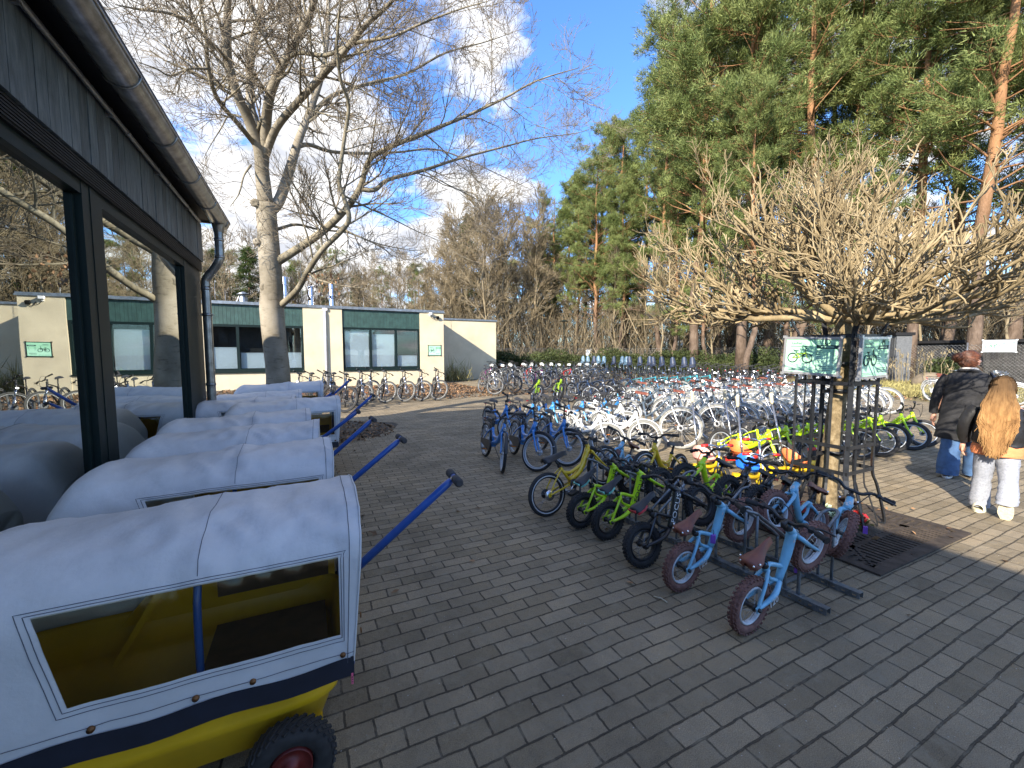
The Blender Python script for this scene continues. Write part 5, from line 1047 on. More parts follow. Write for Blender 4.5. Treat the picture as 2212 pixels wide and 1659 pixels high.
def spawn(P, Rr, n, L0, ang, K=5, up=0., rs=.55, rt=.3, t0=.25, wob=.12, plane=None, tips=True, minr=.0, lentaper=.55, rg=None, curl=0.):
    """children of every branch: P (N,K,3), Rr (N,K) -> (N*n,K',3)"""
    rg = rg or rng; Nn, Kp, _ = P.shape; t = t0 + (1 - t0) * (np.arange(n)[None] + rg.uniform(0, 1, (Nn, n))) / n; t = np.clip(t, 0, .985); s = t * (Kp - 1); i = np.clip(s.astype(int), 0, Kp - 2); f = (s - i)[..., None]
    ar = np.arange(Nn)[:, None]; p = P[ar, i] * (1 - f) + P[ar, i + 1] * f; r = Rr[ar, i] * (1 - f[..., 0]) + Rr[ar, i + 1] * f[..., 0]; tan = nz(P[ar, i + 1] - P[ar, i])
    rv = rg.normal(0, 1, p.shape); 
    if plane is not None: rv[..., 2] *= plane
    perp = nz(rv - (rv * tan).sum(-1, keepdims=True) * tan); a = (ang * rg.uniform(.65, 1.25, (Nn, n)))[..., None]; d = nz(tan * np.cos(a) + perp * np.sin(a)); d[..., 2] += up * .5; d = nz(d)
    Ln = L0 * rg.uniform(.55, 1.2, (Nn, n)) * (1 - lentaper * t) ; plen = np.linalg.norm(P[:, -1] - P[:, 0], axis=-1)[:, None]; 
    Nc = Nn * n; p, d, Ln, r = p.reshape(Nc, 3), d.reshape(Nc, 3), Ln.reshape(Nc), r.reshape(Nc)
    Q = np.empty((Nc, K, 3)); Q[:, 0] = p; cd = d.copy(); ax_ = nz(rg.normal(0, 1, (Nc, 3)))
    for k in range(1, K):
        cd = cd + rg.normal(0, wob, cd.shape) + np.array([0, 0, up]) / (K - 1) + curl * np.cross(ax_, cd) / (K - 1); cd = nz(cd); Q[:, k] = Q[:, k - 1] + cd * (Ln / (K - 1))[:, None]
    r0 = np.minimum(r * rs, r * .95); Rn = np.maximum(r0[:, None] * np.linspace(1, rt, K)[None], minr); return Q, Rn
def limb(pts, radii, n=5): p, r = smooth(pts, radii, n); return p, r
def add_limbs(mb, limbs, S=10, m=0):
    for p, r in limbs: mb.tube(p, r, S, m, cap=True)
def resample(p, r, K):
    d = np.concatenate([[0], np.cumsum(np.linalg.norm(np.diff(p, axis=0), axis=1))]); s = np.linspace(0, d[-1], K); return np.stack([np.interp(s, d, p[:, k]) for k in range(3)], -1), np.interp(s, d, r), d[-1]
# ---------------------------------------------------------------- the big beech
BY = 8.8
def BP(z, dy=0.):   # a place in the crown: sighted direction, dy metres behind/before the trunk
    return PX(219.4 + z[0] * .496, z[1] * .496, Y=BY + dy)
be = empty('beech_tree', (-.51, BY, 0)); tag(be, 'large leafless beech with smooth pale trunk and wide spreading crown beside the building corner', 'tree')
def chain(pts, dys, radii): return limb([BP(p, d) for p, d in zip(pts, dys)], radii)
trunk = [np.array([-.50, BY, -.05]), np.array([-.505, BY, .25])] + [BP(p) for p in ((770, 1640), (755, 1500), (742, 1350), (742, 1250), (733, 1130), (722, 980), (715, 890))]
tp, tr = limb(trunk, [.30, .228, .20, .194, .20, .185, .178, .164, .162])
mains = [chain([(715, 890), (700, 760), (690, 660), (640, 520), (590, 410), (548, 260), (548, 110), (555, -60), (600, -260)], [0, 0, -.1, -.3, -.5, -.7, -.9, -1.1, -1.3], [.19, .17, .15, .125, .11, .10, .085, .06, .03]),
    chain([(722, 930), (775, 870), (825, 720), (862, 600), (920, 450), (965, 300), (985, 120), (990, -60), (1010, -250)], [0, .1, .4, .7, 1.0, 1.2, 1.4, 1.6, 1.8], [.15, .14, .125, .11, .095, .08, .07, .055, .03]),
    chain([(705, 720), (715, 560), (735, 410), (800, 260), (890, 100), (940, -40), (980, -220)], [0, -.3, -.7, -1.1, -1.5, -1.9, -2.2], [.13, .12, .105, .09, .075, .055, .03]),
    chain([(690, 660), (660, 520), (645, 400), (650, 220), (690, 40), (700, -160)], [0, .4, .7, 1.0, 1.3, 1.6], [.12, .11, .10, .085, .065, .03]),
    chain([(705, 700), (760, 560), (850, 450), (960, 330), (1060, 220), (1150, 110), (1250, 20), (1340, -90)], [0, -.5, -1.0, -1.6, -2.1, -2.6, -3.0, -3.3], [.10, .09, .08, .072, .062, .05, .038, .02]),
    chain([(750, 1150), (860, 1080), (960, 1010), (1050, 925), (1100, 862), (1132, 800), (1172, 690), (1300, 622), (1450, 562), (1600, 500), (1750, 430), (1900, 350), (2080, 295)], [0, -.3, -.6, -.9, -1.1, -1.2, -1.4, -1.7, -2.0, -2.3, -2.5, -2.7, -2.9], [.115, .10, .095, .085, .08, .072, .058, .05, .042, .034, .026, .018, .008]),
    chain([(1118, 822), (1190, 826), (1250, 782), (1400, 742), (1560, 690), (1750, 640), (1900, 602), (2100, 572), (2180, 520)], [-1.15, -1.2, -1.0, -.7, -.3, .2, .5, .8, 1.0], [.062, .055, .05, .045, .038, .03, .022, .012, .006]),
    chain([(770, 1340), (850, 1265), (900, 1180), (960, 1090), (1040, 1010), (1078, 950), (1052, 850), (1035, 780), (1058, 600), (1076, 460), (1042, 350), (1025, 200), (1040, 20), (1060, -120)], [0, -.5, -.9, -1.3, -1.7, -1.9, -2.0, -2.05, -2.2, -2.4, -2.6, -2.8, -3.0, -3.1], [.085, .075, .07, .062, .058, .052, .045, .042, .038, .034, .03, .025, .018, .01]),
    chain([(835, 650), (900, 630), (1000, 660), (1150, 668), (1300, 662), (1450, 650), (1600, 700), (1750, 770), (1880, 830)], [.5, .9, 1.3, 1.7, 2.1, 2.4, 2.6, 2.8, 3.0], [.065, .06, .054, .046, .038, .03, .024, .016, .007]),
    chain([(880, 540), (1000, 420), (1160, 365), (1330, 320), (1500, 230), (1680, 180), (1820, 130)], [.8, 1.2, 1.6, 2.0, 2.3, 2.6, 2.8], [.07, .062, .052, .042, .032, .022, .008]),
    chain([(675, 640), (600, 545), (525, 460), (485, 385), (462, 280), (455, 150), (430, 10), (420, -100)], [-.1, -.5, -.9, -1.2, -1.4, -1.6, -1.8, -1.9], [.062, .055, .05, .045, .038, .03, .022, .01]),
    chain([(462, 300), (380, 300), (300, 330), (240, 300), (160, 270)], [-1.4, -1.7, -1.9, -2.1, -2.2], [.024, .02, .016, .012, .005]),
    chain([(650, 720), (620, 765), (600, 840), (560, 900)], [0, -.4, -.8, -1.1], [.03, .022, .016, .006]),
    chain([(760, 1000), (850, 978), (950, 1000), (1080, 1015), (1200, 1060), (1350, 1090), (1430, 1080)], [.1, .5, .9, 1.2, 1.5, 1.8, 2.0], [.045, .038, .032, .026, .02, .013, .006]),
    chain([(548, 260), (480, 190), (400, 110), (300, 60), (160, 40), (60, 20)], [-.7, -1.2, -1.7, -2.2, -2.7, -3.1], [.05, .042, .035, .026, .017, .007]),
    chain([(800, 260), (860, 230), (980, 240), (1100, 190), (1260, 160), (1400, 100), (1560, 40), (1700, 0)], [-1.1, -1.4, -1.8, -2.2, -2.6, -3.0, -3.3, -3.6], [.05, .045, .04, .034, .027, .02, .013, .006]),
    chain([(965, 300), (1080, 250), (1200, 160), (1320, 60), (1420, -60)], [1.2, 1.6, 2.0, 2.3, 2.6], [.05, .042, .034, .024, .01]),
    chain([(640, 520), (560, 500), (520, 560), (470, 640), (440, 700)], [-.3, .2, .6, .9, 1.1], [.026, .021, .016, .011, .005]),
    chain([(590, 410), (520, 330), (430, 290), (330, 240), (230, 170)], [-.5, .1, .6, 1.0, 1.4], [.04, .032, .024, .016, .006]),
    chain([(1052, 850), (1150, 900), (1260, 950), (1380, 1010), (1500, 1060)], [-2.0, -1.8, -1.6, -1.4, -1.2], [.024, .02, .015, .01, .005]),
    chain([(1400, 742), (1500, 800), (1620, 860), (1740, 930)], [-.7, -.9, -1.1, -1.3], [.022, .017, .012, .005])]
mb = MB(); mb.tube(tp, tr, 28); add_limbs(mb, [(p, r * .67) for p, r in mains[:5]], 16)
# knots and old branch collars
for (zx, zy), r_ in (((712, 1248), .07), ((675, 1050), .05), ((668, 880), .06)):
    c = BP((zx, zy), -.165); mb.lathe(c, [(r_ * 1.3, .05), (r_ * .9, .022), (r_ * .6, .016), (r_ * .35, .024), (0, .022)], 14, 0, axis='y')
child(mb, 'trunk', M['beech'], be)
mb = MB(); add_limbs(mb, [(p, r * .68) for p, r in mains[5:]], 10); tw = MB(); rg = np.random.default_rng(11)
mains = [(p, r * (.65 if j < 5 else .67)) for j, (p, r) in enumerate(mains)]
for j, (p, r) in enumerate(mains):
    q, rr, Ln = resample(p, r, 16); n = max(4, int(Ln / .30)); t0 = .30 if j < 5 else .16
    A, Ra = spawn(q[None], rr[None], int(n * 1.05), 1.6, .95, 7, .10, .42, .22, t0, .11, .8, minr=.0035, lentaper=.35, rg=rg); mb.tubes(A, Ra, 5)
    Bq, Rb = spawn(A, Ra, 7, .85, .75, 5, .10, .62, .4, .15, .13, .6, minr=.0028, rg=rg); tw.tubes(Bq, Rb, 4)
    Cq, Rc = spawn(Bq, Rb, 5, .42, .7, 4, .20, .85, .7, .15, .14, .7, minr=.0026, rg=rg); tw.tubes(Cq, Rc, 3)
    Dq, Rd = spawn(Cq, Rc, 2, .17, .7, 3, .3, 1.0, .8, .3, .1, .7, minr=.0024, rg=rg); tw.tubes(Dq, Rd, 3)
child(mb, 'limb', M['beechlimb'], be); child(tw, 'twigs', M['twigbark'], be)
# a few dead leaves still hanging
pts = np.array([BP((rng.uniform(885, 1040), rng.uniform(1195, 1310)), rng.uniform(-1.4, -.8)) for _ in range(130)])
o = leaf_scatter('dead_leaves', pts, .05, pm('dead_leaf', (.26, .15, .08), .8, island=.4), None, None, 1.2, kind='stuff'); o.parent = be; o.matrix_parent_inverse = Matrix.Translation(be.location).inverted()

# ---------------------------------------------------------------- low umbrella-shaped tree in the guard
ct = empty('umbrella_tree', (4.25, 2.08, 0)); tag(ct, 'small bare ornamental tree with umbrella crown of thick pale twigs inside the black tree guard', 'tree')
mb = MB(); sp_, sr_ = limb([(4.25, 2.08, -.02), (4.25, 2.08, .15), (4.26, 2.075, .6), (4.29, 2.06, 1.1), (4.32, 2.05, 1.55), (4.33, 2.05, 1.76), (4.33, 2.05, 1.86)], [.098, .08, .072, .068, .066, .076, .10]); mb.tube(sp_, sr_, 20); child(mb, 'trunk', M['catstem'], ct)
rg = np.random.default_rng(5); mb = MB(); hd0 = np.array([4.33, 2.05, 1.80]); base = []; rad = []
for k in range(23):
    az = k * 2.39996 + rg.normal(0, .1); el = R_([4, 10, 18, 30, 46, 64][k % 6] + rg.normal(0, 3)); Ln = (1.95 if el < .4 else 1.75 if el < .6 else 1.45 if el < .9 else 1.12) * rg.uniform(.85, 1.06) * (1 - .22 * max(0, math.cos(az - R_(206)))); d = np.array([math.cos(az) * math.cos(el), math.sin(az) * math.cos(el), math.sin(el)]); p = hd0 + d * .05; P_ = [p]
    for s in range(8):
        d = nz(d + rg.normal(0, .13, 3) + np.array([0, 0, .012 if el > .35 else .01])); p = p + d * Ln / 8; P_.append(p)
    base.append(P_); rad.append(np.linspace(.031, .0065, 9) * rg.uniform(.8, 1.2))
A0, R0 = np.array(base), np.array(rad)
def lift(P):
    rr = np.hypot(P[..., 0] - 4.33, P[..., 1] - 2.05); zm = 1.74 + .05 * rr + .05 * np.sin(P[..., 0] * 7 + P[..., 1] * 5); d = P[..., 2] - zm; P[..., 2] = np.where(d < 0, zm - d * .65, P[..., 2]); return P
lift(A0); mb.tubes(A0, R0, 7)
A1, R1 = spawn(A0, R0, 8, 1.0, .62, 6, .16, .62, .5, .12, .16, .7, minr=.0026, lentaper=.55, rg=rg); lift(A1); mb.tubes(A1, R1, 6)
A2, R2 = spawn(A1, R1, 7, .42, .72, 5, .34, .85, .75, .15, .18, .8, minr=.0026, lentaper=.3, rg=rg); lift(A2); mb.tubes(A2, R2, 5)
A3, R3 = spawn(A2, R2, 4, .15, .8, 4, .5, .95, .95, .3, .16, .8, minr=.0020, rg=rg); lift(A3); mb.tubes(A3, R3, 4)
child(mb, 'crown', M['catalpa'], ct)

# ---------------------------------------------------------------- tree makers for the wood
def tufts(C, D, Ln, n, w, spread, rg, mat_i=0, mb=None):
    """needle tufts at points C along directions D: n thin blades each"""
    Nn = len(C); d = nz(D[:, None] + rg.normal(0, spread, (Nn, n, 3))); side = nz(np.cross(d, rg.normal(0, 1, d.shape))); l = Ln * rg.uniform(.6, 1.25, (Nn, n, 1)); c = C[:, None] + rg.normal(0, Ln * .35, (Nn, n, 3))
    V = np.stack([c - side * w / 2, c + side * w / 2, c + d * l], 2).reshape(-1, 3); T_ = np.arange(len(V)).reshape(-1, 3); mb.add(V, T=T_, m=mat_i, sm=False)
def make_pine(H, seed, c0=.34, Lb=3.7, dens=1.0, nb=92, tri=.34):
    rg = np.random.default_rng(seed); root = empty('pine_tree', (0, 0, 0)); K = 12; z = np.linspace(0, H, K); p = np.stack([np.cumsum(rg.normal(0, .10, K)), np.cumsum(rg.normal(0, .10, K)), z], -1); p[0, :2] = 0; p[1, :2] *= .3; r = np.interp(z / H, [0, .05, .5, .85, 1], [.27, .22, .16, .07, .02]) * H / 24
    a = MB(); a.tube(p, r, 10); a.build('trunk', M['pinebark'], root)
    b = MB(); A, Ra = spawn(p[None], r[None], nb, Lb, 1.25, 7, .10, .30, .25, c0, .10, None, minr=.012, lentaper=.45, rg=rg)
    keepA = np.sin(A[:, 0, 2] * 2.3 + seed) + rg.normal(0, .5, len(A)) > -.40
    Bq, Rb = spawn(A[keepA], Ra[keepA], 9, 1.25, .8, 4, .14, .6, .5, .35, .12, .6, minr=.008, lentaper=.35, rg=rg); b.tubes(A, Ra, 4, 0); b.tubes(Bq, Rb, 3, 0)
    Cq, Rc = spawn(Bq, Rb, 5, .55, .8, 3, .25, .8, .5, .2, .1, .9, minr=.006, rg=rg)
    for Qs in (Cq, Bq):
        C = Qs[:, -1]; D = nz(Qs[:, -1] - Qs[:, -2]) + [0, 0, .25]; keep = rg.uniform(0, 1, len(C)) < dens; tufts(C[keep], D[keep], .24, 13, .034, .6, rg, 1, b)
    C = Cq[:, 1]; D = nz(Cq[:, 1] - Cq[:, 0]) + [0, 0, .2]; tufts(C, D, .20, 7, .032, .6, rg, 1, b)
    b.build('crown', [M['pinebark'], M['needles']], root); return root
def make_bare(H, seed, spread=.6, nb=22, c0=.3, mat='greybark', dense=1, multi=0):
    rg = np.random.default_rng(seed); root = empty('bare_tree', (0, 0, 0)); K = 10; z = np.linspace(0, H, K); p = np.stack([np.cumsum(rg.normal(0, .16, K)), np.cumsum(rg.normal(0, .16, K)), z], -1); p[0, :2] = 0; r = np.interp(z / H, [0, .08, .5, 1], [.14, .11, .06, .01]) * H / 12
    a = MB(); a.tube(p, r, 8); St = [(p, r)]
    for k in range(multi):
        q = p.copy(); an = rg.uniform(0, 6.28); q[:, 0] += math.cos(an) * z * .13; q[:, 1] += math.sin(an) * z * .13; q[:, 2] *= rg.uniform(.75, .95); a.tube(q, r * .7, 7); St.append((q, r * .7))
    a.build('trunk', M[mat], root); b = MB()
    for p_, r_ in St:
        A, Ra = spawn(p_[None], r_[None], nb, H * .30, spread, 7, .16, .5, .25, c0, .11, None, minr=.016, lentaper=.5, rg=rg); b.tubes(A, Ra, 4)
        Bq, Rb = spawn(A, Ra, 9 * dense, H * .12, .65, 5, .14, .6, .5, .2, .13, None, minr=.0125, rg=rg); b.tubes(Bq, Rb, 3)
        Cq, Rc = spawn(Bq, Rb, 6, H * .06, .6, 3, .2, .85, .7, .2, .1, None, minr=.010, rg=rg); b.tubes(Cq, Rc, 3)
    b.build('crown', M[mat], root); return root
def make_spruce(H, seed):
    rg = np.random.default_rng(seed); root = empty('spruce_tree', (0, 0, 0)); p = np.stack([np.zeros(8), np.zeros(8), np.linspace(0, H, 8)], -1); r = np.linspace(.16, .01, 8) * H / 12; a = MB(); a.tube(p, r, 8); a.build('trunk', M['pinebark'], root)
    b = MB(); A, Ra = spawn(p[None], r[None], 130, H * .26, 1.5, 6, -.06, .3, .2, .1, .05, None, minr=.008, lentaper=.95, rg=rg); b.tubes(A, Ra, 3, 0); Bq, Rb = spawn(A, Ra, 10, H * .055, .9, 3, -.15, .6, .5, .1, .08, .25, minr=.006, lentaper=.7, rg=rg); b.tubes(Bq, Rb, 3, 0)
    for k in (0, 1, 2): C = Bq[:, k]; tufts(C, nz(Bq[:, 2] - Bq[:, 0]), .20, 5, .05, .55, rg, 1, b)
    b.build('crown', [M['pinebark'], M['spruce']], root); return root
def DIR(px, D):
    d = ray(px, 762); d = d / math.hypot(d[0], d[1]); return np.array([d[0] * D, d[1] * D])
usedt = set()
def plant(tpl, x, y, H0, H, label, group, rz=None, w=1.0, cat='tree'):
    o = tpl if tpl.name not in usedt else copy_tree(tpl); usedt.add(tpl.name); s = H / H0; o.location = (x, y, -.03); o.rotation_euler = (0, 0, rz if rz is not None else rng.uniform(0, 6.28)); o.scale = (s * w, s * w, s); tag(o, label, cat, group); return o
pn = [(make_pine(24, 21), 24), (make_pine(24, 22, .22, 4.0), 24), (make_pine(22, 23, .44, 3.4), 22)]
PL = [(1222, 45, 19, 0), (1262, 52, 19, 2), (1300, 41, 21, 1), (1345, 47, 25, 0), (1425, 36, 21, 1), (1452, 42, 30, 2), (1500, 31, 28, 0), (1548, 37, 31, 1), (1600, 29, 27, 2), (1655, 34, 30, 0), (1712, 30, 26, 1), 
      (1840, 34, 29, 2), (1965, 30, 23, 2), (2040, 33, 27, 1), (2110, 28, 24, 0), (2190, 31, 27, 2), (1575, 44, 30, 1), (1480, 50, 33, 1), (2290, 30, 25, 1), (1385, 52, 27, 2), (720, 48, 12, 1), (905, 55, 12, 2), (640, 55, 11.5, 0), (1180, 55, 15, 1), (1100, 60, 14, 2), (1340, 36, 14, 2), (500, 50, 11, 1), (830, 58, 12, 1), (1165, 52, 17, 1), (1198, 43, 16.5, 1), (1245, 39, 16, 2), (1290, 37, 17, 1), (1450, 33, 13, 1), (1530, 31, 12, 1), (1355, 39, 12, 1), (1690, 29, 13, 1), (1780, 40, 27, 0), (1610, 26, 15, 1)]
for i, (px_, D, H, k) in enumerate(PL):
    x, y = DIR(px_, D); z_ = px_ < 1000; plant(pn[k][0], x, y, pn[k][1], H, 'green pine top rising behind the low building' if z_ else 'tall Scots pine with orange upper trunk in the wood beyond the fence', 'pines behind the low building' if z_ else 'pines beyond the fence', w=1.15)
bt = [(make_bare(12, 31, .62), 12), (make_bare(12, 32, .75, 26, .2, dense=1), 12), (make_bare(12, 33, .5, 20, .35, multi=1), 12)]
bb = [(make_bare(10, 35, .85, 34, .12, dense=1), 10)]
BL = [(1040, 40, 13.5, 0), (1085, 44, 14, 2), (1130, 46, 15.5, 0), (1165, 38, 14, 2), (975, 42, 13, 0), (930, 46, 11.5, 2), (885, 44, 11, 1), (840, 48, 10.5, 0), (795, 45, 10.5, 2), (750, 47, 10, 1), (700, 46, 10.5, 0), (650, 44, 10.5, 2), (540, 42, 10.5, 0), (490, 40, 10.5, 1), (430, 40, 10, 2),
      (1200, 50, 12, 1), (1245, 38, 10, 1), (1290, 48, 11, 0), (1330, 36, 9, 2), (1380, 40, 10, 1), (1430, 32, 8, 0), (1490, 38, 9, 2), (1545, 32, 8, 1), (1620, 35, 8.5, 0), (1700, 31, 8, 2), (1790, 34, 8.5, 1), (1880, 30, 8, 0), (1990, 31, 8, 2), (2090, 29, 7.5, 1), (2180, 30, 8, 0)]
for i, (px_, D, H, k) in enumerate(BL):
    x, y = DIR(px_, D); g_ = 'behind the low building' if px_ < 960 else ('between the annex and the pines' if px_ < 1230 else 'among the pine trunks beyond the fence')
    plant(bt[k][0], x, y, bt[k][1], H, 'slender leafless tree ' + g_, 'leafless trees ' + g_, w=1.05)
for px_, D, H in ((1060, 34, 13.5), (1010, 37, 13), (1100, 36, 13.5), (1035, 42, 15), (1140, 39, 13.5), (1085, 46, 16), (975, 44, 13.5), (1180, 47, 13), (1000, 52, 16), (1130, 54, 15), (985, 35, 9.5), (1220, 40, 9), (1270, 44, 9), (1320, 42, 9), (820, 36, 7.5), (780, 40, 8.5), (690, 38, 8), (1400, 36, 8), (1470, 34, 8), (1560, 36, 9), (1660, 34, 8.5), (950, 38, 9), (905, 36, 8), (860, 38, 8.5), (1180, 42, 9), (735, 38, 8), (600, 37, 8), (480, 36, 8)):
    x, y = DIR(px_, D); plant(bb[0][0], x, y, 10, H, 'dense brown leafless tree with fine twigs behind the building', 'brown bushy trees behind the building', w=1.05)
spr = make_spruce(12, 41)
for px_, D, H in ((1012, 46, 16), (545, 38, 9.6), (470, 42, 10), (775, 54, 11), (1355, 58, 16), (330, 36, 9)):
    x, y = DIR(px_, D); plant(spr, x, y, 12, H, 'dark green spruce standing among the leafless trees behind the buildings', 'spruces in the wood', w=1.15)
# trees to the right rear, seen only in window reflections and as shade
# thicket: innumerable thin stems and brushwood filling the wood
rg = np.random.default_rng(77); n = 95000; px_ = rg.uniform(250, 2500, n); D = rg.uniform(33, 78, n) + np.where(px_ < 1000, 2, 0) + np.where(px_ > 1400, 4, 0); dd = np.array([DIR(a, 1.0) for a in px_]) * D[:, None]
z0 = rg.uniform(0, 1, n) ** 1.5 * np.interp(D, [30, 78], [3.2, 9.5]); ln = rg.uniform(.7, 2.6, n); dv = np.stack([rg.normal(0, .33, n), rg.normal(0, .33, n), rg.uniform(.5, 1, n)], -1); wv = nz(np.cross(dv, rg.normal(0, 1, dv.shape))) * rg.uniform(.010, .035, n)[:, None]
c = np.stack([dd[:, 0], dd[:, 1], z0], -1); V = np.stack([c - wv, c + wv, c + dv * ln[:, None] + wv * .3, c + dv * ln[:, None] - wv * .3], 1)
o = MB().add(V.reshape(-1, 3), Q=np.arange(n * 4).reshape(-1, 4), sm=False).build('thicket', M['thicket']); tag(o, 'brown brushwood and saplings filling the wood between the trunks', 'undergrowth', kind='stuff')
# ---------------------------------------------------------------- hedge in front of the fence
def hedge(name, path, h, w, n, label, mat='hedge'):
    rg = np.random.default_rng(len(label)); P_ = np.array(path, float); seg = np.concatenate([[0], np.cumsum(np.linalg.norm(np.diff(P_, axis=0), axis=1))]); s = rg.uniform(0, seg[-1], n); x = np.interp(s, seg, P_[:, 0]); y = np.interp(s, seg, P_[:, 1])
    a = rg.uniform(0, 2 * math.pi, n); q = rg.uniform(0, 1, n) ** .4; hh = h * (1 + .22 * np.sin(s * 1.3) + .12 * np.sin(s * 3.1)); C = np.stack([x + np.cos(a) * q * w, y + rg.uniform(-1, 1, n) * w, np.abs(np.sin(a)) * q * hh + .05], -1)
    b = MB(); tufts(C, np.tile([0, 0, 1.], (n, 1)), .13, 4, .075, 1.0, rg, 0, b); o = b.build(name, M[mat]); tag(o, label, 'hedge'); return o
hedge('hedge', [(10.2, 25.6), (16, 26.3), (20.5, 25.5), (23.5, 21), (25.2, 15.5)], 1.4, 1.2, 15000, 'low evergreen hedge running behind the child seat bicycles')
hedge('shrub', [(25.4, 8.3), (25.4, 8.0)], 1.1, .5, 420, 'small green shrub at the wire fence beside the boulder')
# ---------------------------------------------------------------- wire fence
fe = empty('wire_fence', (26.3, 5, 0)); tag(fe, 'grey chain-link fence with steel posts between the parking yard and the wood', 'fence')
path = [(26.0, -8), (26.3, 5), (26.6, 16), (25, 24), (20, 28.5), (9.5, 29.0)]; FH = 1.85; mw = MB(); posts = []
for (xa, ya), (xb, yb) in zip(path[:-1], path[1:]):
    Ln = math.hypot(xb - xa, yb - ya); n = max(1, round(Ln / 2.6)); u = np.array([(xb - xa) / Ln, (yb - ya) / Ln]); posts += [(xa + u[0] * Ln * k / n, ya + u[1] * Ln * k / n) for k in range(n)]
    st = .13; nn = int(Ln / st); W0 = []
    for k in range(-int(FH / st), nn):
        for sg in (1, -1):
            s0, s1 = k * st, k * st + FH; zA, zB = (0, FH) if sg > 0 else (FH, 0); a0, a1 = max(s0, 0), min(s1, Ln)
            if a1 <= a0: continue
            za = zA + (zB - zA) * (a0 - s0) / FH; zb = zA + (zB - zA) * (a1 - s0) / FH; W0.append([[xa + u[0] * a0, ya + u[1] * a0, za + .03], [xa + u[0] * a1, ya + u[1] * a1, zb + .03]])
    mw.tubes(np.array(W0), np.full((len(W0), 2), .0045), 3)
    for z in (.06, 1.0, FH): mw.tubes(np.array([[[xa, ya, z], [xb, yb, z]]]), np.full((1, 2), .006), 4)
child(mw, 'wire_mesh', M['zincold'], fe)
for x, y in posts: mb = MB(); mb.tube([(x, y, 0), (x, y, FH + .12)], .035, 8); child(mb, 'post', M['greenframe'] if y > 20 else M['zincold'], fe)
# ================================================================ tree guard, grate, boards
M['guard'] = pm('guard_black', (.020, .022, .026), .42, metal=.3, var=.25, scale=20)
GX, GY = 4.25, 2.06
gd = empty('tree_guard', (GX, GY, 0)); tag(gd, 'tall square black steel tree guard around the trunk of the umbrella-crowned tree', 'tree guard')
hb_ = .215
def gbar(x, y, corner):
    nx_, ny_ = (x / hb_), (y / hb_); o = np.array([nx_, ny_, 0]); o = o / max(1, np.linalg.norm(o[:2]))
    f = lambda out, z: (GX + x + o[0] * out, GY + y + o[1] * out, z)
    pts = [f(.07, .012), f(.105, .016), f(.11, .05), f(.085, .18), f(.04, .36), f(.0, .50), f(0, .9), f(0, 1.35), f(0, 1.66), f(.02, 1.73), f(.055, 1.79), f(.06, 1.83)] if corner else [f(.09, .02), f(.11, .06), f(.04, .30), f(0, .48), f(0, 1.32)]
    p, _ = smooth(pts, .01, 4); t = nz(np.gradient(p, axis=0)); tang = np.array([-o[1], o[0], 0]); w = (.019 if corner else .010); th = .005 if not corner else .006; nn = np.cross(t, tang)
    a = MB(); ring = np.stack([p + tang * w + nn * th, p - tang * w + nn * th, p - tang * w - nn * th, p + tang * w - nn * th, p + tang * w + nn * th], 1); a.grid(ring, sm=False); a.grid(ring[:, ::-1] , sm=False) if False else None
    return a
for cx in (-1, 1):
    for cy in (-1, 1): child(gbar(cx * hb_, cy * hb_, True), 'corner_post', M['guard'], gd)
for t in (-.33, .33):
    for s in (-1, 1): child(gbar(t * hb_ * 1.05, s * hb_, False), 'bar', M['guard'], gd); child(gbar(s * hb_, t * hb_ * 1.05, False), 'bar', M['guard'], gd)
for z in (.50, .72, 1.26, 1.66):
    a = MB(); h = hb_ + .008
    for s in (-1, 1): a.box((GX, GY + s * h, z), (2 * h, .008, .032)); a.box((GX + s * h, GY, z), (.008, 2 * h - .01, .032))
    child(a, 'ring', M['guard'], gd)
for z in (.62, 1.18, 1.42):
    a = MB(); cx = 4.25 + (z / 1.76) * .08; cy = 2.08 - (z / 1.76) * .03
    a.lathe((cx, cy, z), [(.083, -.018), (.088, -.018), (.088, .018), (.083, .018)], 20); a.box((cx - .15, cy + .02, z), (.14, .004, .03)); child(a, 'tie', M['plblack'], gd)
info_board((3.995, 2.145, 1.492), (.05, -1, -.035), (0, -.035, 1), .455, .335, 'D', 'larger mint green board headed D on the left side of the tree guard', 'Laufrad')
info_board((4.25, 1.785, 1.48), (1, .03, .02), (0, -.02, 1), .48, .345, 'M', 'mint green board with grey bicycle picture, right side of the tree guard', iconcol='inkg')
gm = pm('grate_iron', (.062, .048, .038), .75, metal=.25, var=.35, scale=14, bump=.001)
gr = empty('tree_grate', (4.2, 2.1, 0)); tag(gr, 'square rusty brown iron tree grate with slots set in the paving', 'tree grate')
x0, x1, y0, y1 = 3.45, 4.95, 1.34, 2.84; a = MB(); z0, z1 = .003, .016
a.b2((x0, y0, z0), (x1, y0 + .07, z1)); a.b2((x0, y1 - .07, z0), (x1, y1, z1)); a.b2((x0, y0 + .07, z0), (x0 + .07, y1 - .07, z1)); a.b2((x1 - .07, y0 + .07, z0), (x1, y1 - .07, z1))
cxm, cym = (x0 + x1) / 2, (y0 + y1) / 2; hs = .68
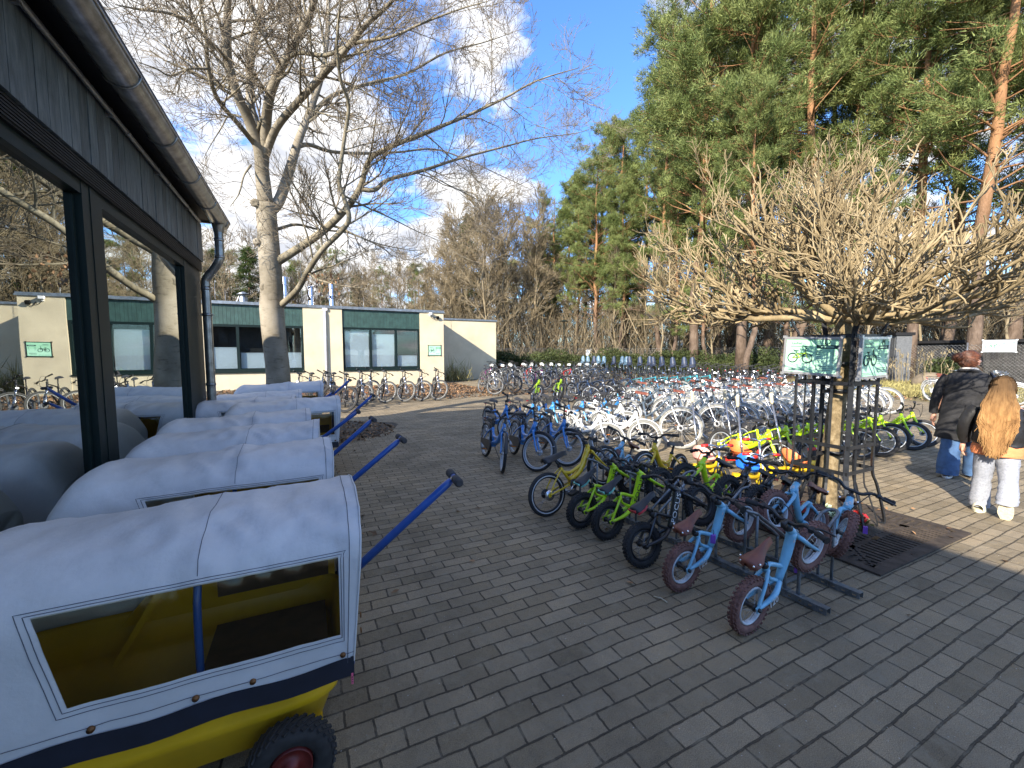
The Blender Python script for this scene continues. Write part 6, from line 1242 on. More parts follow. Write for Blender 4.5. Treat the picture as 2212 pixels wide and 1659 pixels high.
for k in range(-24, 25):
    c = k * .0275; 
    for q in range(4):
        i0, i1 = max(abs(c) + .01, .22), hs
        if i0 > i1 - .03: continue
        for (lo, hi, full) in ((i0, min(i0 + .03, i1), 1), (i0 + .03, i1, 0), (.42, .46, 1), (i1 - .02, i1, 1)):
            if full or k % 2 == 0:
                lo2, hi2 = max(lo, i0), min(hi, i1)
                if hi2 <= lo2: continue
                z_ = z1 - .0012 * (1 if full else 0) - .0004 * q; B_ = ((c - .0138, lo2), (c + .0138, hi2)); pts = [(B_[0][0], B_[0][1]), (B_[1][0], B_[1][1])]
                pr = [(px_, py_) if q == 0 else (px_, -py_) if q == 1 else (py_, px_) if q == 2 else (-py_, px_) for px_, py_ in pts]
                a.b2((cxm + min(pr[0][0], pr[1][0]), cym + min(pr[0][1], pr[1][1]), z0), (cxm + max(pr[0][0], pr[1][0]), cym + max(pr[0][1], pr[1][1]), z_))
child(a, 'slotted_plate', gm, gr)
sheet('tree_pit', x0 + .01, x1 - .01, y0 + .01, y1 - .01, .0025, M['soil'])
# soil mound and flowers inside the guard
n = 22; r_, th = np.meshgrid(np.linspace(0, .42, 9), np.linspace(0, 2 * math.pi, n + 1), indexing='ij')
a = MB(); a.grid(np.stack([GX + r_ * np.cos(th), GY + r_ * np.sin(th), .075 * (1 - (r_ / .42) ** 2) + .015 * hashn(r_ * 12, th * 3, 3)], -1)[:, ::-1]); o = a.build('soil_mound', M['soil']); tag(o, kind='structure')
mintf, redf, yelf = pm('flower_pale', (.62, .72, .45), .6, island=.3), pm('flower_red', (.50, .02, .02), .5, island=.3), pm('flower_yellow', (.75, .55, .05), .5)
for (fx, fy, mm, lab) in ((4.03, 1.86, mintf, 'pale green-white primrose cluster at the foot of the tree, nearest the rack'), (4.02, 2.12, redf, 'red and yellow primrose cluster behind the pale ones at the tree foot'), (4.18, 1.82, redf, 'red primrose cluster beside the purple tag at the guard foot'), (4.08, 2.02, mintf, 'small pale primrose cluster between the two red ones')):
    rg2 = np.random.default_rng(int(fx * 100 + fy * 10)); n = 60; P_ = np.stack([rg2.normal(fx, .035, n), rg2.normal(fy, .035, n), rg2.uniform(.07, .15, n)], -1)
    e = empty('flower_clump', (fx, fy, .05)); tag(e, lab, 'flowers'); o = leaf_scatter('petals', P_, .045, mm, None, None, .7, kind=None); o.parent = e; o.matrix_parent_inverse = Matrix.Translation(e.location).inverted()
    P2 = np.stack([rg2.normal(fx, .05, 40), rg2.normal(fy, .05, 40), rg2.uniform(.05, .09, 40)], -1); o = leaf_scatter('leaf_rosette', P2, .06, M['hedge'], None, None, .6, kind=None); o.parent = e; o.matrix_parent_inverse = Matrix.Translation(e.location).inverted()
pt = pm('tag_purple', (.22, .08, .48), .45)
for (x, y, z, lab) in ((3.90, 1.63, .13, 'purple number tag hanging low at the foot of the tree guard'), (2.72, 1.475, .17, 'purple number tag in the raised front wheel of the nearest light blue balance bike'), (2.36, 1.80, .30, 'purple number tag on a cable under the saddle of the second light blue balance bike')):
    a = MB(); a.box((x, y, z), (.026, .028, .055), rot=rotm('Z', .5)); a.tube([(x, y, z + .027), (x + .005, y, z + .045), (x, y + .004, z + .06)], .002, 5, 1); o = a.build('tag', [pt, M['cable']]); tag(o, lab, 'tag')
# ================================================================ toy tricycles with push poles
def trike(seatm, bodym, label, x, y, head, pole=.78, poleang=.42, sz=1.0):
    r = empty('toy_tricycle', (x, y, 0)); tag(r, label, 'tricycle', 'toy tricycles between the racks'); r.rotation_euler = (0, 0, R_(90 - head)); r.scale = (sz,) * 3
    a = MB(); a.curve([(.27, 0, .34), (.20, 0, .24), (.02, 0, .17), (-.22, 0, .14)], .022, 10); a.tube([(-.22, -.17, .095), (-.22, .17, .095)], .012, 8); a.box((-.22, 0, .12), (.06, .22, .04)); a.build('frame', bodym, r)
    a = MB(); th = np.linspace(0, 2 * math.pi, 25); rr = np.linspace(0, 1, 8)[:, None]; Pq = np.stack([-.07 + rr * .14 * np.cos(th) * (1 + .15 * (np.cos(th) < 0)), rr * .125 * np.sin(th), .215 + .05 * rr ** 3 + rr ** 3 * .11 * np.clip(-np.cos(th), 0, 1)], -1); a.grid(Pq); a.grid(Pq[:, ::-1] - [0, 0, .012]); a.build('seat', seatm, r)
    for nm, px_, py_, R2, w in (('front_wheel', .31, 0, .125, .035), ('rear_wheel', -.22, .18, .095, .045), ('rear_wheel', -.22, -.18, .095, .045)):
        a = MB(); a.lathe((0, 0, 0), [(.0, -w * .5), (R2 * .25, -w * .55), (R2 * .3, -w * .3), (R2 * .7, -w * .3), (R2 * .8, -w * .5), (R2 * .8, w * .5), (R2 * .7, w * .3), (R2 * .3, w * .3), (R2 * .25, w * .55), (0, w * .5)], 18, 0, 'y')
        wo = a.build(nm, pm('wheel_yellow', (.75, .55, .02), .4), r); wo.location = (px_, py_, R2); t = MB(); t.torus((0, 0, 0), R2 * .87, R2 * .13, w * .5, 24, 8, sq=.7); t.build('tyre', M['blackrub'], wo)
    a = MB(); a.tube([(.31, -.02, .125), (.30, -.025, .26), (.28, 0, .33), (.255, 0, .45)], .013, 8); a.tube([(.31, .02, .125), (.30, .025, .26)], .011, 8)
    for s in (-1, 1): a.curve([(.255, 0, .45), (.25, s * .07, .48), (.22, s * .16, .47)], .011, 8, 0); a.tube([(.235, s * .11, .478), (.215, s * .18, .468)], .017, 8, 1); a.box((.31, s * .075, .125), (.06, .05, .018), 1); 
    a.build('handlebar', [M['chrome'], pm('grip_red', (.5, .02, .02), .5)], r)
    d = np.array([-math.sin(poleang), 0, math.cos(poleang)]); b_ = np.array([-.20, 0, .16]); a = MB(); a.tube([b_, b_ + d * pole], .011, 10); a.tube([b_ + d * pole * .35, b_ + d * pole * .40], .014, 10, 0); po = a.build('push_pole', M['silver'], r)
    a = MB(); e = b_ + d * pole; a.tube([e - d * .02, e, e + d * .11 + [.015, 0, 0], e + d * .125 + [.02, 0, 0]], [.012, .019, .021, .012], 12); a.build('grip', M['creamgrip'], po); return r
orng = pm('toy_orange', (.72, .20, .05), .38); tblue = pm('toy_blue', (.02, .16, .62), .32); tyel = pm('toy_yellow', (.78, .52, .02), .35); tred = pm('toy_red', (.60, .04, .03), .38); pink = pm('toy_pink', (.70, .35, .28), .4)
for (px_, py_, s, b, lab, h, pa) in ((1527, 993, pink, tyel, 'toy tricycle with pale orange seat, left one of the group between the racks', 205, .3), (1608, 978, orng, tred, 'toy tricycle with orange seat and pink front end, behind the blue-seated one', 200, .32),
    (1623, 1014, tblue, tyel, 'toy tricycle with round blue seat and yellow wheels, nearest of the group', 215, .34), (1732, 1000, orng, tyel, 'toy tricycle with red-orange seat seen through the bars of the tree guard', 190, .3)):
    q = G(px_, py_, .25); trike(s, b, lab, q[0], q[1], h, poleang=pa)
q = G(1778, 1012, .12); a = MB(); a.lathe((0, 0, 0), [(.0, .02), (.10, .02), (.14, .17), (.155, .17), (.155, .18), (.135, .175), (.095, .03), (.0, .03)], 20); bk = a.build('toy_bucket', tyel); bk.location = (q[0], q[1], 0); tag(bk, 'yellow plastic tub standing behind the tree guard', 'toy')
# ================================================================ beyond the yard
M['signw'] = pm('sign_white', (.78, .80, .80), .5)
info_board((25.85, 6.66, 1.80), (.45, -.9, 0), (0, 0, 1), .95, .50, '', 'pale blue-green board with bicycle picture on the fence, far right', iconcol='inkg', ground='mint2', th=.04)
q = PX(1499, 764, X=26.1); info_board(tuple(q), (-.2, -1, 0), (0, 0, 1), .62, .62, '', 'small square mint board on the fence behind the bicycles under the pines', ground='mint2', iconcol='inkg', th=.03)
q = PX(1272, 763, X=24.2); info_board(tuple(q), (.75, -.66, 0), (0, 0, 1), .62, .72, '', 'blank white board above the child seat row in front of the hedge', blank=True, ground='mint2', th=.03) if False else None
a = MB(); qq = G(1272, 800, .0); q = PX(1272, 763, X=21.0); rz = rotm('Z', R_(-55)); a.box((0, 0, 0), (.50, .02, .62), 0, rot=rz); a.tube([(0, .03, -.3), (0, .03, -q[2])], .02, 6, 1); o = a.build('notice_board', [M['signw'], M['greenframe']]); o.location = tuple(q); tag(o, 'blank white board on a post above the bicycles with child seats', 'sign')
a = MB(); q = PX(1469, 741, X=27.5); a.box((0, 0, 0), (.02, .5, .40), 0); o = a.build('notice', M['signw']); o.location = tuple(q); tag(o, 'small blank white notice on a tree trunk above the fence', 'sign')
# slim lamp post
lp = empty('lamp_post', (17.6, 27.6, 0)); q = DIR(1218, 34); lp.location = (q[0], q[1], 0); tag(lp, 'slim dark green lamp post standing in the hedge', 'street lamp')
a = MB(); a.tube([(0, 0, 0), (0, 0, 1.0), (0, 0, 4.0)], [.06, .045, .035], 10); a.build('post', M['greenframe'], lp); a = MB(); a.lathe((0, 0, 4.0), [(.03, 0), (.30, .02), (.31, .06), (.1, .13), (0, .14)], 18); a.build('lamp_head', M['greenframe'], lp)
# hut, box and boulder beyond the fence
hut = empty('dark_shed', (30, 9.5, 0)); tag(hut, 'dark low shed with flat black roof behind the wire fence', 'shed'); sh_m = pm('shed_board', (.040, .038, .036), .8, var=.4, scale=4); q0 = DIR(1860, 30.5); 
def shed(root, px0, px1, D, h, m, rm, over=.25, dep=3):
    A_, B_ = DIR(px0, D), DIR(px1, D * .96); u = nz(np.append(B_ - A_, 0)); nn = np.array([-u[1], u[0], 0]); nn = nn if nn @ np.append(A_, 0) > 0 else -nn; A3, B3 = np.append(A_, 0), np.append(B_, 0); root.location = tuple((A3 + B3) / 2)
    a = MB(); a.poly([A3, B3, B3 + nn * dep, A3 + nn * dep], h, (0, 0, 1)); 
    for k in np.arange(0, np.linalg.norm(B3 - A3), .18): a.box(A3 + u * k - nn * .015 + [0, 0, h / 2], (.15, .02, h - .05), 0, rot=np.stack([u, nn, [0, 0, 1.]], 1))
    child(a, 'wall', m, root); a = MB(); C = [A3 - u * over - nn * over, B3 + u * over - nn * over, B3 + u * over + nn * (dep + over), A3 - u * over + nn * (dep + over)]; a.poly([c + [0, 0, h + .001] for c in C], .14, (0, 0, 1)); child(a, 'roof', rm, root)
shed(hut, 1925, 2300, 31, 2.0, sh_m, M['black'])
bx = empty('utility_cabinet', (28, 8, 0)); tag(bx, 'grey utility cabinet beyond the fence right of the tree guard boards', 'cabinet'); shed(bx, 1905, 1935, 28.5, 2.35, pm('cabinet_grey', (.10, .105, .11), .6), M['black'], .08, .6)
n = 24; th, ph = np.meshgrid(np.linspace(0, 2 * math.pi, n + 1), np.linspace(0, math.pi, 14), indexing='ij'); rr = 1 + .25 * hashn(th * 1.3, ph * 1.5, 4) * np.sin(ph)
q = G(1928, 836); a = MB(); a.grid(np.stack([rr * .5 * np.cos(th) * np.sin(ph), rr * .6 * np.sin(th) * np.sin(ph), rr * .42 * np.cos(ph) + .25], -1)[:, ::-1]); o = a.build('boulder', pm('boulder', (.24, .19, .13), .9, var=.25, scale=2, bump=.02, bscale=8)); o.location = (24.3, 8.2, 0); tag(o, 'rounded tan boulder lying on the grass before the fence', 'boulder')
a = MB(); a.tube([(25.2, 7.4, .14), (25.6, 5.4, .13), (25.9, 2.0, .14)], .13, 8); o = a.build('log', M['greybark']); tag(o, 'grey log edging the grass strip at the foot of the fence', 'log')
# stalks, dry grass, leaf litter
n = 9000; x, y = rng.uniform(18.1, 26, n), rng.uniform(-2, 11.5, n); a = MB(); C = np.stack([x, y, np.full(n, .01)], -1); D = np.tile([0, 0, 1.], (n, 1)); tufts(C, D, .17, 5, .035, .55, rng, 0, a); o = a.build('grass', M['grass']); tag(o, kind='stuff')
a = MB(); n = 60; C = np.stack([rng.uniform(23.5, 26, n), rng.uniform(7.5, 12.5, n), np.zeros(n)], -1); H_ = rng.uniform(.7, 1.7, n); P_ = np.stack([C, C + np.stack([rng.normal(0, .06, n), rng.normal(0, .06, n), H_ * .6], -1), C + np.stack([rng.normal(0, .12, n), rng.normal(0, .12, n), H_], -1)], 1); a.tubes(P_, np.full((n, 3), .010), 3); tufts(P_[:, 2] - [0, 0, .1], np.tile([0, 0, 1.], (n, 1)), .16, 7, .035, .35, rng, 0, a); o = a.build('dry_stalks', pm('straw', (.27, .215, .12), .8, island=.3)); tag(o, kind='stuff')
leaf_scatter('leaf_litter', np.concatenate([rpts(5200, -3, 6.6, 14.7, 19.9, .02), rpts(900, 3, 8.5, 13.2, 15.5), rpts(1500, 17.4, 19.5, -2, 13, .01)]), .085, M['leaf_brown'], None, None, .5)
th = rng.uniform(0, 2 * math.pi, 1500); rr = np.sqrt(rng.uniform(0, 1, 1500)) * 1.25; leaf_scatter('leaf_litter', np.stack([.25 + rr * np.cos(th) * 1.05, 8.6 + rr * np.sin(th), np.full(1500, .006)], -1), .06, M['leaf_brown'], None, None, .5)
n = 40; r_, th = np.meshgrid(np.linspace(0, 1.35, 7), np.linspace(0, 2 * math.pi, n + 1), indexing='ij'); a = MB(); wob = 1 + .12 * np.sin(th * 3 + 1) + .06 * np.sin(th * 7); a.grid(np.stack([.15 + r_ * wob * np.cos(th), 8.75 + r_ * wob * np.sin(th), .02 * (1 - r_ / 1.35) + .004], -1)[:, ::-1]); o = a.build('tree_bed', M['soil']); tag(o, kind='structure')
P_ = [G(*p) for p in ((1310, 1145), (1455, 1240), (1360, 1262), (1405, 1180), (2170, 1215), (1020, 1215), (1490, 1210), (1760, 1185))]
P_ = np.concatenate([np.array(P_) + [0, 0, .004], rpts(26, 2.4, 3.4, 1.4, 3.6, .006), rpts(34, 3.2, 5.2, 1.3, 3.0, .02), rpts(14, .5, 9, .8, 9), rpts(30, .1, .5, 1.5, 8), rpts(90, 4, 16, 3, 13)]); leaf_scatter('fallen_leaves', P_, .048, M['leaf_brown'], None, None, .45)
# weeds at the annex corner
a = MB(); C = np.stack([rng.normal(7.2, .25, 160), rng.normal(21.6, .25, 160), np.zeros(160)], -1); tufts(C, np.tile([0, 0, 1.], (160, 1)), .75, 3, .03, .35, rng, 0, a); o = a.build('tall_grass_tuft', M['grass']); tag(o, 'pale tall grass tuft at the foot of the annex wall', 'grass')
tg_ = [G(*p) for p in ((1412, 1291), (1428, 1296), (1441, 1303))]; a = MB(); a.tube([tg_[0] + [0, 0, .008], tg_[1] + [0, 0, .012], tg_[2] + [0, 0, .006]], .0035, 5); o = a.build('twig', pm('twig_pale', (.5, .45, .33), .8)); tag(o, 'pale forked twig lying on the paving in the foreground', 'twig')
# ================================================================ people
def loft(mb, rings, n=28, m=0, wr=0., seed=1, capt=False, ws=(6, 9), ws_=.88):
    """rings: (cx, cy, z, rx, ry)"""
    P_ = []; rings = np.array(rings, float); K = len(rings) * 4; t = np.linspace(0, len(rings) - 1, K); R5 = np.stack([np.interp(t, np.arange(len(rings)), rings[:, j]) for j in range(5)], -1); R5[:, 3] *= ws_; R5[:, 4] *= ws_
    ker = np.array([.25, .5, .25]); 
    for j in range(5): R5[1:-1, j] = .25 * R5[:-2, j] + .5 * R5[1:-1, j] + .25 * R5[2:, j]
    th = np.linspace(0, 2 * math.pi, n + 1); U, V = np.meshgrid(np.arange(K), th, indexing='ij'); w = wr * (np.abs(hashn(U / K * ws[1] + np.sin(V) * 2, np.cos(V) * ws[0] * .5 + np.sin(V) * 1.5, seed)) * 2 - .4 + hashn(U / K * ws[1] * 2, np.sin(V) * ws[0] * .6 + np.cos(V) * 2, seed + 2) * .8)
    Pg = np.stack([R5[:, 0:1] + (R5[:, 3:4] + w) * np.cos(V), R5[:, 1:2] + (R5[:, 4:5] + w) * np.sin(V), R5[:, 2:3] + 0 * V], -1); mb.grid(Pg, m)
    if capt:
        for row, rev in ((Pg[-1], False), (Pg[0], True)):
            c = row[:-1].mean(0); k = np.linspace(0, 1, 4)[:, None, None]; g_ = row[None] * (1 - k) + c * k; mb.grid(g_ if not rev else g_[:, ::-1], m)
    return Pg
def skin_body(name, joints, edges, mat):
    me = bpy.data.meshes.new(name); me.from_pydata([j[:3] for j in joints], edges, []); o = bpy.data.objects.new(name, me); COL.objects.link(o)
    sk = o.modifiers.new('skin', 'SKIN'); sk.use_smooth_shade = True; ss = o.modifiers.new('sub', 'SUBSURF'); ss.levels = 1; ss.render_levels = 1
    for i, j in enumerate(joints): me.skin_vertices[0].data[i].radius = (j[3], j[3]); me.skin_vertices[0].data[i].use_root = (i == 0)
    bpy.context.view_layer.update(); m2 = bpy.data.meshes.new_from_object(o.evaluated_get(bpy.context.evaluated_depsgraph_get())); V = np.array([v.co[:] for v in m2.vertices]); q = [list(p.vertices) for p in m2.polygons if len(p.vertices) == 4]; t = [list(p.vertices) for p in m2.polygons if len(p.vertices) == 3]
    bpy.data.objects.remove(o); bpy.data.meshes.remove(m2); mb = MB(); mb.add(V, Q=q or None, T=t or None); return mb
skin_m = pm('skin', (.55, .30, .21), .5, var=.08); eye_m = pm('eye_dark', (.03, .02, .02), .2)
def head(mb, c, s, yaw):
    """ellipsoid head with nose, ears, eyes, mouth; s = head height; facing +y turned by yaw (clockwise)"""
    n = 24; th, ph = np.meshgrid(np.linspace(0, 2 * math.pi, n + 1), np.linspace(0, math.pi, 18), indexing='ij'); x = .36 * np.cos(th) * np.sin(ph); y = .43 * np.sin(th) * np.sin(ph); z = .5 * np.cos(ph); jaw = np.clip(-z, 0, .5); x = x * (1 - jaw * .7); y = y * (1 - jaw * .25 * (y < 0)) + jaw * .05
    nose = np.exp(-((x / .06) ** 2 + ((z + .06) / .09) ** 2)) * (y > 0) * .11; y = y + nose; y = y - np.exp(-(((np.abs(x) - .14) / .06) ** 2 + ((z - .03) / .05) ** 2)) * (y > 0) * .03
    R3 = rotm('Z', -yaw); P_ = np.stack([x, y, z], -1) * s; mb.grid((P_ @ R3.T + c)[:, ::-1], 0)
    for sg in (-1, 1):
        e = R3 @ (np.array([sg * .35, -.02, -.03]) * s); mb.torus(np.array(c) + e, .055 * s, .018 * s, .03 * s, 12, 6, 0, axis='x'); e = R3 @ (np.array([sg * .14, .37, .03]) * s); mb.lathe(np.array(c) + e, [(0, .02 * s), (.035 * s, 0), (0, -.02 * s)], 8, 1)
    mo = R3 @ (np.array([0, .40, -.24]) * s); mb.box(np.array(c) + mo, (.13 * s, .03 * s, .03 * s), 2, rot=R3)
def hand(mb, c, d, side, s=1.0):
    """relaxed hand at c pointing along d: palm, four bent fingers and a thumb leaving the palm's side"""
    d = nz(np.array(d, float)); up = np.array([0, 1., 0]); n_ = nz(np.cross(d, up)); u = nz(np.cross(n_, d)); c = np.array(c, float)
    mb.tube([c - d * .02 * s, c + d * .02 * s, c + d * .055 * s, c + d * .085 * s], [.020 * s, .027 * s, .030 * s, .026 * s], 10)
    for k, (o_, l) in enumerate(((-.024, .058), (-.008, .068), (.008, .064), (.023, .050))):
        b = c + d * .080 * s + u * o_ * s; mb.tube([b, b + (d * .45 * l - n_ * side * .006) * s, b + (d * .78 * l - n_ * side * .020) * s, b + (d * .9 * l - n_ * side * .036) * s], [.0085 * s, .008 * s, .0075 * s, .006 * s], 8)
    b = c + d * .025 * s - u * .026 * s; mb.tube([b, b + (d * .025 - u * .022) * s, b + (d * .055 - u * .028) * s], [.011 * s, .010 * s, .007 * s], 8)
def person(name, H, x, y, head_deg, build):
    mb, parts = build(H); o = mb.build(name, [skin_m, eye_m, pm('lips', (.45, .15, .13), .5)]); o.location = (x, y, 0); o.rotation_euler = (0, 0, R_(-head_deg))
    for nm, m_, mat in parts: m_.build(nm, mat, o)
    return o
def strands(mb, roots, ends, mids, r0, r1, m=0): mb.tubes(np.stack([roots, mids[0], mids[1], ends], 1), np.stack([np.full(len(roots), r) for r in (r0, r0, (r0 + r1) / 2, r1)], 1), 4, m)
def woman(H):
    J = [(0, 0, .54, .105), (0, 0, .66, .10), (0, 0, .76, .11), (0, 0, .815, .07), (0, .005, .86, .045), (-.10, -.04, .50, .085), (-.10, -.10, .28, .058), (-.09, -.16, .06, .04), (.10, .03, .50, .085), (.10, .05, .28, .058), (.10, .06, .06, .04),
         (-.15, 0, .79, .036), (-.215, .0, .63, .028), (-.262, .03, .50, .022), (.15, 0, .79, .036), (.215, -.02, .64, .028), (.19, .10, .56, .022)]
    J = [(a * H / 1.0 if False else a * 1.53 / 1.6, b, c * H, r * H / 1.6) for a, b, c, r in J]; E = [(0, 1), (1, 2), (2, 3), (3, 4), (0, 5), (5, 6), (6, 7), (0, 8), (8, 9), (9, 10), (3, 11), (11, 12), (12, 13), (3, 14), (14, 15), (15, 16)]
    mb = skin_body('person', J, E, None); hc = (0, .015, H * .934); head(mb, hc, .21, R_(62)); hand(mb, (-.268, .035, .735), (-.15, .15, -1), -1)
    coat = MB(); loft(coat, [(0, -.01, .47, .285, .215), (0, -.01, .60, .275, .205), (0, -.01, .72, .262, .19), (0, -.01, .88, .245, .165), (0, -.01, 1.03, .232, .150), (0, -.01, 1.16, .232, .145), (0, -.01, 1.235, .215, .125), (0, 0, 1.275, .165, .10), (0, .0, 1.295, .085, .075), (0, .0, 1.31, .075, .07)], 40, 0, .014, 3)
    for s, pts in ((-1, [(-.165, 0, 1.235), (-.22, .0, 1.12), (-.255, .0, .97), (-.27, .03, .84), (-.268, .045, .765)]), (1, [(.165, 0, 1.235), (.22, -.01, 1.13), (.25, -.02, 1.0), (.24, .07, .90), (.20, .16, .86)])): coat.curve(pts, [.060, .058, .052, .050, .052], 16, 0, n=6, cap=False)
    coat.curve([(-.09, .03, 1.29), (-.06, -.062, 1.305), (0, -.08, 1.31), (.06, -.062, 1.305), (.09, .03, 1.29)], .017, 8)
    coat.tube([(0, -.192, .48), (0, -.182, .62), (0, -.172, .75), (.0, -.155, .90)], .003, 4, 1)
    sh = MB(); sh.curve([(-.07, .05, 1.315), (-.055, -.05, 1.328), (0, -.066, 1.332), (.055, -.05, 1.328), (.07, .05, 1.315)], .014, 8)
    jn = MB()
    loft(jn, [(-.105, -.165, .045, .115, .125), (-.105, -.15, .14, .112, .118), (-.10, -.10, .34, .105, .110), (-.09, -.04, .55, .112, .125), (-.07, 0, .72, .13, .135)], 26, 0, .014, 7, ws=(5, 12)); loft(jn, [(.115, .05, .035, .118, .13), (.11, .05, .14, .115, .12), (.105, .04, .36, .106, .112), (.09, .02, .56, .112, .125), (.07, 0, .72, .13, .135)], 26, 0, .014, 9, ws=(5, 12))
    so = MB()
    for cx, cy in ((-.105, -.15), (.115, .07)):
        so.merge(_shoe()); so.v[-1] if False else None
    so = MB(); 
    for cx, cy, pt_ in ((-.105, -.16, .0), (.115, .06, 0)): so.merge(_shoe(), np.array(Matrix.Translation((cx, cy, .0))))
    hr = MB(); blob_hair(hr, hc, .205, R_(62), bun=True)
    bg = MB(); ring = [(.235, -.09, .86, .035, .115), (.235, -.09, .90, .055, .135), (.235, -.09, 1.02, .05, .135), (.235, -.09, 1.09, .028, .125)]; loft(bg, ring, 24, 0, .006, 4, capt=True); bg.curve([(.235, -.17, 1.08), (.215, -.10, 1.22), (.175, -.03, 1.285), (.19, .04, 1.22), (.235, .0, 1.08)], .010, 8); bg.box((.285, -.09, 1.05), (.012, .02, .02), 1)
    return mb, [('coat', coat, [pm('coat_black', (.018, .018, .020), .85, var=.3, bump=.002, bscale=120), M['black']]), ('shirt_collar', sh, pm('collar_cream', (.62, .58, .52), .7)), ('jeans', jn, pm('denim', (.05, .11, .23), .85, var=.28, scale=9, bump=.0012, bscale=260)),
        ('shoes', so, [pm('shoe_pale', (.48, .50, .52), .6), M['whitepaint']]), ('hair', hr, pm('hair_auburn', (.095, .032, .014), .45, var=.4, scale=30, island=.4)), ('handbag', bg, [pm('bag_navy', (.012, .016, .032), .35, coat=.3), M['chrome']])]
def _shoe(L_=.25, w=.088):
    s = MB(); ys = np.linspace(-.09, L_ - .09, 12); rows = []
    for y in ys:
        t = (y + .09) / L_; ww = w / 2 * (1 - max(0, (t - .75) / .25) ** 2 * .6 - max(0, (.12 - t) / .12) * .3); h = np.interp(t, [0, .15, .35, .6, .9, 1], [.075, .095, .09, .065, .05, .03]); rows.append([(ww * math.cos(a), y, .024 + max(0, h - .024) * max(0, math.sin(a)) ** .7) for a in np.linspace(0, math.pi, 9)])
    s.grid(np.array(rows)[:, ::-1], 0); sole = [(w * .53 * math.cos(a) * (1 - .12 * (math.sin(a) > .5)), (L_ / 2 + .004) * math.sin(a) + L_ / 2 - .09, .001) for a in np.linspace(0, 2 * math.pi, 25)[:-1]]; s.poly(sole, .026, (0, 0, 1), 1); return s
def blob_hair(mb, c, s, yaw, bun=False):
    rg2 = np.random.default_rng(3); R3 = rotm('Z', -yaw); n = 900; d = nz(rg2.normal(0, 1, (n, 3))); keep = (d[:, 1] < .30 + .5 * np.clip(d[:, 2], 0, 1)) & (d[:, 2] > -.62); d = d[keep]; roots = d * np.array([.38, .46, .53]) * s
    bc = np.array([0, -.50, .16]) * s if bun else np.array([0, -.4, .1]) * s; tan = nz(bc - roots - (((bc - roots) * d).sum(-1, keepdims=True)) * d); st = roots - tan * .03; e1 = (d * np.array([.40, .48, .55]) * s) + tan * .02; mb.tubes(np.stack([st, e1, e1 + tan * .035 - d * .006], 1) @ R3.T + c, np.array([[.007, .008, .004]] * len(d)), 4, 0)
    th, ph = np.meshgrid(np.linspace(0, 2 * math.pi, 21), np.linspace(0, math.pi, 14), indexing='ij'); P_ = np.stack([.375 * np.cos(th) * np.sin(ph), np.minimum(.455 * np.sin(th) * np.sin(ph), .30), .56 * np.cos(ph)], -1) * s; P_[..., 2] = np.maximum(P_[..., 2], -.28 * s); mb.grid((P_ @ R3.T + c + R3 @ np.array([0, -.012, .004]))[:, ::-1])
    if bun:
        n = 420; a = rg2.uniform(0, 2 * math.pi, n); b = nz(rg2.normal(0, 1, (n, 3))); p0 = b * np.array([.25, .22, .22]) * s * rg2.uniform(.8, 1.15, (n, 1)); t = nz(np.cross(b, rg2.normal(0, 1, b.shape))); mb.tubes(np.stack([p0 - t * .018, p0 + b * .008, p0 + t * .022 - b * .002], 1) @ R3.T + (np.array(c) + R3 @ bc), np.array([[.0045, .0055, .003]] * n), 4)
        P_ = np.stack([.23 * np.cos(th) * np.sin(ph), .20 * np.sin(th) * np.sin(ph), .20 * np.cos(ph)], -1) * s; mb.grid((P_ @ R3.T + c + R3 @ bc)[:, ::-1])
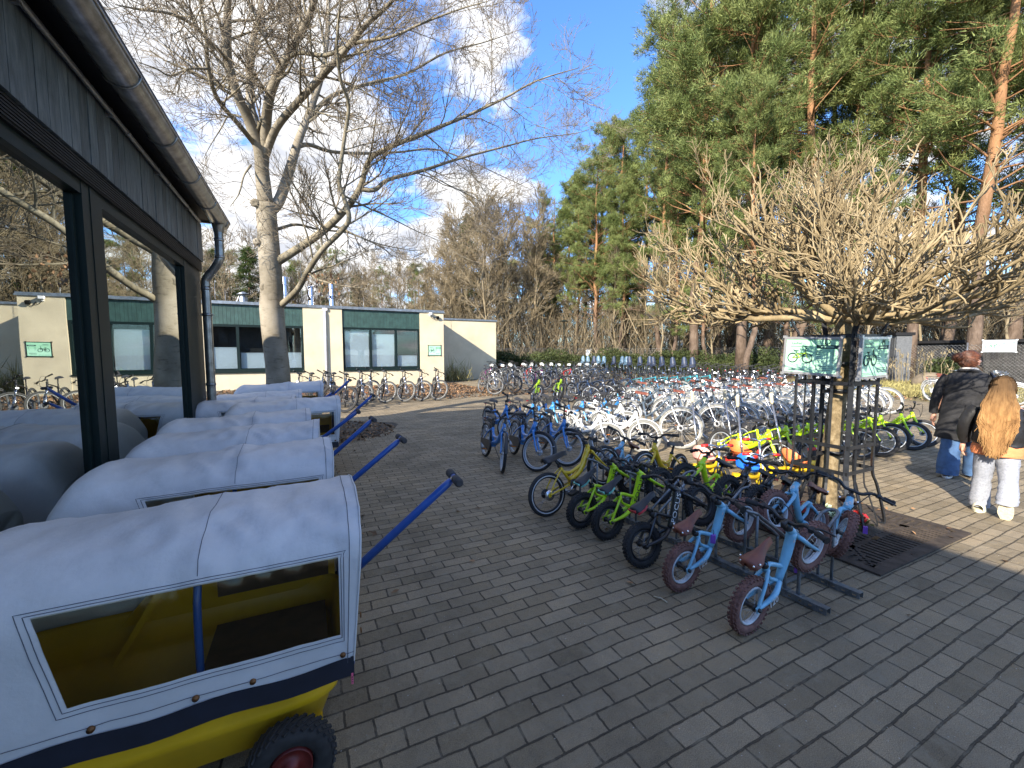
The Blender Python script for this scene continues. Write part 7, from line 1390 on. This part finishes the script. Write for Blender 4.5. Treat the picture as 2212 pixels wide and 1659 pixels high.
def girl(H):
    J = [(0, 0, .53, .09), (0, 0, .65, .085), (0, 0, .75, .09), (0, 0, .80, .06), (0, .005, .85, .042), (-.075, .02, .48, .07), (-.08, .07, .27, .048), (-.075, .10, .06, .034), (.07, -.02, .48, .07), (.075, .0, .27, .048), (.085, -.07, .17, .026),
         (-.12, 0, .77, .032), (-.18, .0, .63, .025), (-.215, .06, .51, .020), (.12, 0, .77, .032), (.18, -.02, .64, .025), (.225, .05, .53, .020)]
    J = [(a, b, c * H, r * H / 1.45) for a, b, c, r in J]; E = [(0, 1), (1, 2), (2, 3), (3, 4), (0, 5), (5, 6), (6, 7), (0, 8), (8, 9), (9, 10), (3, 11), (11, 12), (12, 13), (3, 14), (14, 15), (15, 16)]
    mb = skin_body('person', J, E, None); hc = (0, .02, H * .918); head(mb, hc, .20, 0.); hand(mb, (-.225, .08, .63), (0, .3, -1), -1, .85); hand(mb, (.245, .07, .66), (.1, .3, -1), 1, .85)
    jk = MB(); loft(jk, [(0, 0, .665, .175, .135), (0, 0, .70, .19, .145), (0, 0, .80, .198, .15), (0, 0, .92, .195, .14), (0, 0, .99, .175, .12), (0, 0, 1.03, .12, .09), (0, 0, 1.06, .07, .065)], 32, 0, .016, 5, ws=(6, 10))
    for s in (-1, 1): jk.curve([(s * .14, 0, 1.0), (s * .19, -.005, .92), (s * .215, 0, .82), (s * .22, .04, .73), (s * .21, .07, .665)], [.054, .056, .052, .047, .040], 14, 0, n=5, cap=False)
    hem = MB(); loft(hem, [(0, 0, .575, .186, .142), (0, 0, .60, .192, .148), (0, 0, .665, .186, .142), (0, 0, .685, .165, .125)], 32, 0, .006, 8)
    pn_ = MB(); loft(pn_, [(-.085, .10, .045, .088, .095), (-.088, .09, .12, .09, .092), (-.085, .06, .30, .078, .085), (-.075, .02, .45, .088, .10), (-.055, 0, .60, .11, .12)], 24, 0, .010, 11, ws=(5, 16), ws_=.80); loft(pn_, [(.085, -.115, .155, .085, .085), (.088, -.09, .20, .088, .088), (.085, -.02, .32, .078, .088), (.075, .0, .45, .088, .10), (.055, 0, .60, .11, .12)], 24, 0, .010, 13, ws=(5, 16), ws_=.80)
    so = MB(); so.merge(_shoe(.235, .092), np.array(Matrix.Translation((-.085, .08, 0)))); so.merge(_shoe(.235, .092), np.array(Matrix.Translation((.085, -.13, .105)) @ Matrix.Rotation(R_(-62), 4, 'X')))
    hr = MB(); blob_hair(hr, hc, .20, 0.); rg2 = np.random.default_rng(9); n = 1500; u = rg2.uniform(-1, 1, n); dep = rg2.uniform(0, 1, n); ztop = H * .918 + .055 * (1 - u ** 2) + rg2.uniform(-.02, .04, n); bot = .66 + .30 * np.abs(u) ** 1.6 * (.4 + .6 * rg2.uniform(0, 1, n)) - rg2.uniform(0, .10, n)
    root = np.stack([u * .062, -.055 - .035 * np.sqrt(1 - u * u * .9), ztop], -1); wv = rg2.normal(0, .010, n); m1 = np.stack([u * .095 + wv, -.125 - .03 * np.sqrt(1 - u * u * .9) - dep * .012, 1.06 - .02 * np.abs(u)], -1); m2 = np.stack([u * .108 + rg2.normal(0, .012, n), -.175 - dep * .02, .5 * (1.0 + bot) - .02], -1); en = np.stack([u * .075 + rg2.normal(0, .018, n) - .01, -.182 - dep * .02, bot], -1)
    KK = 10; ctrl = np.stack([root, m1, m2, en], 1); tt = np.linspace(0, 3, KK); i = np.clip(tt.astype(int), 0, 2); f = (tt - i)[None, :, None]; f2 = f * f * (3 - 2 * f); Pp = ctrl[:, i] * (1 - .5 * (f + f2)) + ctrl[:, i + 1] * .5 * (f + f2); hr.tubes(Pp, np.stack([np.interp(np.linspace(0, 1, KK), [0, .5, 1], [.0055, .0055, .0018])] * n), 4)
    uu = np.linspace(-1, 1, 17); Pc = []
    for z, w, yb in ((1.20, .05, -.05), (1.16, .07, -.085), (1.06, .092, -.125), (.92, .104, -.155), (.80, .09, -.165), (.72, .05, -.168)): Pc.append([(a * w, yb - .03 * math.sqrt(1 - a * a * .95) + .05 * abs(a) ** 3, z) for a in uu])
    hr.grid(np.array(Pc)); hr.grid(np.array(Pc)[:, ::-1] + [0, .03, 0])
    return mb, [('jacket', jk, pm('jacket_black', (.016, .016, .018), .45, var=.3, bump=.003, bscale=50)), ('jumper_hem', hem, pm('orange_knit', (.72, .24, .10), .85, var=.12, bump=.002, bscale=160)), ('trousers', pn_, pm('grey_fleece', (.30, .32, .37), .95, var=.16, scale=60, bump=.002, bscale=200)),
        ('shoes', so, [pm('shoe_cream', (.66, .62, .48), .6, var=.15, scale=50), pm('sole_cream', (.72, .68, .50), .7, var=.2, scale=60, bump=.002, bscale=90)]), ('hair', hr, bark('hair_blonde', [(.15, .075, .028), (.30, .165, .065), (.42, .26, .11)], (.95, 1.2, (.13, .075, .035)), 30., .001, .2))]
w_ = person('person', 1.53, 7.18, 2.08, 76, woman); tag(w_, 'person in long black coat and blue jeans, auburn hair in a bun', 'person')
g_ = person('person', 1.30, 5.72, 1.43, 78, girl); tag(g_, 'person with very long blond hair, dark jacket, orange hem and pale trousers', 'person')
